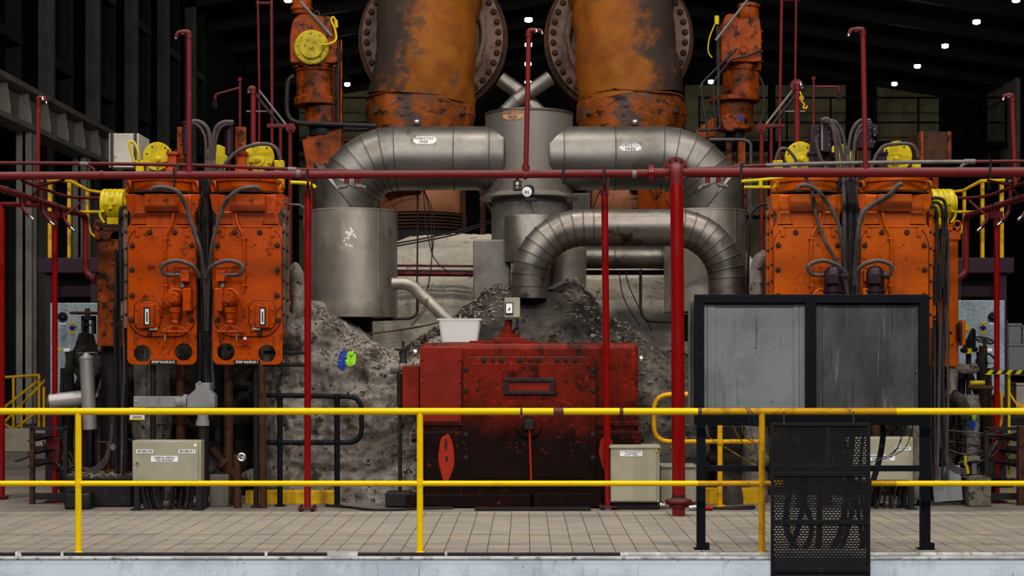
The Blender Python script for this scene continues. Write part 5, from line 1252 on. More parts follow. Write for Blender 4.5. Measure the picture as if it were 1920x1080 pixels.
for cx, lab in ((430, 'purple servo cylinder over the stop valve beside the orange bracket'), (350, 'purple servo cylinder just behind the hooked standpipe')):
    k = 15.95 / F; b = MB(); b.lathe(P(cx, 290, 15.95), [(8 * k, 0), (8 * k, 56 * k), (10 * k, 57 * k), (10 * k, 62 * k)], 'z', 20); b.lathe(P(cx, 352, 15.95), [(4 * k, 0), (4 * k, 62 * k)], 'z', 12)
    top(b, 'servo_cylinder', purple, lab, 'cylinder', P(cx, 352, 15.95))
g = thing('hose_manifold', 'tall purple hose manifold above the yellow disc by the thick red standpipe side', 'manifold', P(1540, 352, 15.9))
for a, c_, y0, y1, yy in ((1520, 1538, 234, 352, 15.9), (1539, 1560, 228, 285, 15.82), (1545, 1572, 285, 352, 15.95)):
    b = MB(); b.pbox(a, c_, y0, y1, yy, .16); o = b.build('block', purple, g, bevel=.008)
    for i in range(4): bolt(o, (a + c_) / 2 + 5, y0 + 8 + i * 12, yy, 1.4, steel_grey)
b = MB(); b.pbox(1540, 1543, 233, 282, 15.8, .02); b.build('rack_strip', steel_grey, g)
g = thing('hose_manifold', 'tall purple hose manifold behind the hooked standpipe over the screen', 'manifold', P(1630, 352, 15.9))
for a, c_, y0, y1, yy in ((1608, 1640, 232, 278, 15.9), (1636, 1647, 234, 254, 15.84), (1612, 1634, 278, 352, 15.95)):
    b = MB(); b.pbox(a, c_, y0, y1, yy, .16); o = b.build('block', purple, g, bevel=.008)
    for i in range(3): bolt(o, c_ - 7, y0 + 8 + i * 12, yy, 1.4, steel_grey)
# boxes behind the valves
def tall_box(px0, px1, y0, y1, y, side, m, ms, lab, zb=None):
    g = thing('tall_box', lab, 'box', P(px0, y1, y))
    a = P(px0, y1, y); c = P(px1, y0, y)
    b = MB(); b.box(a.x, c.x, y, y + .5, a.z, c.z); b.build('body', m, g, bevel=.006)
    for x in (a.x + .02, c.x - .05):
        b = MB(); b.box(x, x + .03, y - .02, y, a.z, c.z); b.build('edge_strip', ms, g)
    b = MB(); b.box(a.x + .1, a.x + .16, y + .2, y + .3, 0, a.z); b.box(c.x - .16, c.x - .1, y + .2, y + .3, 0, a.z); b.build('leg', ms, g)
tall_box(204, 260, 250, 314, 17.2, -1, steel_pale, steel_shade, 'pale streaked grey box above the yellow drum behind the valves')
tall_box(1722, 1785, 247, 306, 17.2, 1, rust, orange_grimy, 'rusty orange box with edge strips behind the yellow drum')
# side cabinets with yellow drums
def side_cab(s):
    X = (lambda p: p) if s < 0 else (lambda p: 1979 - p)
    m = orange_grimy if s < 0 else orange_aged; y = 15.95; k = y / F
    g = thing('side_valve_cabinet', 'grimy orange side cabinet behind the cable bundle with a yellow drum on top' if s < 0 else 'orange side cabinet beside the speckled panel with a yellow drum on top', 'cabinet', P(X(210), 690, y))
    def pb(name, a, c_, y0, y1, yy, d, mm, bev=.006, par=None):
        b = MB(); b.pbox(min(X(a), X(c_)), max(X(a), X(c_)), y0, y1, yy, d); return b.build(name, mm, par or g, bevel=bev)
    pb('body', 182, 245, 448, 650 if s < 0 else 688, y, .5, m, .012); pb('shoulder', 177, 245, 432, 450, y - .02, .5, m, .01); pb('top_ledge', 192, 240, 420, 433, y - .03, .45, rust if s < 0 else m, .006)
    b = MB(); b.torus(P(X(184), 421, y - .02), 6.5 * k, 2.2 * k, 'y', 20, 8); b.cyl(P(X(184), 432, y - .02), P(X(184), 427, y - .02), 3.5 * k, 12); b.build('lifting_eye', m, g)
    for y0, y1 in ((434, 498), (600, 650)):
        b = MB(); b.pprism([(X(a), c_) for a, c_ in [(206, y0), (245, y0), (245, y1), (206, y1)]] if y0 < 500 else [(X(a), c_) for a, c_ in [(190, y0), (226, y0), (226, y1), (190, y1)]], y - .02, .03, rnd=12); o = b.build('access_cover', m, g, bevel=.004)
        for a, c_ in ((211, y0 + 22), (211, y1 - 12)) if y0 < 500 else ((196, y0 + 24), (210, y0 + 8), (219, y0 + 36)): bolt(o, X(a), c_, y - .02, 2.4, rust)
    # drum with its axis across
    c = P(X(215), 384, y + .15); w = 21 * k
    b = MB(); prof = [(29 * k, -w), (30 * k, -w + .01)]
    for i in range(4):
        h = -w + .01 + i * (2 * w - .02) / 4; e = (2 * w - .02) / 4
        prof += [(30 * k, h + .004), (30 * k, h + e * .55), (28.3 * k, h + e * .62), (28.3 * k, h + e * .92), (30 * k, h + e)]
    prof += [(29 * k, w), (20 * k, w + .01), (20 * k, w + .03), (8 * k, w + .03)]
    b.lathe(c, prof, 'x', 44); dr = b.build('drum', yellow_mach, g)
    b = MB(); b.box(c.x - .06, c.x + .06, c.y - .17, c.y - .14, c.z - .02, c.z + .01); b.box(c.x - .02, c.x + .02, c.y - .175, c.y - .15, c.z - .06, c.z + .06); b.build('drum_latch', yellow_mach, dr, bevel=.004)
    pb('drum_foot', 200, 232, 408, 422, y + .02, .25, yellow_mach, .004)
    b = MB(); b.ptube([(X(196), 396, y), (X(188), 398, y), (X(189), 408, y), (X(196), 418, y)], y, 2.6, 10, sm=4); b.build('handle_loop', yellow_mach, g)
    if s > 0:
        pb('hand_crank', 168, 176, 600, 648, y - .1, .12, m, .01); pb('crank_gear', 174, 180, 606, 640, y - .12, .12, dark_steel, .01)
    b = MB(); q = P(X(212), 650, y + .25); b.tube([q, (q.x, q.y, 0)], .12, 20); b.build('leg', dark_steel, g)
side_cab(-1); side_cab(1)

# ---------------------------------------------------------------- hose and cable bundles
ORD = 'first second third fourth fifth sixth seventh eighth ninth tenth eleventh twelfth thirteenth fourteenth'.split()
def run(px0, px1, pts_y, y, n, seed, lab, group, r0=2.2, r1=3.6, ms=(rubber, rubber, rubber_grey), wig=3.0, spread=1.0, dy=.25, top_pt=None, name='hanging_cable'):
    rn = random.Random(seed); first = None
    for i in range(n):
        a = px0 + (px1 - px0) * (i + .5) / n + rn.uniform(-2, 2); yy = y + rn.uniform(0, dy); pts = []
        for j, py in enumerate(pts_y):
            pts.append((a + rn.uniform(-wig, wig) * (1 if j else .5), py + rn.uniform(-4, 4), yy + rn.uniform(-.03, .03)))
        if top_pt: pts = [(t[0] + rn.uniform(-4, 4), t[1] + rn.uniform(-3, 3), yy) for t in top_pt] + pts
        b = MB(); b.ptube(pts, yy, rn.uniform(r0, r1), 8, sm=4)
        top(b, name, ms[i % len(ms)], lab % ORD[i], 'cable', P(pts[-1][0], pts[-1][1], yy), group)
run(370, 400, (335, 400, 470, 540, 610, 680, 730), 15.32, 12, 1, 'black hose in the bundle over the grey conduit tee, %s from the yellow drum side', 'hose bundle between the stop valves by the junction box')
run(216, 241, (470, 540, 610, 690, 780, 888), 15.45, 11, 2, 'black cable in the bundle beside the grimy side cabinet, %s from the capped pipe', 'cable bundle by the grimy side cabinet', 1.6, 3.4)
run(1574, 1616, (330, 380, 440, 500, 560), 15.25, 14, 3, 'black hose in the bundle between amber stop valves, %s from the red standpipe side', 'hose bundle between the amber stop valves', 2.2, 4.0)
run(1747, 1778, (430, 520, 620, 720, 830, 900), 15.45, 12, 4, 'black cable in the bundle behind the screen edge, %s from the screen', 'cable bundle beside the screen', 1.8, 3.4)
AL = 'arched hoses over the stop valves by the junction box'
for pts, r, lab in (([(352, 229), (372, 228), (388, 240), (394, 262), (393, 300), (388, 345)], 4.0, 'arched grey hose from the purple cylinder beside the hooked standpipe, outer of two'), ([(352, 232), (366, 232), (380, 246), (386, 270), (386, 345)], 3.0, 'arched grey hose from the purple cylinder beside the hooked standpipe, inner of two'),
                    ([(438, 229), (418, 230), (404, 242), (399, 270), (398, 300), (396, 345)], 4.0, 'arched grey hose from the purple cylinder next to the orange bracket, outer of two'), ([(436, 233), (420, 235), (409, 248), (403, 280), (400, 345)], 2.6, 'arched grey hose from the purple cylinder next to the orange bracket, inner of two')):
    hose('arched_hose', lab, 'hose', pts, 15.85, r, rubber_grey, AL)
hose('arched_hose', 'long black hose arching over the yellow cam disc toward the bundle', 'hose', [(526, 300), (520, 282), (508, 272), (488, 270), (462, 276), (440, 288), (424, 305), (410, 325), (400, 350)], 15.8, 3.6, rubber_grey, AL)
for pts, r, lab in (([(283, 357), (290, 352), (312, 352), (334, 361), (348, 385), (358, 415), (368, 445), (378, 480), (384, 540, 15.3), (386, 620, 15.4)], 4.0, 'thick black hose curving over the name box of the valve by the cable bundle'), ([(487, 354), (478, 351), (450, 356), (428, 372), (415, 398), (405, 430), (396, 470), (391, 540, 15.3), (389, 620, 15.4)], 4.0, 'thick black hose curving over the name box of the valve near the dented drum'),
                    ([(1496, 357), (1500, 349), (1515, 348), (1535, 360), (1556, 388), (1570, 415), (1577, 445), (1584, 500, 15.25), (1588, 570, 15.3)], 4.0, 'thick grey hose curving over the amber valve next to the thick red standpipe'), ([(1692, 345), (1684, 348), (1668, 365), (1640, 382), (1618, 398), (1611, 420), (1608, 450), (1603, 500, 15.25), (1600, 570, 15.3)], 4.6, 'thick grey hose rising across the amber valve next to the yellow drum')):
    hose('valve_hose', lab, 'hose', pts, 15.18, r, rubber_grey, 'thick hoses across the valve fronts')
hose('slack_hose', 'long slack grey hose slanting down across the amber valve to the purple motor', 'hose', [(1510, 330), (1522, 355), (1527, 385), (1532, 410), (1545, 450), (1568, 490), (1585, 535), (1590, 556)], 15.2, 3.4, rubber_grey)
RL = 'arched hoses over the amber stop valves'
for pts, r, lab in (([(1540, 226), (1552, 224), (1562, 240), (1568, 275), (1572, 330)], 4.2, 'arched dusty hose from the manifold by the thick standpipe side, thickest one'), ([(1546, 228), (1560, 230), (1572, 255), (1580, 300), (1584, 335)], 3.6, 'arched dusty hose from the manifold by the thick standpipe side, middle one'), ([(1552, 226), (1568, 230), (1582, 258), (1586, 300), (1590, 335)], 3.0, 'arched dusty hose from the manifold by the thick standpipe side, outermost one'),
                    ([(1632, 226), (1614, 226), (1600, 240), (1592, 270), (1588, 335)], 3.4, 'arched hose behind the hooked standpipe over the screen, outermost one'), ([(1634, 230), (1618, 232), (1604, 254), (1598, 300), (1594, 335)], 2.8, 'arched hose behind the hooked standpipe over the screen, middle one'), ([(1626, 238), (1610, 250), (1602, 280), (1600, 340)], 2.6, 'arched hose behind the hooked standpipe over the screen, inner one'),
                    ([(1530, 255), (1532, 275), (1540, 300), (1552, 320), (1560, 332)], 3.0, 'grey hose hanging down the front of the purple manifold'), ([(1722, 296), (1716, 278), (1704, 270), (1680, 270), (1658, 274), (1644, 290), (1634, 315), (1628, 340)], 3.4, 'long hose arching over the yellow cam disc beside the rusty orange box'), ([(1454, 300), (1462, 281), (1474, 279), (1486, 290), (1498, 312), (1504, 330)], 3.0, 'hose arching over the yellow cam disc near the bent conduit')):
    hose('arched_hose', lab, 'hose', pts, 15.75, r, rubber_grey, RL)
for i, pts in enumerate(([(1747, 372), (1762, 372), (1772, 382), (1774, 420), (1770, 480), (1768, 540)], [(1748, 380), (1758, 380), (1766, 392), (1768, 430), (1764, 500), (1763, 560)], [(1746, 388), (1752, 388), (1756, 400), (1757, 440), (1754, 520), (1754, 570)])):
    hose('arched_hose', ('black hose arching from the amber valve under the yellow drum, outer one', 'black hose arching from the amber valve under the yellow drum, middle one', 'black hose arching from the amber valve under the yellow drum, inner one')[i], 'hose', pts, 15.4, 3.2, rubber, RL)
hose('arched_hose', 'black hose arching beside the valve under the yellow drum by the grimy cabinet', 'hose', [(240, 388), (232, 388), (226, 396), (225, 430), (226, 480), (228, 560)], 15.4, 3.4, rubber, AL)
for i in range(3):
    hose('copper_tube', ('thin bent tube on the grimy side cabinet, top one', 'thin bent tube on the grimy side cabinet, middle one', 'thin bent tube on the grimy side cabinet, lowest one')[i], 'tube', [(238, 463 + i * 5), (226, 468 + i * 5), (216 + i * 3, 478 + i * 4), (217 + i * 3, 520), (221 + i * 3, 600)], 15.6, 1.2, dark_steel, 'bent tubes on the grimy side cabinet')

# ---------------------------------------------------------------- red bearing pedestal
py_ = 15.38; k = py_ / F
ped = thing('bearing_pedestal', 'big oily red bearing pedestal with bolted door in the centre of the machine', 'machine', P(990, 950, py_))
def rb(name, x0, x1, y0, y1, yy, d, m=brick_red, bev=.006, par=None, seg=2):
    b = MB(); b.pbox(x0, x1, y0, y1, yy, d); return b.build(name, m, par or ped, bevel=bev, seg=seg)
b = MB(); b.pprism([(787, 795), (787, 643), (1197, 641), (1197, 800), (1200, 806)], py_, .62); rb('housing', 787, 1197, 643, 930, py_ + .0, .6, brick_red, .06, seg=4)
rb('lower_body', 795, 1203, 808, 930, py_ - .01, .6, brick_red, .015)
rb('split_flange', 787, 1201, 790, 799, py_ - .02, .62, brick_red, .006)
lp = rb('side_cover', 787, 866, 650, 791, py_ - .025, .04, brick_red_clean, .01)
for a, c_ in ((791, 674), (862, 674), (791, 716), (862, 716), (791, 757), (862, 757)): bolt(lp, a, c_, py_ - .025, 3.0, brick_red_clean)
b = MB(); b.pprism([(868, 905), (868, 668), (1117, 668), (1117, 905)], py_ - .06, .08, rnd=18); dr = b.build('door', brick_red, ped, bevel=.008)
b = MB(); b.pprism([(866.3, 906), (866.3, 666.5), (1118.7, 666.5), (1118.7, 906)], py_ - .03, .05, rnd=19); b.build('dark_gap', ink, ped)  # black plate drawn as the shaded gap round the door
b = MB(); b.pprism([(880, 896), (880, 681), (1105, 681), (1105, 896)], py_ - .068, .03, rnd=10); b.build('door_panel', brick_red, dr, bevel=.004)
for a in (907, 924, 940, 974, 1010, 1045, 1060, 1078): bolt(dr, a, 675, py_ - .06, 4.2 if a not in (924, 1060) else 3.2, dark_steel)
for c_ in (693, 732, 815, 858): bolt(dr, 873.5, c_, py_ - .06, 4.0, dark_steel); bolt(dr, 1111.5, c_, py_ - .06, 4.0, dark_steel)
for x0, x1, y0, y1 in ((944, 1040, 709, 716), (944, 1040, 733, 740), (944, 952, 716, 733), (1032, 1040, 716, 733)): rb('handle_frame', x0, x1, y0, y1, py_ - .10, .05, dark_steel, .006, dr)
rb('handle_recess', 952, 1032, 716, 733, py_ - .075, .01, brick_red_clean, 0, dr)
b = MB(); b.lathe(P(992, 798, py_ - .07), [(24 * k, .02), (24 * k, -.03), (21 * k, -.045), (12 * k, -.045)], 'y', 36); hb = b.build('hub_cover', brick_red, dr)
rb('square_cap', 983, 1001, 787, 806, py_ - .16, .06, dark_steel, .008, hb); rb('cap_pin', 988, 994, 778, 788, py_ - .14, .03, dark_steel, .004, hb)
b = MB(); b.ptube([(993, 806, py_ - .12), (994, 840, py_ - .09), (996, 903, py_ - .08)], py_, 2.2, 8); b.build('drip_rod', red_touch, dr)
rb('base_rail', 762, 995, 927, 951, py_ - .06, .3, brick_red, .006); rb('base_rail', 1000, 1128, 925, 951, py_ - .06, .3, brick_red, .006); rb('base_block', 722, 770, 924, 950, py_ - .0, .3, dark_steel, .01)
sb = rb('side_box', 754, 786, 686, 765, py_ + .05, .3, brick_red_clean, .006)
b = MB(); n = 30; me = bpy.data.meshes.new('paint_patch')
def blob(name, cx, cy, rx, ry, m, par, yy, seed, pw=1.0):
    vs = []
    for i in range(36):
        t = 2 * PI * i / 36; w = 1 + .1 * noise.noise(Vector((math.cos(t) * 2, math.sin(t) * 2, seed)))
        vs.append(P(cx + rx * w * math.cos(t) * (1 - .35 * (math.sin(t) > 0) * math.sin(t)), cy + ry * w * math.sin(t), yy) - loc_of(par))
    me = bpy.data.meshes.new(name); me.from_pydata(vs, [], [tuple(range(36))]); return link(name, me, m, par)
blob('paint_patch', 837, 860, 15, 46, red_touch, ped, py_ - .0125, 2); blob('paint_patch', 1137, 850, 14, 34, red_touch, ped, py_ - .0125, 5)
for c_, ry in ((834, 12), (861, 6)): blob('bare_patch', 836 + (0 if c_ < 850 else 1.5), c_, 2.6, ry, dark_steel, ped, py_ - .0135, c_)
for a, c_ in ((782, 661), (1199, 673)):
    b = MB(); q = P(a, c_, py_ + .2); b.cyl(q, q + Vector((.03 if a > 1000 else -.03, 0, 0)), .035, 14); b.build('silver_plug', chrome, ped)
b = MB(); b.ptube([(1197, 825, py_ + .2), (1207, 825, py_ + .2)], py_, 4, 10); b.ptube([(795, 822, py_ + .1), (777, 822, py_ + .1)], py_, 5.5, 10); b.ptube([(781, 822, py_ + .1), (772, 822, py_ + .1)], py_, 8, 8); b.build('side_plug', brick_red, ped)
rb('top_cover', 925, 985, 633, 643, py_ + .1, .3, brick_red_clean, .006); rb('top_cover_plate', 880, 1005, 639, 644, py_ + .08, .4, brick_red, .004)
b = MB(); c = P(953, 634, py_ + .22); b.lathe(c, [(19 * k, 0), (19 * k, 6 * k), (14 * k, 8 * k), (14 * k, 14 * k), (8 * k, 15 * k), (7.5 * k, 34 * k), (9 * k, 35 * k)], 'z', 24); b.build('filler_pipe', brick_red_clean, ped)
b = MB(); b.ptube([(962, 622, py_ + .15), (970, 612, py_ + .12), (970, 598, py_ + .12)], py_, 2.4, 8); b.ball(P(970, 614, py_ + .12), 4 * k, 10); b.build('gauge_pipe', dark_steel, ped)
b = MB(); c = P(1036, 642, py_ + .25); b.lathe(c, [(9 * k, 0), (9 * k, 4 * k), (5 * k, 6 * k), (5 * k, 14 * k)], 'z', 16); b.ptube([(1028, 632, py_ + .25), (1044, 628, py_ + .25)], py_, 2, 8); b.build('small_fitting', rust, ped)
for a in (800, 880, 905, 1005, 1150, 1180): bolt(ped, a, 642, py_ + .25, 3.0, rust, axis='z')
# dial gauge on the mound
g = thing('gauge_box', 'small beige gauge box with white dial face on the lagging above the red filler pipe', 'gauge', P(970, 594, py_ + .12))
b = MB(); b.pbox(946, 975, 558, 595, py_ + .05, .12); b.build('body', beige, g, bevel=.006)
b = MB(); b.pbox(947, 962, 567, 590, py_ + .035, .016); b.build('dial_frame', dark_steel, g, bevel=.002)
b = MB(); b.pbox(949, 960.5, 569, 587, py_ + .03, .006); b.build('dial_face', label_white, g)
b = MB(); b.ptube([(953, 583, py_ + .028), (956, 576, py_ + .028)], py_, .7, 6); b.lathe(P(955, 580, py_ + .029), [(2 * k, 0), (2 * k, -.002)], 'y', 10); b.build('needle', red_tag, g)
# white tub on the pedestal
ty = 15.5
g = thing('plastic_tub', 'white rectangular plastic tub standing on the red pedestal', 'tub', P(861, 641, ty))
def loft(rings):
    b = MB(); vs = []; fs = []; n = len(rings[0])
    for r in rings: vs += r
    for i in range(len(rings) - 1):
        for j in range(n):
            l = (j + 1) % n; fs.append((i * n + j, i * n + l, (i + 1) * n + l, (i + 1) * n + j))
    fs.append(tuple(range(n))); fs.append(tuple((len(rings) - 1) * n + j for j in range(n))); b.add(vs, fs); return b
def rr_ring(px0, px1, py, d, inset):
    a, c = P(px0, py, ty), P(px1, py, ty); rct = rrect(a.x + inset, c.x - inset, ty - .0 + inset, ty + d - inset, .035, 4)
    return [Vector((x, yy, a.z)) for x, yy in rct]
loft([rr_ring(828, 895, 641.5, .26, 0), rr_ring(821, 901, 601, .32, 0), rr_ring(819, 903, 601, .32, -.004), rr_ring(819, 903, 597, .32, -.004), rr_ring(823, 899, 597, .31, .004), rr_ring(829, 893, 637, .26, .006)]).build('tub', white_plastic, g)
# grey isolating valve beside the pedestal
vy = 15.62; kv = vy / F
g = thing('isolating_valve', 'grey isolating valve with small hand wheel beside the red side box', 'valve', P(752, 760, vy))
b = MB(); b.ptube([(732, 690), (746, 690), (756, 690), (776, 682)], vy, 8, 16); b.lathe(P(740, 690, vy), [(11 * kv, -8 * kv), (11 * kv, 8 * kv)], 'x', 18); b.ball(P(756, 688, vy), 11 * kv, 14); b.build('body', steel_grey, g)
b = MB(); b.lathe(P(756, 680, vy), [(9 * kv, 0), (6 * kv, 8 * kv), (6 * kv, 18 * kv), (3 * kv, 22 * kv), (3 * kv, 40 * kv)], 'z', 16); b.build('bonnet', dark_steel, g)
b = MB(); b.torus(P(755, 655, vy), 14 * kv, 1.8 * kv, 'z', 24, 8)
for i in range(3): t = PI * i / 3; q = P(755, 655, vy); v = Vector((math.cos(t), math.sin(t), 0)) * 14 * kv; b.tube([q - v, q + v], 1.2 * kv, 6)
b.build('hand_wheel', dark_steel, g)
b = MB(); pr = []
for i in range(14): pr += [(7 * kv, -i * 4.5 * kv), (5.6 * kv, -(i * 4.5 + 2.2) * kv)]
b.lathe(P(750, 700, vy), pr, 'z', 16); b.cyl(P(750, 760, vy), Vector((P(750, 0, vy).x, vy, 0)), .02, 10); b.build('corrugated_hose', rubber, g)

# ---------------------------------------------------------------- tube guards, junction boxes, kerbs
def guard(pts_list, posts, y, r, m, lab, corner):
    g = thing('tube_guard', lab, 'guard rail', P(posts[0], 945, y))
    for p_ in pts_list:
        b = MB(); b.ptube(p_, y, r, 12, rnd=corner); b.build('rail', m, g)
    for px in posts:
        b = MB(); q = P(px, pts_list[0][1][1], y); b.tube([q, (q.x, q.y, 0)], r * 1.15 * y / F, 12)
        for py in (pts_list[0][1][1], 829): b.lathe(P(px, py, y), [(r * 1.3 * y / F, -.03), (r * 1.6 * y / F, 0), (r * 1.3 * y / F, .03)], 'z', 12)
        b.lathe((q.x, q.y, 0), [(.06, 0), (.06, .012)], 'z', 14); b.build('post', m, g)
guard([[(500, 741), (678, 744), (678, 830), (500, 830)]], (525, 632), 15.55, 4.6, screen_black, 'dark grey tube guard with rounded end before the lagging block', 26)
guard([[(1432, 738), (1226, 740), (1226, 828), (1432, 828)]], (1350,), 15.55, 4.4, yellow_worn, 'worn yellow tube guard with rounded end behind the thick red standpipe', 30)
b = MB(); b.ptube([(495, 661), (572, 661), (578, 668), (578, 678), (572, 684), (495, 684)], 15.62, 3.6, 10, rnd=8); top(b, 'bent_tube', dark_steel, 'dark bent tube loop under the stop valve near the slim red post', 'tube', P(540, 684, 15.62))
for pts, lab in (([(697, 600), (770, 597), (782, 590), (783, 560), (783, 530)], 'black bent tube running from the drum pedestal along the casing'), ([(1201, 505), (1201, 585), (1212, 602), (1262, 604)], 'black bent tube on the white casing beside the thick red standpipe')):
    b = MB(); b.ptube(pts, 17.3, 2.8, 10, rnd=16); top(b, 'bent_tube', rubber, lab, 'tube', P(pts[0][0], pts[0][1], 17.3))
for x0, x1, y0, y1, lab in ((460, 627, 920, 943, 'yellow painted kerb beam on the floor behind the slim red post'), (1322, 1432, 915, 938, 'yellow painted kerb beam on the floor under the screen')):
    b = MB(); a = P(x0, y1, 15.75); c = P(x1, y0, 15.75); b.box(a.x, c.x, 15.75, 15.85, 0, c.z); top(b, 'kerb_beam', yellow_dark, lab, 'beam', a, bevel=.006)
def jbox(px0, px1, py0, py1, y, lab, d=.2, legs=True, hinge=True):
    g = thing('junction_box', lab, 'box', P((px0 + px1) / 2, 955, y), 'beige electrical boxes')
    b = MB(); b.pbox(px0, px1, py0, py1, y, d); bd = b.build('body', beige, g, bevel=.006)
    b = MB(); b.pbox(px0 + 1, px1 - 6, py0 + 2, py1 - 2, y - .018, .02); dr_ = b.build('door', beige, g, bevel=.004)
    if legs:
        for a in (px0 + 9, px1 - 4):
            q = P(a, py1, y + .05); b = MB(); b.box(q.x - .025, q.x + .025, y + .03, y + .08, 0, q.z + .01); b.box(q.x - .05, q.x + .05, y - .02, y + .1, 0, .012); b.build('leg', dark_steel, g)
    return g, dr_
g, d1 = jbox(248, 377, 826, 903, 15.12, 'beige junction box with three white labels in front of the stop valves')
b = MB(); b.pbox(253.5, 260.5, 864, 872, 15.09, .02); lk = b.build('lock', steel_pale, d1, bevel=.003)
b = MB(); b.lathe(P(257, 868, 15.09), [(1.6 * 15.1 / F, 0), (1.6 * 15.1 / F, -.003)], 'y', 10); b.build('keyhole', ink, d1)
def sign(par, x0, x1, y0, y1, y, lines, h, w=.86, m=label_white, mi=ink):
    b = MB(); b.pbox(x0, x1, y0, y1, y - .002, .003); s_ = b.build('label_plate', m, par)
    for (t, cy_, ww) in lines: lettering(t, (x0 + x1) / 2, cy_, y - .0025, h, mi, s_, width=(x1 - x0) * ww, bold=.002)
    return s_
sign(d1, 255.5, 287, 843, 850, 15.10, [('3I10U10', 846.5, .86)], 4.4)
sign(d1, 335, 366.5, 843, 850, 15.10, [('3I10U11', 846.5, .86)], 4.4)
sign(d1, 283, 333.5, 855, 866, 15.10, [('L/HAND No.1 AND No.2', 858.2, .76), ('STOP VALVE J-BOX', 863.2, .64)], 3.4)
sign(d1, 363, 369, 830, 837, 15.10, [], 3); b = MB(); b.pprism([(362, 832.5), (365.5, 828), (369, 832.5)], 15.096, .002); b.build('warning_triangle', yellow_mach, d1)
rn = random.Random(5)
for i, a in enumerate((266, 274, 281, 288, 294, 302, 320, 326, 338, 350, 358)):
    hose('box_cable', 'thick black cable below the three-label junction box, %s from its lock side' % ORD[i], 'cable', [(a, 900), (a + 2, 925), (a + (10 if a < 300 else -4), 957)], 15.2 + .04 * (i % 3), rn.uniform(3, 4.6), rubber, 'cables under the junction box with three labels')
g, d2 = jbox(1145, 1237, 836, 942, 15.16, 'beige floor cabinet with small white notice beside the slim red post', .3, False)
sign(d2, 1162.5, 1204.5, 845, 855.5, 15.14, [('No. NORMAL SWITCH OR CUBICAL', 847, .9), ('TO THE PRESSURE', 850, .5), ('IS NOT  Offset', 853, .6)], 1.6)
b = MB(); b.pprism([(1227, 847), (1231, 841), (1235, 847)], 15.136, .002); b.build('warning_triangle', yellow_mach, d2)
b = MB(); b.pbox(1150, 1234, 941, 957, 15.2, .25); b.build('plinth', dark_steel, g)
b = MB(); b.pbox(1143, 1239, 836, 841, 15.13, .32); b.build('rain_hood', beige, g, bevel=.004)
g, d3 = jbox(1590, 1712, 820, 902, 15.2, 'beige junction box half hidden by the perforated panel under the screen')
sign(d3, 1679, 1712 - 4, 838, 844.5, 15.18, [('3I10U1', 841, .8)], 4.2)
sign(d3, 1626, 1678, 853, 864, 15.18, [('R/HAND No.1 AND No.2', 856.2, .8), ('STOP VALVE J-BOX', 861.2, .66)], 3.4)
b = MB(); b.pbox(1703, 1708, 823, 829, 15.178, .003); b.build('warning_triangle', yellow_mach, d3)
for i in range(9):
    a = 1628 + i * 9
    hose('box_cable', 'black cable under the junction box by the screen, %s from the perforated panel' % ORD[i], 'cable', [(a, 898), (a - 4, 925), (a - 12 + 4 * (i % 3), 954)], 15.28 + .05 * (i % 3), 2.6, rubber, 'cables under the junction box behind the panel')
b = MB(); b.pbox(1238, 1306, 872, 942, 15.6, .3); b.pbox(1238, 1306, 872, 878, 15.58, .3); top(b, 'concrete_plinth', conc, 'low concrete plinth behind the thick red standpipe', 'plinth', P(1270, 942, 15.6), bevel=.01)
b = MB(); b.pbox(1712, 1742, 800, 938, 15.5, .3); top(b, 'concrete_pier', lag, 'narrow rough pier between the beige junction box and the screen leg', 'pier', P(1727, 938, 15.5), bevel=.02)
b = MB(); b.pbox(890, 1108, 951, 955, 15.06, .14); o = top(b, 'floor_strip', dark_steel, 'flat dark metal strip lying on the tiles before the red pedestal', 'strip', P(1000, 955, 15.06)); o.location.z += .008 - (P(0, 955, 15.06).z)
for pts, m, lab, r in (([(1300, 938, 15.3), (1330, 943, 15.2), (1380, 936, 15.3), (1412, 938, 15.4), (1405, 946, 15.2), (1345, 946, 15.2)], rubber, 'black cable loop lying on the floor under the screen', 2.4), ([(1237, 940, 15.3), (1250, 942, 15.3), (1262, 938, 15.3)], chrome, 'crumpled silver foil wrap at the foot of the thick red standpipe', 6), ([(1292, 944, 15.1), (1304, 942, 15.1), (1312, 941, 15.1)], chrome, 'crumpled silver tape beside the screen leg on the floor', 5), ([(1312, 941, 15.1), (1324, 940, 15.1), (1336, 938, 15.1)], red_tag, 'red plastic plug lying on the floor beside the screen leg', 4.5)):
    b = MB(); q = [Vector((P(a, c_, yy).x, yy, r * yy / F)) for a, c_, yy in pts]; b.tube(smooth(q, 5), r * 15.2 / F, 10); o = top(b, 'floor_item' if False else ('floor_cable' if m is rubber else 'cable_plug' if m is red_tag else 'foil_wrap'), m, lab, 'cable' if m is rubber else 'plug' if m is red_tag else 'foil', q[0])
    if m is chrome: lump(o.data, .02, 14, r)
b = MB(); b.tube(smooth([Vector((P(a, 0, yy).x, yy, .012)) for a, yy in ((610, 15.5), (650, 15.35), (690, 15.1), (740, 15.08), (790, 15.2), (850, 15.25))], 6), .012, 8); top(b, 'floor_cable', rubber, 'black cable lying on the floor before the lagging block', 'cable', (P(700, 0, 15.1).x, 15.1, 0))
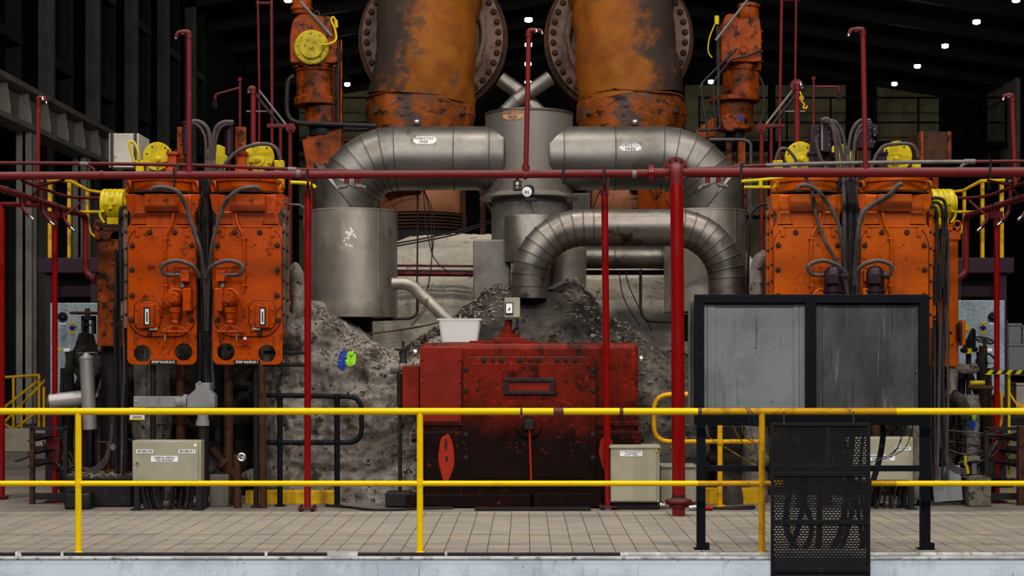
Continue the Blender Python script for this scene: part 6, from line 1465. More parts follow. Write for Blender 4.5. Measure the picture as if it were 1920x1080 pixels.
# ---------------------------------------------------------------- small gear around the vessels
for lab, pts, y, r, m in (('thin red pipe on the white casing between drum and sheet box, upper one', [(740, 498), (892, 499)], 17.85, 2.2, red_dark), ('thin black pipe on the white casing between the two red ones', [(740, 507), (892, 508)], 17.85, 1.6, rubber), ('thick red pipe on the white casing between drum and sheet box', [(740, 513), (892, 514)], 17.8, 4.8, red_dark), ('red pipe on the white casing seen under the arch of the U-bend', [(1095, 511), (1246, 511)], 17.85, 4.8, red_dark)):
    b = MB(); b.ptube(pts, y, r, 12); top(b, 'casing_pipe', m, lab, 'pipe', P(pts[0][0], pts[0][1], y))
for i, pts in enumerate(([(740, 457), (800, 446), (860, 433), (922, 412)], [(740, 462), (800, 451), (860, 438), (922, 417)])):
    hose('slanting_conduit', ('thin dark conduit rising to the vessel, upper of a pair', 'thin dark conduit rising to the vessel, lower of a pair')[i], 'conduit', pts, 17.7, 1.5, dark_steel, 'pair of slanting conduits')
hose('vertical_rod', 'straight black vertical rod hanging before the brown bell', 'rod', [(783, 350), (783, 440), (782, 532)], 17.7, 1.6, rubber)
for i, pts in enumerate(([(794, 352), (798, 420), (804, 450), (812, 480), (830, 502), (855, 516), (890, 508)], [(795, 354), (806, 400), (810, 470), (806, 520), (800, 545)], [(793, 354), (812, 400), (812, 460), (803, 540)], [(1160, 506), (1170, 560), (1200, 612)], [(1172, 508), (1185, 550), (1222, 620)], [(1110, 395), (1128, 350)])):
    hose('loose_wire', ('loose black wire looping down to the sheet box', 'loose black wire hanging straight before the white casing', 'loose black wire crossing others before the brown bell', 'thin wire slanting over the white casing, steeper one', 'thin wire slanting over the white casing, flatter one', 'black diagonal wire before the brown bell near the red post')[i], 'wire', pts, 17.6, 1.0, rubber, 'loose wires on the casing')
for i, pts in enumerate(([(690, 626), (740, 620), (790, 612), (822, 605)], [(770, 610), (790, 585), (800, 560)], [(772, 612), (796, 582), (803, 558)])):
    hose('thin_pipe', ('rusty thin pipe lying from the drum pedestal to the tub', 'thin wire rising beside the slanting drain pipe, lower one', 'thin wire rising beside the slanting drain pipe, upper one')[i], 'pipe', pts, 16.3, 1.6 if i == 0 else .8, rust)
y = 16.95; k = y / F
g = thing('caged_lamp', 'small caged bulkhead lamp hanging under the red water main at the vessel', 'lamp', P(970, 357, y))
b = MB(); c = P(970, 357, y); b.cyl(P(970, 340, y), P(970, 334, y), 3.5 * k, 12); b.cyl(P(970, 334, y), P(970, 326, y), 1.5 * k, 8); b.build('cap', dark_steel, g)
b = MB()
for i in range(6):
    t = 2 * PI * i / 6; d = Vector((math.cos(t), math.sin(t), 0)) * 7 * k; b.tube([c + d + Vector((0, 0, 17 * k)), c + d, c], .9 * k, 6)
for h in (1, 9, 17): b.torus(c + Vector((0, 0, h * k)), 7 * k, .9 * k, 'z', 20, 6)
b.build('guard', dark_steel, g)
b = MB(); b.lathe(c, [(2 * k, 2 * k), (4.5 * k, 5 * k), (4.5 * k, 13 * k), (3 * k, 16 * k)], 'z', 14); b.build('bulb', sticker, g)
g = thing('flood_lamp', 'small black lamp head with round white face clipped on the vessel flange', 'lamp', P(990, 375, y))
b = MB(); ax = Vector((-.15, -1, -.25)).normalized(); c = P(990, 358, y); b.lathe(c, [(8 * k, 12 * k), (11 * k, 6 * k), (11 * k, -6 * k), (9 * k, -22 * k), (4 * k, -26 * k)], ax, 24); b.build('housing', rubber, g)
b = MB(); b.lathe(c, [(9.2 * k, 12.2 * k), (9 * k, 13 * k), (1 * k, 14 * k)], ax, 24); fc_ = b.build('face', label_white, g)
me = text_mesh('H', 8 * k, .0008, 'CENTER', .002); q = c + ax * 14.5 * k - loc_of(fc_); me.transform(Matrix(((1, 0, 0, q.x), (0, 0, -1, q.y), (0, 1, 0, q.z), (0, 0, 0, 1)))); link('lettering', me, ink, fc_)
b = MB(); b.pbox(984, 1004, 370, 376, y - .05, .12); b.ptube([(996, 372, y), (1006, 376, y)], y, 2, 8); b.build('clip', rubber, g)
hose('lamp_lead', 'thin black lead drooping below the small lamp on the vessel', 'cable', [(994, 375), (997, 388), (1002, 400), (1008, 408)], 16.95, .8, rubber)
b = MB(); b.pbox(1074, 1106, 362, 480, 18.6, .3); top(b, 'steel_casing', steel_grey, 'small dull grey steel casing beside the vessel flange', 'casing', P(1090, 388, 18.6), bevel=.01)
b = MB(); b.pbox(1196, 1262, 345, 480, 18.7, .1); top(b, 'orange_panel', orange_grimy, 'dirty orange panel behind the thick red standpipe', 'panel', P(1230, 396, 18.7), bevel=.01)
hose('vent_pipe', 'thin purple vertical pipe hugging the drum beside the amber valve', 'pipe', [(1440, 382), (1424, 385), (1410, 398), (1405, 425), (1402, 556), (1401, 927)], 16.7, 2.6, purple)
hose('vent_pipe', 'pale rusty vertical tube beside the bend and yellow valve handles', 'pipe', [(1404, 332), (1404, 400)], 17.0, 2.2, rubber_grey)
hose('drip_tube', 'dark bent tube leaving the stop valve toward the slim red post', 'tube', [(530, 384), (558, 384), (567, 388), (570, 396), (570, 430)], 15.6, 2.2, rubber_grey)
b = MB(); b.ptube([(545, 342), (578, 344), (592, 352)], 15.9, 3.6, 10, sm=4); top(b, 'valve_handle', yellow_mach, 'yellow valve handle behind the slim red post top', 'pipe', P(570, 350, 15.9))  # valve handle modelled as a bent tube
g = thing('yellow_handles', 'yellow valve handles behind the pipes by the amber valve', 'tube', P(1412, 370, 15.8))  # valve handles modelled as joined tubes
b = MB(); b.ptube([(1390, 340), (1420, 338), (1440, 336), (1475, 332)], 15.75, 3.2, 10, sm=4); b.ptube([(1395, 351), (1470, 351)], 15.75, 3, 10); b.ptube([(1426, 338), (1426, 352)], 15.75, 4, 10); b.build('tube', yellow_mach, g)
# pink-stained lagging stubs beside the valves
for lab, pts, r in (('pink stained lagged elbow beside the stop valve flange near the slim red post', [(545, 500), (556, 515), (558, 545), (556, 585)], 13), ('pink stained lagged elbow beside the amber valve flange', [(1438, 480), (1424, 492), (1418, 520), (1418, 560)], 13)):
    b = MB(); b.ptube(pts, 15.75, r, 20, sm=5); o = top(b, 'lagged_elbow', lag, lab, 'pipe', P(pts[-1][0], pts[-1][1], 15.75), ang=70); lump(o.data, .02, 6, r)

# ---------------------------------------------------------------- platforms with yellow handrails at both ends of the machine
def end_platform(s):
    X = (lambda p: p) if s < 0 else (lambda p: 1972 - p)
    far = 'behind the grimy side cabinet' if s < 0 else 'behind the yellow drum next to the speckled panel'
    y = 18.6; k = y / F
    g = thing('platform', 'maroon steel platform with yellow handrail ' + far, 'platform', P(X(134), 950, y))
    a, c = P(min(X(70), X(186)), 512, y), P(max(X(70), X(186)), 483, y)
    b = MB(); b.box(a.x, c.x, y, y + 1.6, a.z, c.z); b.build('deck_edge', maroon, g, bevel=.01)
    b = MB(); b.pbox(min(X(88), X(186)), max(X(88), X(186)), 512, 556, y + .3, .1); b.build('under_frame', maroon, g)
    for px in (93, 178):
        q = P(X(px), 512, y + .1); b = MB(); b.box(q.x - .04, q.x + .04, y + .06, y + .14, 0, q.z); b.build('leg', maroon, g)
    for i, (px, y0) in enumerate(((93, 336), (129, 338), (163, 356))):
        b = MB(); b.pbox(X(px) - 3.5 + i * .4, X(px) + 3.5 - i * .4, y0, 484, y + .05 + i * .15, .05); b.build('post', yellow_dark, g, bevel=.004)
    b = MB(); b.ptube([(X(88), 338, y), (X(132), 339, y), (X(165), 357, y + .2), (X(200), 362, y + .3)], y, 3, 10); b.build('top_rail', yellow_dark, g)
    b = MB(); b.ptube([(X(125), 398, y), (X(200), 397, y + .2)], y, 3, 10); b.build('mid_rail', yellow_dark, g)
    b = MB(); b.ptube([(X(166), 420, y + .2), (X(170), 436, y + .2), (X(178), 444, y + .2)], y, 2, 8); b.build('hook', yellow_dark, g)
    b = MB(); b.pbox(min(X(116), X(180)), max(X(116), X(180)), 525, 566, y + .5, .4); bb = b.build('dark_machine', dark_steel, g, bevel=.02)
    for i in range(8):
        b = MB(); q = P(X(124 + i * 7), 548, y + .48); b.torus(q, 6 * k, 1.2 * k, Vector((1, .4, 0)), 14, 6); b.build('coil', rubber, g)
end_platform(-1); end_platform(1)
def cabinet(px0, px1, y0, y1, y, lab, s):
    X = (lambda p: p) if s < 0 else (lambda p: 1979 - p)
    g = thing('control_cabinet', lab, 'cabinet', P((px0 + px1) / 2, 960, y))
    a, c = P(px0, y1, y), P(px1, y0, y); b = MB(); b.box(a.x, c.x, y, y + .5, a.z, c.z); b.build('body', speckled, g, bevel=.006)
    b = MB(); b.box(a.x + .03, a.x + .08, y + .1, y + .15, 0, a.z); b.box(c.x - .08, c.x - .03, y + .1, y + .15, 0, a.z); b.build('leg', maroon, g)
    k = y / F
    b = MB(); b.lathe(P(X(118), 594, y), [(9 * k, 0), (9 * k, -.03), (6.5 * k, -.05)], 'y', 24); kn = b.build('dial_knob', black_gloss, g)
    b = MB(); b.lathe(P(X(118), 594, y - .05), [(3.5 * k, 0), (3.5 * k, -.02)], 'y', 14); b.build('knob_cap', dark_steel, kn)
    for a_, c_, y0_, y1_, m in ((111, 124, 605, 608.5, label_white), (130, 142, 603, 606.5, yellow_dark), (130, 142, 622, 626, yellow_dark), (119, 131, 653, 659, label_white), (107, 114, 650, 658, yellow_mach)):
        b = MB(); b.pbox(min(X(a_), X(c_)), max(X(a_), X(c_)), y0_, y1_, y - .004, .005); b.build('label_plate', m, g)
    b = MB(); b.lathe(P(X(136), 614, y), [(4 * k, 0), (4 * k, -.02)], 'y', 14); b.ptube([(X(129), 615, y - .03), (X(143), 613, y - .03)], y, 1.3, 8); b.build('rotary_switch', dark_steel, g)
    return g
cabinet(94, 184, 568, 745, 17.4, 'speckled galvanised control cabinet behind the large hand wheel and capped silver pipe', -1)
g = cabinet(1797, 1884, 563, 745, 17.4, 'speckled galvanised control cabinet beside the black and yellow tape', 1)
b = MB(); b.pbox(1809, 1818, 609, 620, 17.39, .006); b.build('label_plate', yellow_mach, g)
# hand wheel valve in front of the speckled cabinet
y = 16.6; k = y / F
def wheel_h(c, R, r, n=6, tilt=None):
    b = MB(); ax = tilt or Vector((0, 0, 1)); b.torus(c, R, r, ax, 32, 8); u, v = ring_frame(ax)
    for i in range(n):
        t = 2 * PI * i / n; b.tube([c, c + (u * math.cos(t) + v * math.sin(t)) * R], r * .7, 6)
    b.lathe(c, [(r * 2.4, -r * 1.5), (r * 2.4, r * 1.5)], ax, 14); return b
g = thing('hand_wheel_valve', 'grimy valve with a wide flat hand wheel on a lagged bonnet before the speckled cabinet', 'valve', P(164, 760, y))
wheel_h(P(164, 587, y), 31 * k, 2.2 * k).build('hand_wheel', rust, g)
b = MB(); b.lathe(P(164, 590, y), [(5 * k, -4 * k), (5 * k, 12 * k)], 'z', 14); b.build('wheel_nut', rust, g)
b = MB(); b.pbox(152, 157, 592, 626, y - .05, .1); b.pbox(171, 176, 592, 626, y - .05, .1); b.pbox(152, 176, 592, 600, y - .05, .1); b.pbox(152, 176, 608, 611, y - .05, .1); b.ptube([(164, 592), (164, 626)], y, 3, 10); b.build('yoke', dark_steel, g, bevel=.004)
b = MB(); b.lathe(P(164, 660, y), [(29 * k, 0), (26 * k, 6 * k), (18 * k, 18 * k), (14 * k, 34 * k), (10 * k, 36 * k)], 'z', 24); o = b.build('lagged_bonnet', lag_grime_shade, g, ang=70); lump(o.data, .03, 8, 3)
b = MB(); b.lathe(P(164, 680, y), [(15 * k, -60 * k), (22 * k, -30 * k), (34 * k, 0), (36 * k, 8 * k), (30 * k, 18 * k)], 'z', 24); o = b.build('lagged_body', lag_grime_shade, g, ang=70); lump(o.data, .05, 5, 6)
b = MB(); q = P(164, 730, y); b.tube([q, (q.x, q.y, 0)], 13 * k, 18); b.build('pipe', rust, g)
hose('lagged_pipe', 'pale lagged pipe leading from the hand wheel valve behind the cable bundle', 'pipe', [(185, 653), (205, 653), (222, 656), (236, 668)], 16.5, 8, lag)
# capped silver pipe and its horizontal branch
y = 15.9; k = y / F
g = thing('capped_pipe', 'shiny silver upright pipe with pointed cap beside the tall cable bundle', 'pipe', P(168, 800, y))
b = MB(); b.cyl(P(169, 805, y), P(162, 672, y), 13 * k, 32); b.build('pipe', alum_bright, g)
b = MB(); b.lathe(P(162, 673, y), [(14 * k, -1 * k), (14 * k, 2 * k), (2 * k, 12 * k), (.5 * k, 12 * k)], (P(162, 672, y) - P(169, 805, y)), 32); b.build('cone_cap', alum_bright, g)
g = thing('stub_pipe', 'short dented silver pipe lying level beside the capped upright pipe', 'pipe', P(122, 770, y + .12))
b = MB(); b.tube([P(94, 753, y + .1), P(124, 750, y + .12), P(158, 746, y + .14)], 15 * k, 28); o = b.build('pipe', alum_bright, g)
b = MB(); b.lathe(P(94, 753, y + .1), [(15.3 * k, 0), (13 * k, -.015), (3 * k, -.02)], 'x', 28); b.build('end_cap', steel_grey, g)
# grimy pipework clutter between floor and valves on both sides
def clutter(s):
    X = (lambda p: p) if s < 0 else (lambda p: 1972 - p)
    near = 'under the hand wheel valve' if s < 0 else 'beside the plinth under the lagged elbows'
    items = [('dark lagged vertical pipe ' + near, [(132, 660), (130, 760), (128, 890)], 16.3, 9, lag_grime_shade), ('dark riser pipe with flanges ' + near, [(118, 690), (116, 800), (116, 930)], 16.5, 5, dark_steel),
             ('black slanting pipe ' + near, [(112, 770), (140, 735), (168, 700)], 16.4, 7, dark_steel), ('dark lagged bent pipe low on the floor ' + near, [(196, 730), (190, 780), (192, 830), (186, 900)], 16.2, 10, lag_grime_shade),
             ('thin rusty upright pipe ' + near, [(184, 800), (186, 870), (186, 930)], 16.0, 4, rust), ('black horizontal tube ' + near, [(185, 829), (220, 831), (250, 833)], 15.7, 2.6, dark_steel)]
    for lab, pts, y, r, m in items:
        b = MB(); b.ptube([(X(a), c) for a, c in pts] + [(X(pts[-1][0]), CY + 1.47 * F / y)], y, r, 14, sm=4)
        o = top(b, 'lagged_pipe' if m is lag_grime_shade else 'grimy_pipe', m, lab, 'pipe', P(X(pts[-1][0]), 950, y), ang=70)
        if m is lag_grime_shade: lump(o.data, .025, 7, r)
    # cable rack at the machine end
    y = 15.75
    g = thing('cable_rack', 'rusty brown frame rack with looped black cables ' + ('by the dark red corner post' if s < 0 else 'by the white crates'), 'rack', P(X(60), 945, y))
    xa, xb = X(55), X(63); a = P(min(xa, xb), 0, y); c = P(max(xa, xb), 0, y)
    b = MB(); b.box(a.x, c.x, y, y + .06, 0, P(0, 803, y).z); b.build('post', rust, g, bevel=.003)
    b = MB(); b.pbox(min(X(56), X(125)), max(X(56), X(125)), 801, 807, y, .05); b.build('top_beam', dark_steel, g, bevel=.003)
    b = MB(); b.pbox(min(X(56), X(125)), max(X(56), X(125)), 925, 937, y + .02, .05); b.build('bottom_beam', dark_steel, g, bevel=.003)
    q = P(X(122), 0, y); b = MB(); b.box(q.x - .02, q.x + .02, y, y + .05, 0, P(0, 803, y).z); b.build('post', dark_steel, g)
    for rk in range(3):
        for i in range(6):
            c0 = P(X(66 + i * 3.4), 812 + rk * 24, y + .05 + i * .035); w = .035
            b = MB(); b.tube(smooth([c0 + Vector((0, 0, .0)), c0 + Vector((-s * -.02, 0, -.06)), c0 + Vector((-s * -.07, 0, -.075)), c0 + Vector((s * -.12, 0, -.03))], 4), .008, 6); b.build('cable_loop', rubber, g)
    b = MB(); b.pbox(min(X(88), X(112)), max(X(88), X(112)), 822, 866, y + .2, .1); b.build('red_box', red_dark, g, bevel=.006)
    rn = random.Random(31 + s)
    for i in range(12):
        x0 = rn.uniform(76, 120); pts = [(X(x0), rn.uniform(808, 845)), (X(x0 + rn.uniform(10, 24)), rn.uniform(850, 880)), (X(x0 + rn.uniform(24, 48)), rn.uniform(862, 892)), (X(x0 + rn.uniform(50, 75)), rn.uniform(860, 905))]
        hose('tangled_cable', 'dusty thin cable in the tangle ' + ('behind the left end of the railing beside the rack' if False else ('beside the cable rack and rubble plinth' if s < 0 else 'between plinth and rack by the white crates')), 'cable', pts, 15.9 + rn.uniform(-.1, .3), rn.uniform(1.0, 1.9), rubber_grey if i % 3 else rubber, 'tangled cables ' + ('by the rubble plinth' if s < 0 else 'by the white crates'), 6, 5)
    for i in range(3):
        hose('tangled_cable', ('dark cable sagging from the bundle, ' + ('upper' if i == 0 else 'middle' if i == 1 else 'lower') + ' of three ' + ('by the three-label junction box' if s < 0 else 'by the screen leg')), 'cable', [(X(212), 780 + i * 14), (X(202), 845 + i * 8), (X(185), 872 + i * 5), (X(160), 882 + i * 4)], 15.6, 1.8, rubber_grey, None)
clutter(-1); clutter(1)
hose('rack_lever', 'thin dark lever sticking out of the cable rack over the paving', 'lever', [(28, 865), (40, 862), (56, 855)], 15.7, 2, dark_steel)  # lever handle of the cable rack
# rubble plinth by the junction box
y = 15.45
b = MB(); a = P(122, 0, y); c = P(247, 0, y); zt_ = P(0, 893, y).z; b.box(a.x, c.x, y, y + .5, 0, zt_)
pl_ = top(b, 'rubble_plinth', dark_steel, 'low dark plinth heaped with lagging rubble beside the three-label junction box', 'plinth', (a.x, y, 0), bevel=.02)
chips(pl_, (125, 245), 15.46, .4, 260, 9, .02, .055)
b = MB(); b.box(P(120, 0, 15.2).x, P(168, 0, 15.2).x, 15.2, 15.4, 0, .16); b.tube([(P(122, 0, 15.2).x, 15.25, .16), (P(150, 0, 15.2).x, 15.22, .2), (P(166, 0, 15.2).x, 15.3, .15)], .03, 10)
top(b, 'floor_drain_box', dark_steel, 'small black box on the floor at the foot of the rubble plinth', 'box', (P(144, 0, 15.2).x, 15.2, 0), bevel=.02)
# small rusty valve stand
g = thing('valve_stand', 'rusty yoke stand with blue bolt beside the junction box with three labels', 'stand', P(213, 890, 15.7))
b = MB(); b.pbox(200, 206, 838, 885, 15.65, .06); b.pbox(219, 225, 838, 885, 15.65, .06); b.pbox(198, 232, 880, 888, 15.62, .12); b.pbox(198, 230, 832, 840, 15.63, .1); b.build('yoke', rust, g, bevel=.005)
b = MB(); b.lathe(P(214, 838, 15.6), [(6 * y / F, 0), (6 * y / F, -.03)], 'y', 16); b.build('bolt', steel_grey, g)
# grey conduit tee
y = 15.3; k = y / F
g = thing('conduit_tee', 'grey plastic conduit tee at the foot of the hose bundle between stop valves', 'conduit', P(365, 800, y))
b = MB(); b.pbox(250, 333, 743, 764, y - .03, .08); b.build('flat_trunking', grey_plastic, g, bevel=.006)
b = MB(); b.ptube([(331, 754), (352, 753)], y, 11, 18); b.ptube([(345, 753), (352, 753)], y, 14, 18); b.build('side_socket', grey_plastic, g)
b = MB(); b.pprism([(350, 765), (350, 744), (366, 730), (366, 718), (393, 718), (393, 732), (402, 742), (402, 765)], y - .08, .16, rnd=3); b.build('tee_body', grey_plastic, g, bevel=.012)
b = MB(); b.ptube([(381, 765), (380, 797)], y, 10.5, 18); b.ptube([(381, 764), (381, 772)], y, 14, 18); b.ptube([(380, 788), (380, 798)], y, 12.5, 18); b.build('down_socket', grey_plastic, g)
b = MB(); q = P(380, 797, y); b.tube([q, (q.x, q.y, 0)], 8 * k, 16); b.build('down_pipe', dark_steel, g)
b = MB(); b.pbox(371, 377, 715, 719, y - .09, .03); b.build('clip_screw', chrome, g); bolt(g, 255, 753, y - .03, 2, chrome)
g = thing('actuator_tag', 'small yellow tag plate reading ACTUATOR hanging behind the top rail', 'tag', P(257, 787, 15.25))
b = MB(); b.pbox(243, 271, 765, 787, 15.25, .006); tg = b.build('plate', sticker, g); lettering('ACTUATOR', 257, 782.5, 15.249, 3.6, ink, tg, width=17, bold=.001)
b = MB(); b.pbox(242.5, 271.5, 764, 768, 15.247, .002); b.pbox(242.5, 271.5, 785.5, 787.5, 15.247, .002); b.build('edge', yellow_mach, tg)
g = thing('clamp_knob', 'black winged clamp knob below the grey conduit tee', 'knob', P(305, 800, 15.5))
b = MB(); b.ptube([(294, 797), (306, 797)], 15.5, 2, 8); b.lathe(P(309, 791, 15.5), [(4.5 * y / F, .02), (4.5 * y / F, -.02)], 'y', 16); b.lathe(P(309, 803, 15.5), [(4.5 * y / F, .02), (4.5 * y / F, -.02)], 'y', 16); b.ptube([(308, 790), (308, 804)], 15.5, 3.4, 10); b.build('knob', rubber, g)
# rusty pipes on the floor between junction box and slim red post
for lab, pts, y, r, m in (('rusty upright pipe with a splayed end near the thick hose bundle', [(445, 852), (446, 955)], 15.35, 7, rust), ('brown slanting flanged pipe behind the conduit tee', [(396, 842), (420, 868), (440, 892)], 15.6, 8, rust), ('dark brown tall pipe beside the tube guard', [(491, 690), (494, 956)], 15.35, 7.2, rust), ('black flat riser next to the thick hose bundle', [(383, 800), (382, 954)], 15.45, 9, dark_steel)):
    b = MB(); q = [P(a, c, y) for a, c in pts]
    if 'slanting' not in lab: q[-1].z = 0
    b.tube(q, r * y / F, 16)
    if 'slanting' in lab: b.lathe(q[1], [(r * 2 * y / F, -.02), (r * 2 * y / F, .02)], (q[1] - q[0]), 18)
    top(b, 'rusty_pipe', m, lab, 'pipe', q[-1])
b = MB(); c = P(453, 857, 15.3); k = 15.3 / F; b.torus(c, 6.5 * k, 2.2 * k, 'y', 18, 8)
for i in range(8):
    t = 2 * PI * i / 8; b.tube([c, c + Vector((math.cos(t), 0, math.sin(t))) * 6 * k], .8 * k, 5)
top(b, 'small_hand_wheel', chrome, 'small spoked hand wheel end on the rusty upright pipe', 'wheel', c)
b = MB(); c = P(474, 890, 15.6); b.cyl(c, P(462, 896, 15.9), 12 * k, 18); top(b, 'capped_stub', lag, 'pale capped pipe stub on the floor beside the dark brown tall pipe', 'stub', P(474, 900, 15.6))
b = MB(); a, c = P(392, 0, 15.5), P(428, 0, 15.5); b.box(a.x, c.x, 15.5, 15.8, 0, P(0, 890, 15.5).z); top(b, 'metal_bin', steel_grey, 'low grey metal box on the floor behind the rusty upright pipe', 'box', (a.x, 15.5, 0), bevel=.01)

# ---------------------------------------------------------------- the screen-side end: plinth, sheet, valves, tape, crates
y = 15.5; k = y / F
b = MB(); b.box(P(1817, 0, y).x, P(1859, 0, y).x, y, y + .3, 0, P(0, 897, y).z)
pl2 = top(b, 'rubble_plinth', conc_dirty, 'square dirty concrete plinth with chips on top beside the leaning white sheet', 'plinth', (P(1838, 0, y).x, y, 0), bevel=.012)
chips(pl2, (1818, 1858), 15.52, .25, 60, 12, .015, .04)
b = MB(); b.pprism([(1746, 878), (1800, 872), (1806, 938), (1752, 942)], 15.6, .03); o = top(b, 'leaning_sheet', sheet_light, 'pale bent metal sheet leaning at the foot of the cable bundle beside the screen', 'sheet', P(1775, 941, 15.6), bevel=.004)
g = thing('hand_wheel_valve', 'black valve with tilted spoked hand wheel in front of the second speckled cabinet', 'valve', P(1848, 740, 16.4))
y = 16.4; k = y / F
wheel_h(P(1846, 638, y), 17 * k, 1.6 * k, 6, Vector((.15, -.35, .92)).normalized()).build('hand_wheel', dark_steel, g)
b = MB(); b.pbox(1840, 1852, 648, 760, y, .1); b.ptube([(1846, 640), (1846, 660)], y, 3, 10); b.build('spindle_column', rust, g, bevel=.01)
wheel_h(P(1848, 681, y - .12), 18 * k, 1.8 * k, 4, 'y' and Vector((0, 1, 0))).build('hand_wheel', black_gloss, g)
b = MB(); q = P(1846, 760, y); b.tube([q, (q.x, q.y, 0)], 12 * k, 16); o = b.build('pipe', rust, g)
g = thing('lever_valve', 'black lever handle with yellow tag beside the orange side cabinet', 'valve', P(1812, 680, 16.2))
y = 16.2; k = y / F
b = MB(); b.pprism([(1806, 656), (1822, 622), (1826, 614), (1830, 620), (1830, 660)], y, .08, rnd=3); b.lathe(P(1807, 657, y), [(5 * k, .04), (5 * k, -.06)], 'y', 16); b.lathe(P(1826, 655, y), [(5 * k, .04), (5 * k, -.06)], 'y', 16); b.build('lever', black_gloss, g, bevel=.006)
b = MB(); b.pbox(1810, 1822, 653, 663, y - .03, .02); b.build('tag', yellow_mach, g)
b = MB(); q = P(1816, 660, y + .1); b.tube([q, (q.x, q.y, 0)], 5 * k, 12); b.build('stem', dark_steel, g)
for lab, pts, y, r, m in (('pale lagged elbow pipe beside the lever valve, upper level run', [(1774, 690), (1800, 691), (1822, 693), (1832, 688)], 16.1, 9, lag), ('pale lagged elbow turning down beside the screen cables', [(1786, 692), (1784, 710), (1783, 735), (1784, 760)], 15.9, 9, lag), ('grey lagged pipe with blue paint smear near the top rail', [(1784, 740), (1796, 750), (1806, 765), (1812, 790)], 15.8, 12, lag_grime_shade), ('rusty pinkish valve spindle lying level behind the top rail', [(1814, 725), (1830, 727), (1862, 727)], 15.9, 4, rust), ('yellow painted pipe piece behind the hand wheel valve', [(1818, 718), (1846, 718)], 16.2, 4.5, yellow_mach), ('dark fat lagged pipe behind the square plinth', [(1790, 800), (1795, 850), (1800, 890)], 16.2, 16, lag_grime_shade)):
    b = MB(); b.ptube(pts, y, r, 16, sm=4); o = top(b, 'lagged_pipe', m, lab, 'pipe', P(pts[-1][0], pts[-1][1], y), ang=70)
    if m in (lag, lag_grime_shade): lump(o.data, .02, 7, r)
g = thing('pump_unit', 'small dark pump unit with open ring flange near the red side post', 'pump', P(1852, 890, 15.9))
y = 15.9; k = y / F
b = MB(); b.torus(P(1852, 848, y), 11 * k, 1.6 * k, Vector((.85, -.5, .1)), 26, 8); b.build('ring_flange', steel_grey, g)
b = MB(); b.lathe(P(1856, 895, y), [(10 * k, 0), (12 * k, 10 * k), (8 * k, 26 * k), (10 * k, 34 * k)], 'z', 20); b.build('body', dark_steel, g)
b = MB(); b.pbox(1814, 1838, 856, 864, y - .1, .15); b.pbox(1822, 1832, 864, 890, y - .06, .08); b.build('bracket', steel_grey, g, bevel=.005)
b = MB(); b.ptube([(1810, 854), (1810, 872)], y - .1, 3.2, 10); b.ptube([(1812, 872), (1815, 888)], y - .1, 3.4, 10); b.build('oiler', yellow_mach, g)
for i, (pts, r, m, lab) in enumerate((([(1752, 806), (1790, 808), (1830, 812), (1875, 816), (1905, 812)], 1.6, rubber_grey, 'slack grey cable strung level behind the plinth, topmost'), ([(1756, 822), (1800, 830), (1850, 836), (1900, 822)], 1.4, rubber, 'slack black cable sagging behind the plinth, below the topmost grey one'), ([(1775, 842), (1810, 852), (1850, 842), (1872, 834)], 1.4, rubber_grey, 'slack grey cable rising to the red side post'), ([(1760, 868), (1790, 856), (1810, 830), (1880, 806)], 1.6, rubber, 'black cable slanting up toward the cable rack'), ([(1838, 905), (1868, 896), (1890, 902), (1912, 896)], 2.4, rubber, 'thick black cable low over the floor by the white crates'))):
    hose('slack_cable', lab, 'cable', pts, 15.85 + .03 * i, r, m, 'slack cables behind the plinth')
for lab, pts, yq, r, m in (('blackened fat valve body low behind the leaning sheet', [(1770, 800), (1772, 850), (1770, 934)], 16.0, 15, lag_grime_shade), ('blackened pipe flange column between leaning sheet and plinth', [(1806, 815), (1806, 870), (1808, 935)], 15.95, 6, dark_steel), ('rusty riser pipe left standing beside the red side post', [(1862, 740), (1862, 850), (1862, 932)], 16.1, 6, rust), ('dark level pipe low behind the plinth', [(1760, 905), (1820, 907), (1900, 905)], 16.0, 9, dark_steel)):
    b = MB(); b.ptube(pts, yq, r, 16, sm=4)
    if r < 9: b.lathe(P(pts[1][0], pts[1][1], yq), [(r * 1.9 * yq / F, -.02), (r * 1.9 * yq / F, .02)], 'z', 16)
    top(b, 'grimy_pipe', m, lab.replace(' left standing', ''), 'pipe', P(pts[-1][0], pts[-1][1], yq))
# barrier tape and yellow post
g = thing('barrier_tape', 'black and yellow striped barrier tape strung from the hand wheel valve', 'tape', P(1880, 697, 15.9))
y = 15.9
n = 12
for i in range(n):
    a, c = 1852 + i * 9, 1852 + (i + 1) * 9; yl = i % 2 == 0
    b = MB(); b.pprism([(a - 3, 701.5), (a + 3, 694), (c + 3, 694), (c - 3, 701.5)], y + .004 * (i % 3), .002); b.build('stripe', yellow_mach if yl else ink, g)
b = MB(); b.pprism([(1846, 702), (1860, 696), (1858, 703)], y - .01, .004); b.build('knot', yellow_mach, g)
g = thing('tape_stand', 'yellow post with a curled striped tape end beside the red side post', 'post', P(1892, 945, 16.0))
b = MB(); q = P(1892, 701, 16.0); b.tube([q, (q.x, q.y, 0)], 2.6 * 16 / F, 12); b.build('post', yellow_mach, g)
b = MB(); q = [P(1893, 736, 15.96), P(1900, 748, 15.94), P(1908, 758, 15.96), P(1922, 763, 15.98)]; q = smooth(q, 4); vs = []; fs = []
for i, p in enumerate(q): vs += [p + Vector((0, 0, .017)), p - Vector((0, 0, .017))]
for i in range(len(q) - 1): fs.append((2 * i, 2 * i + 1, 2 * i + 3, 2 * i + 2))
b.add(vs, fs); b.build('tape_end', yellow_worn, g)
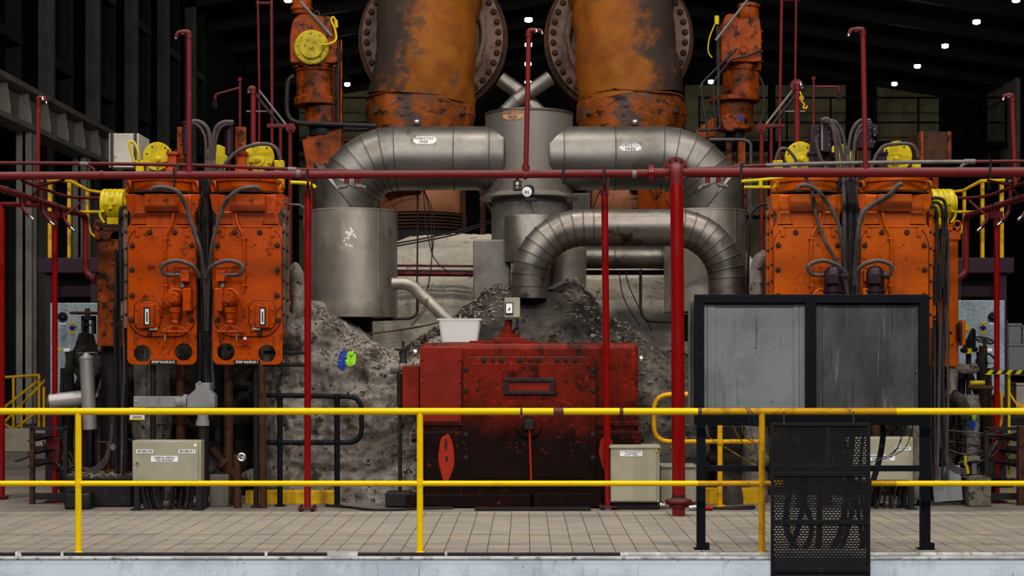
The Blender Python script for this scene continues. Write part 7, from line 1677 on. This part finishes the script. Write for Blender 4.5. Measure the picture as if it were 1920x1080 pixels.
b = MB(); q = [P(1877, 735, 16.2), P(1877, 790, 16.2), P(1868, 806, 16.2)]; b.tube(smooth(q, 4), 3.4 * 16.2 / F, 10); b.tube([q[-1], (q[-1].x, q[-1].y, 0)], 3.0 * 16.2 / F, 10)
top(b, 'bent_guard_post', yellow_dark, 'yellow bent guard tube just behind the red side post', 'tube', (q[-1].x, 16.2, 0))
# crates and shelf at the far end
yc = 24.0
shelf = thing('storage_shelf', 'dim storage shelf with white crates at the frame edge behind the tape', 'shelf', P(1920, 905, yc))
for py in (700, 780, 850):
    b = MB(); b.pbox(1884, 1990, py, py + 4, yc, .7); b.build('shelf_board', steel_shade, shelf)
for px in (1886, 1986):
    b = MB(); q = P(px, 600, yc); b.box(q.x - .03, q.x + .03, yc, yc + .06, 0, q.z); b.box(q.x - .03, q.x + .03, yc + .64, yc + .7, 0, q.z); b.build('upright', steel_shade, shelf)
for i, (a, c, y0, y1, m, lab) in enumerate(((1890, 1916, 608, 645, white_crate_m, 'white crate on top of the dim shelf, first of the upper row'), (1918, 1948, 612, 645, white_crate_m, 'white crate on top of the dim shelf cut by the frame edge'), (1890, 1940, 646, 699, white_crate_m, 'wide white crate under the upper row on the dim shelf'), (1889, 1904, 718, 779, rust, 'small brown carton on the middle shelf behind the tape'), (1906, 1925, 720, 779, steel_pale, 'small grey carton on the middle shelf behind the tape'), (1888, 1935, 800, 849, white_crate_m, 'white crate on the low shelf behind the yellow tape post'))):
    g = thing('storage_crate', lab, 'crate', P((a + c) / 2, y1, yc), 'crates on the dim shelf')
    b = MB(); b.pbox(a, c, y0, y1, yc + .05, .45); b.build('body', m, g, bevel=.02)
    b = MB(); b.pbox(a - 1, c + 1, y0 - 2, y0 + 3, yc + .03, .5); b.build('rim', m, g, bevel=.01)
b = MB(); q = P(1916, 799, 15.6); b.box(q.x - .03, q.x + .05, 15.6, 15.68, 0, q.z); top(b, 'rack_post', rust, 'rusty rack post standing at the frame edge before the shelf', 'post', (q.x, 15.6, 0), bevel=.004)
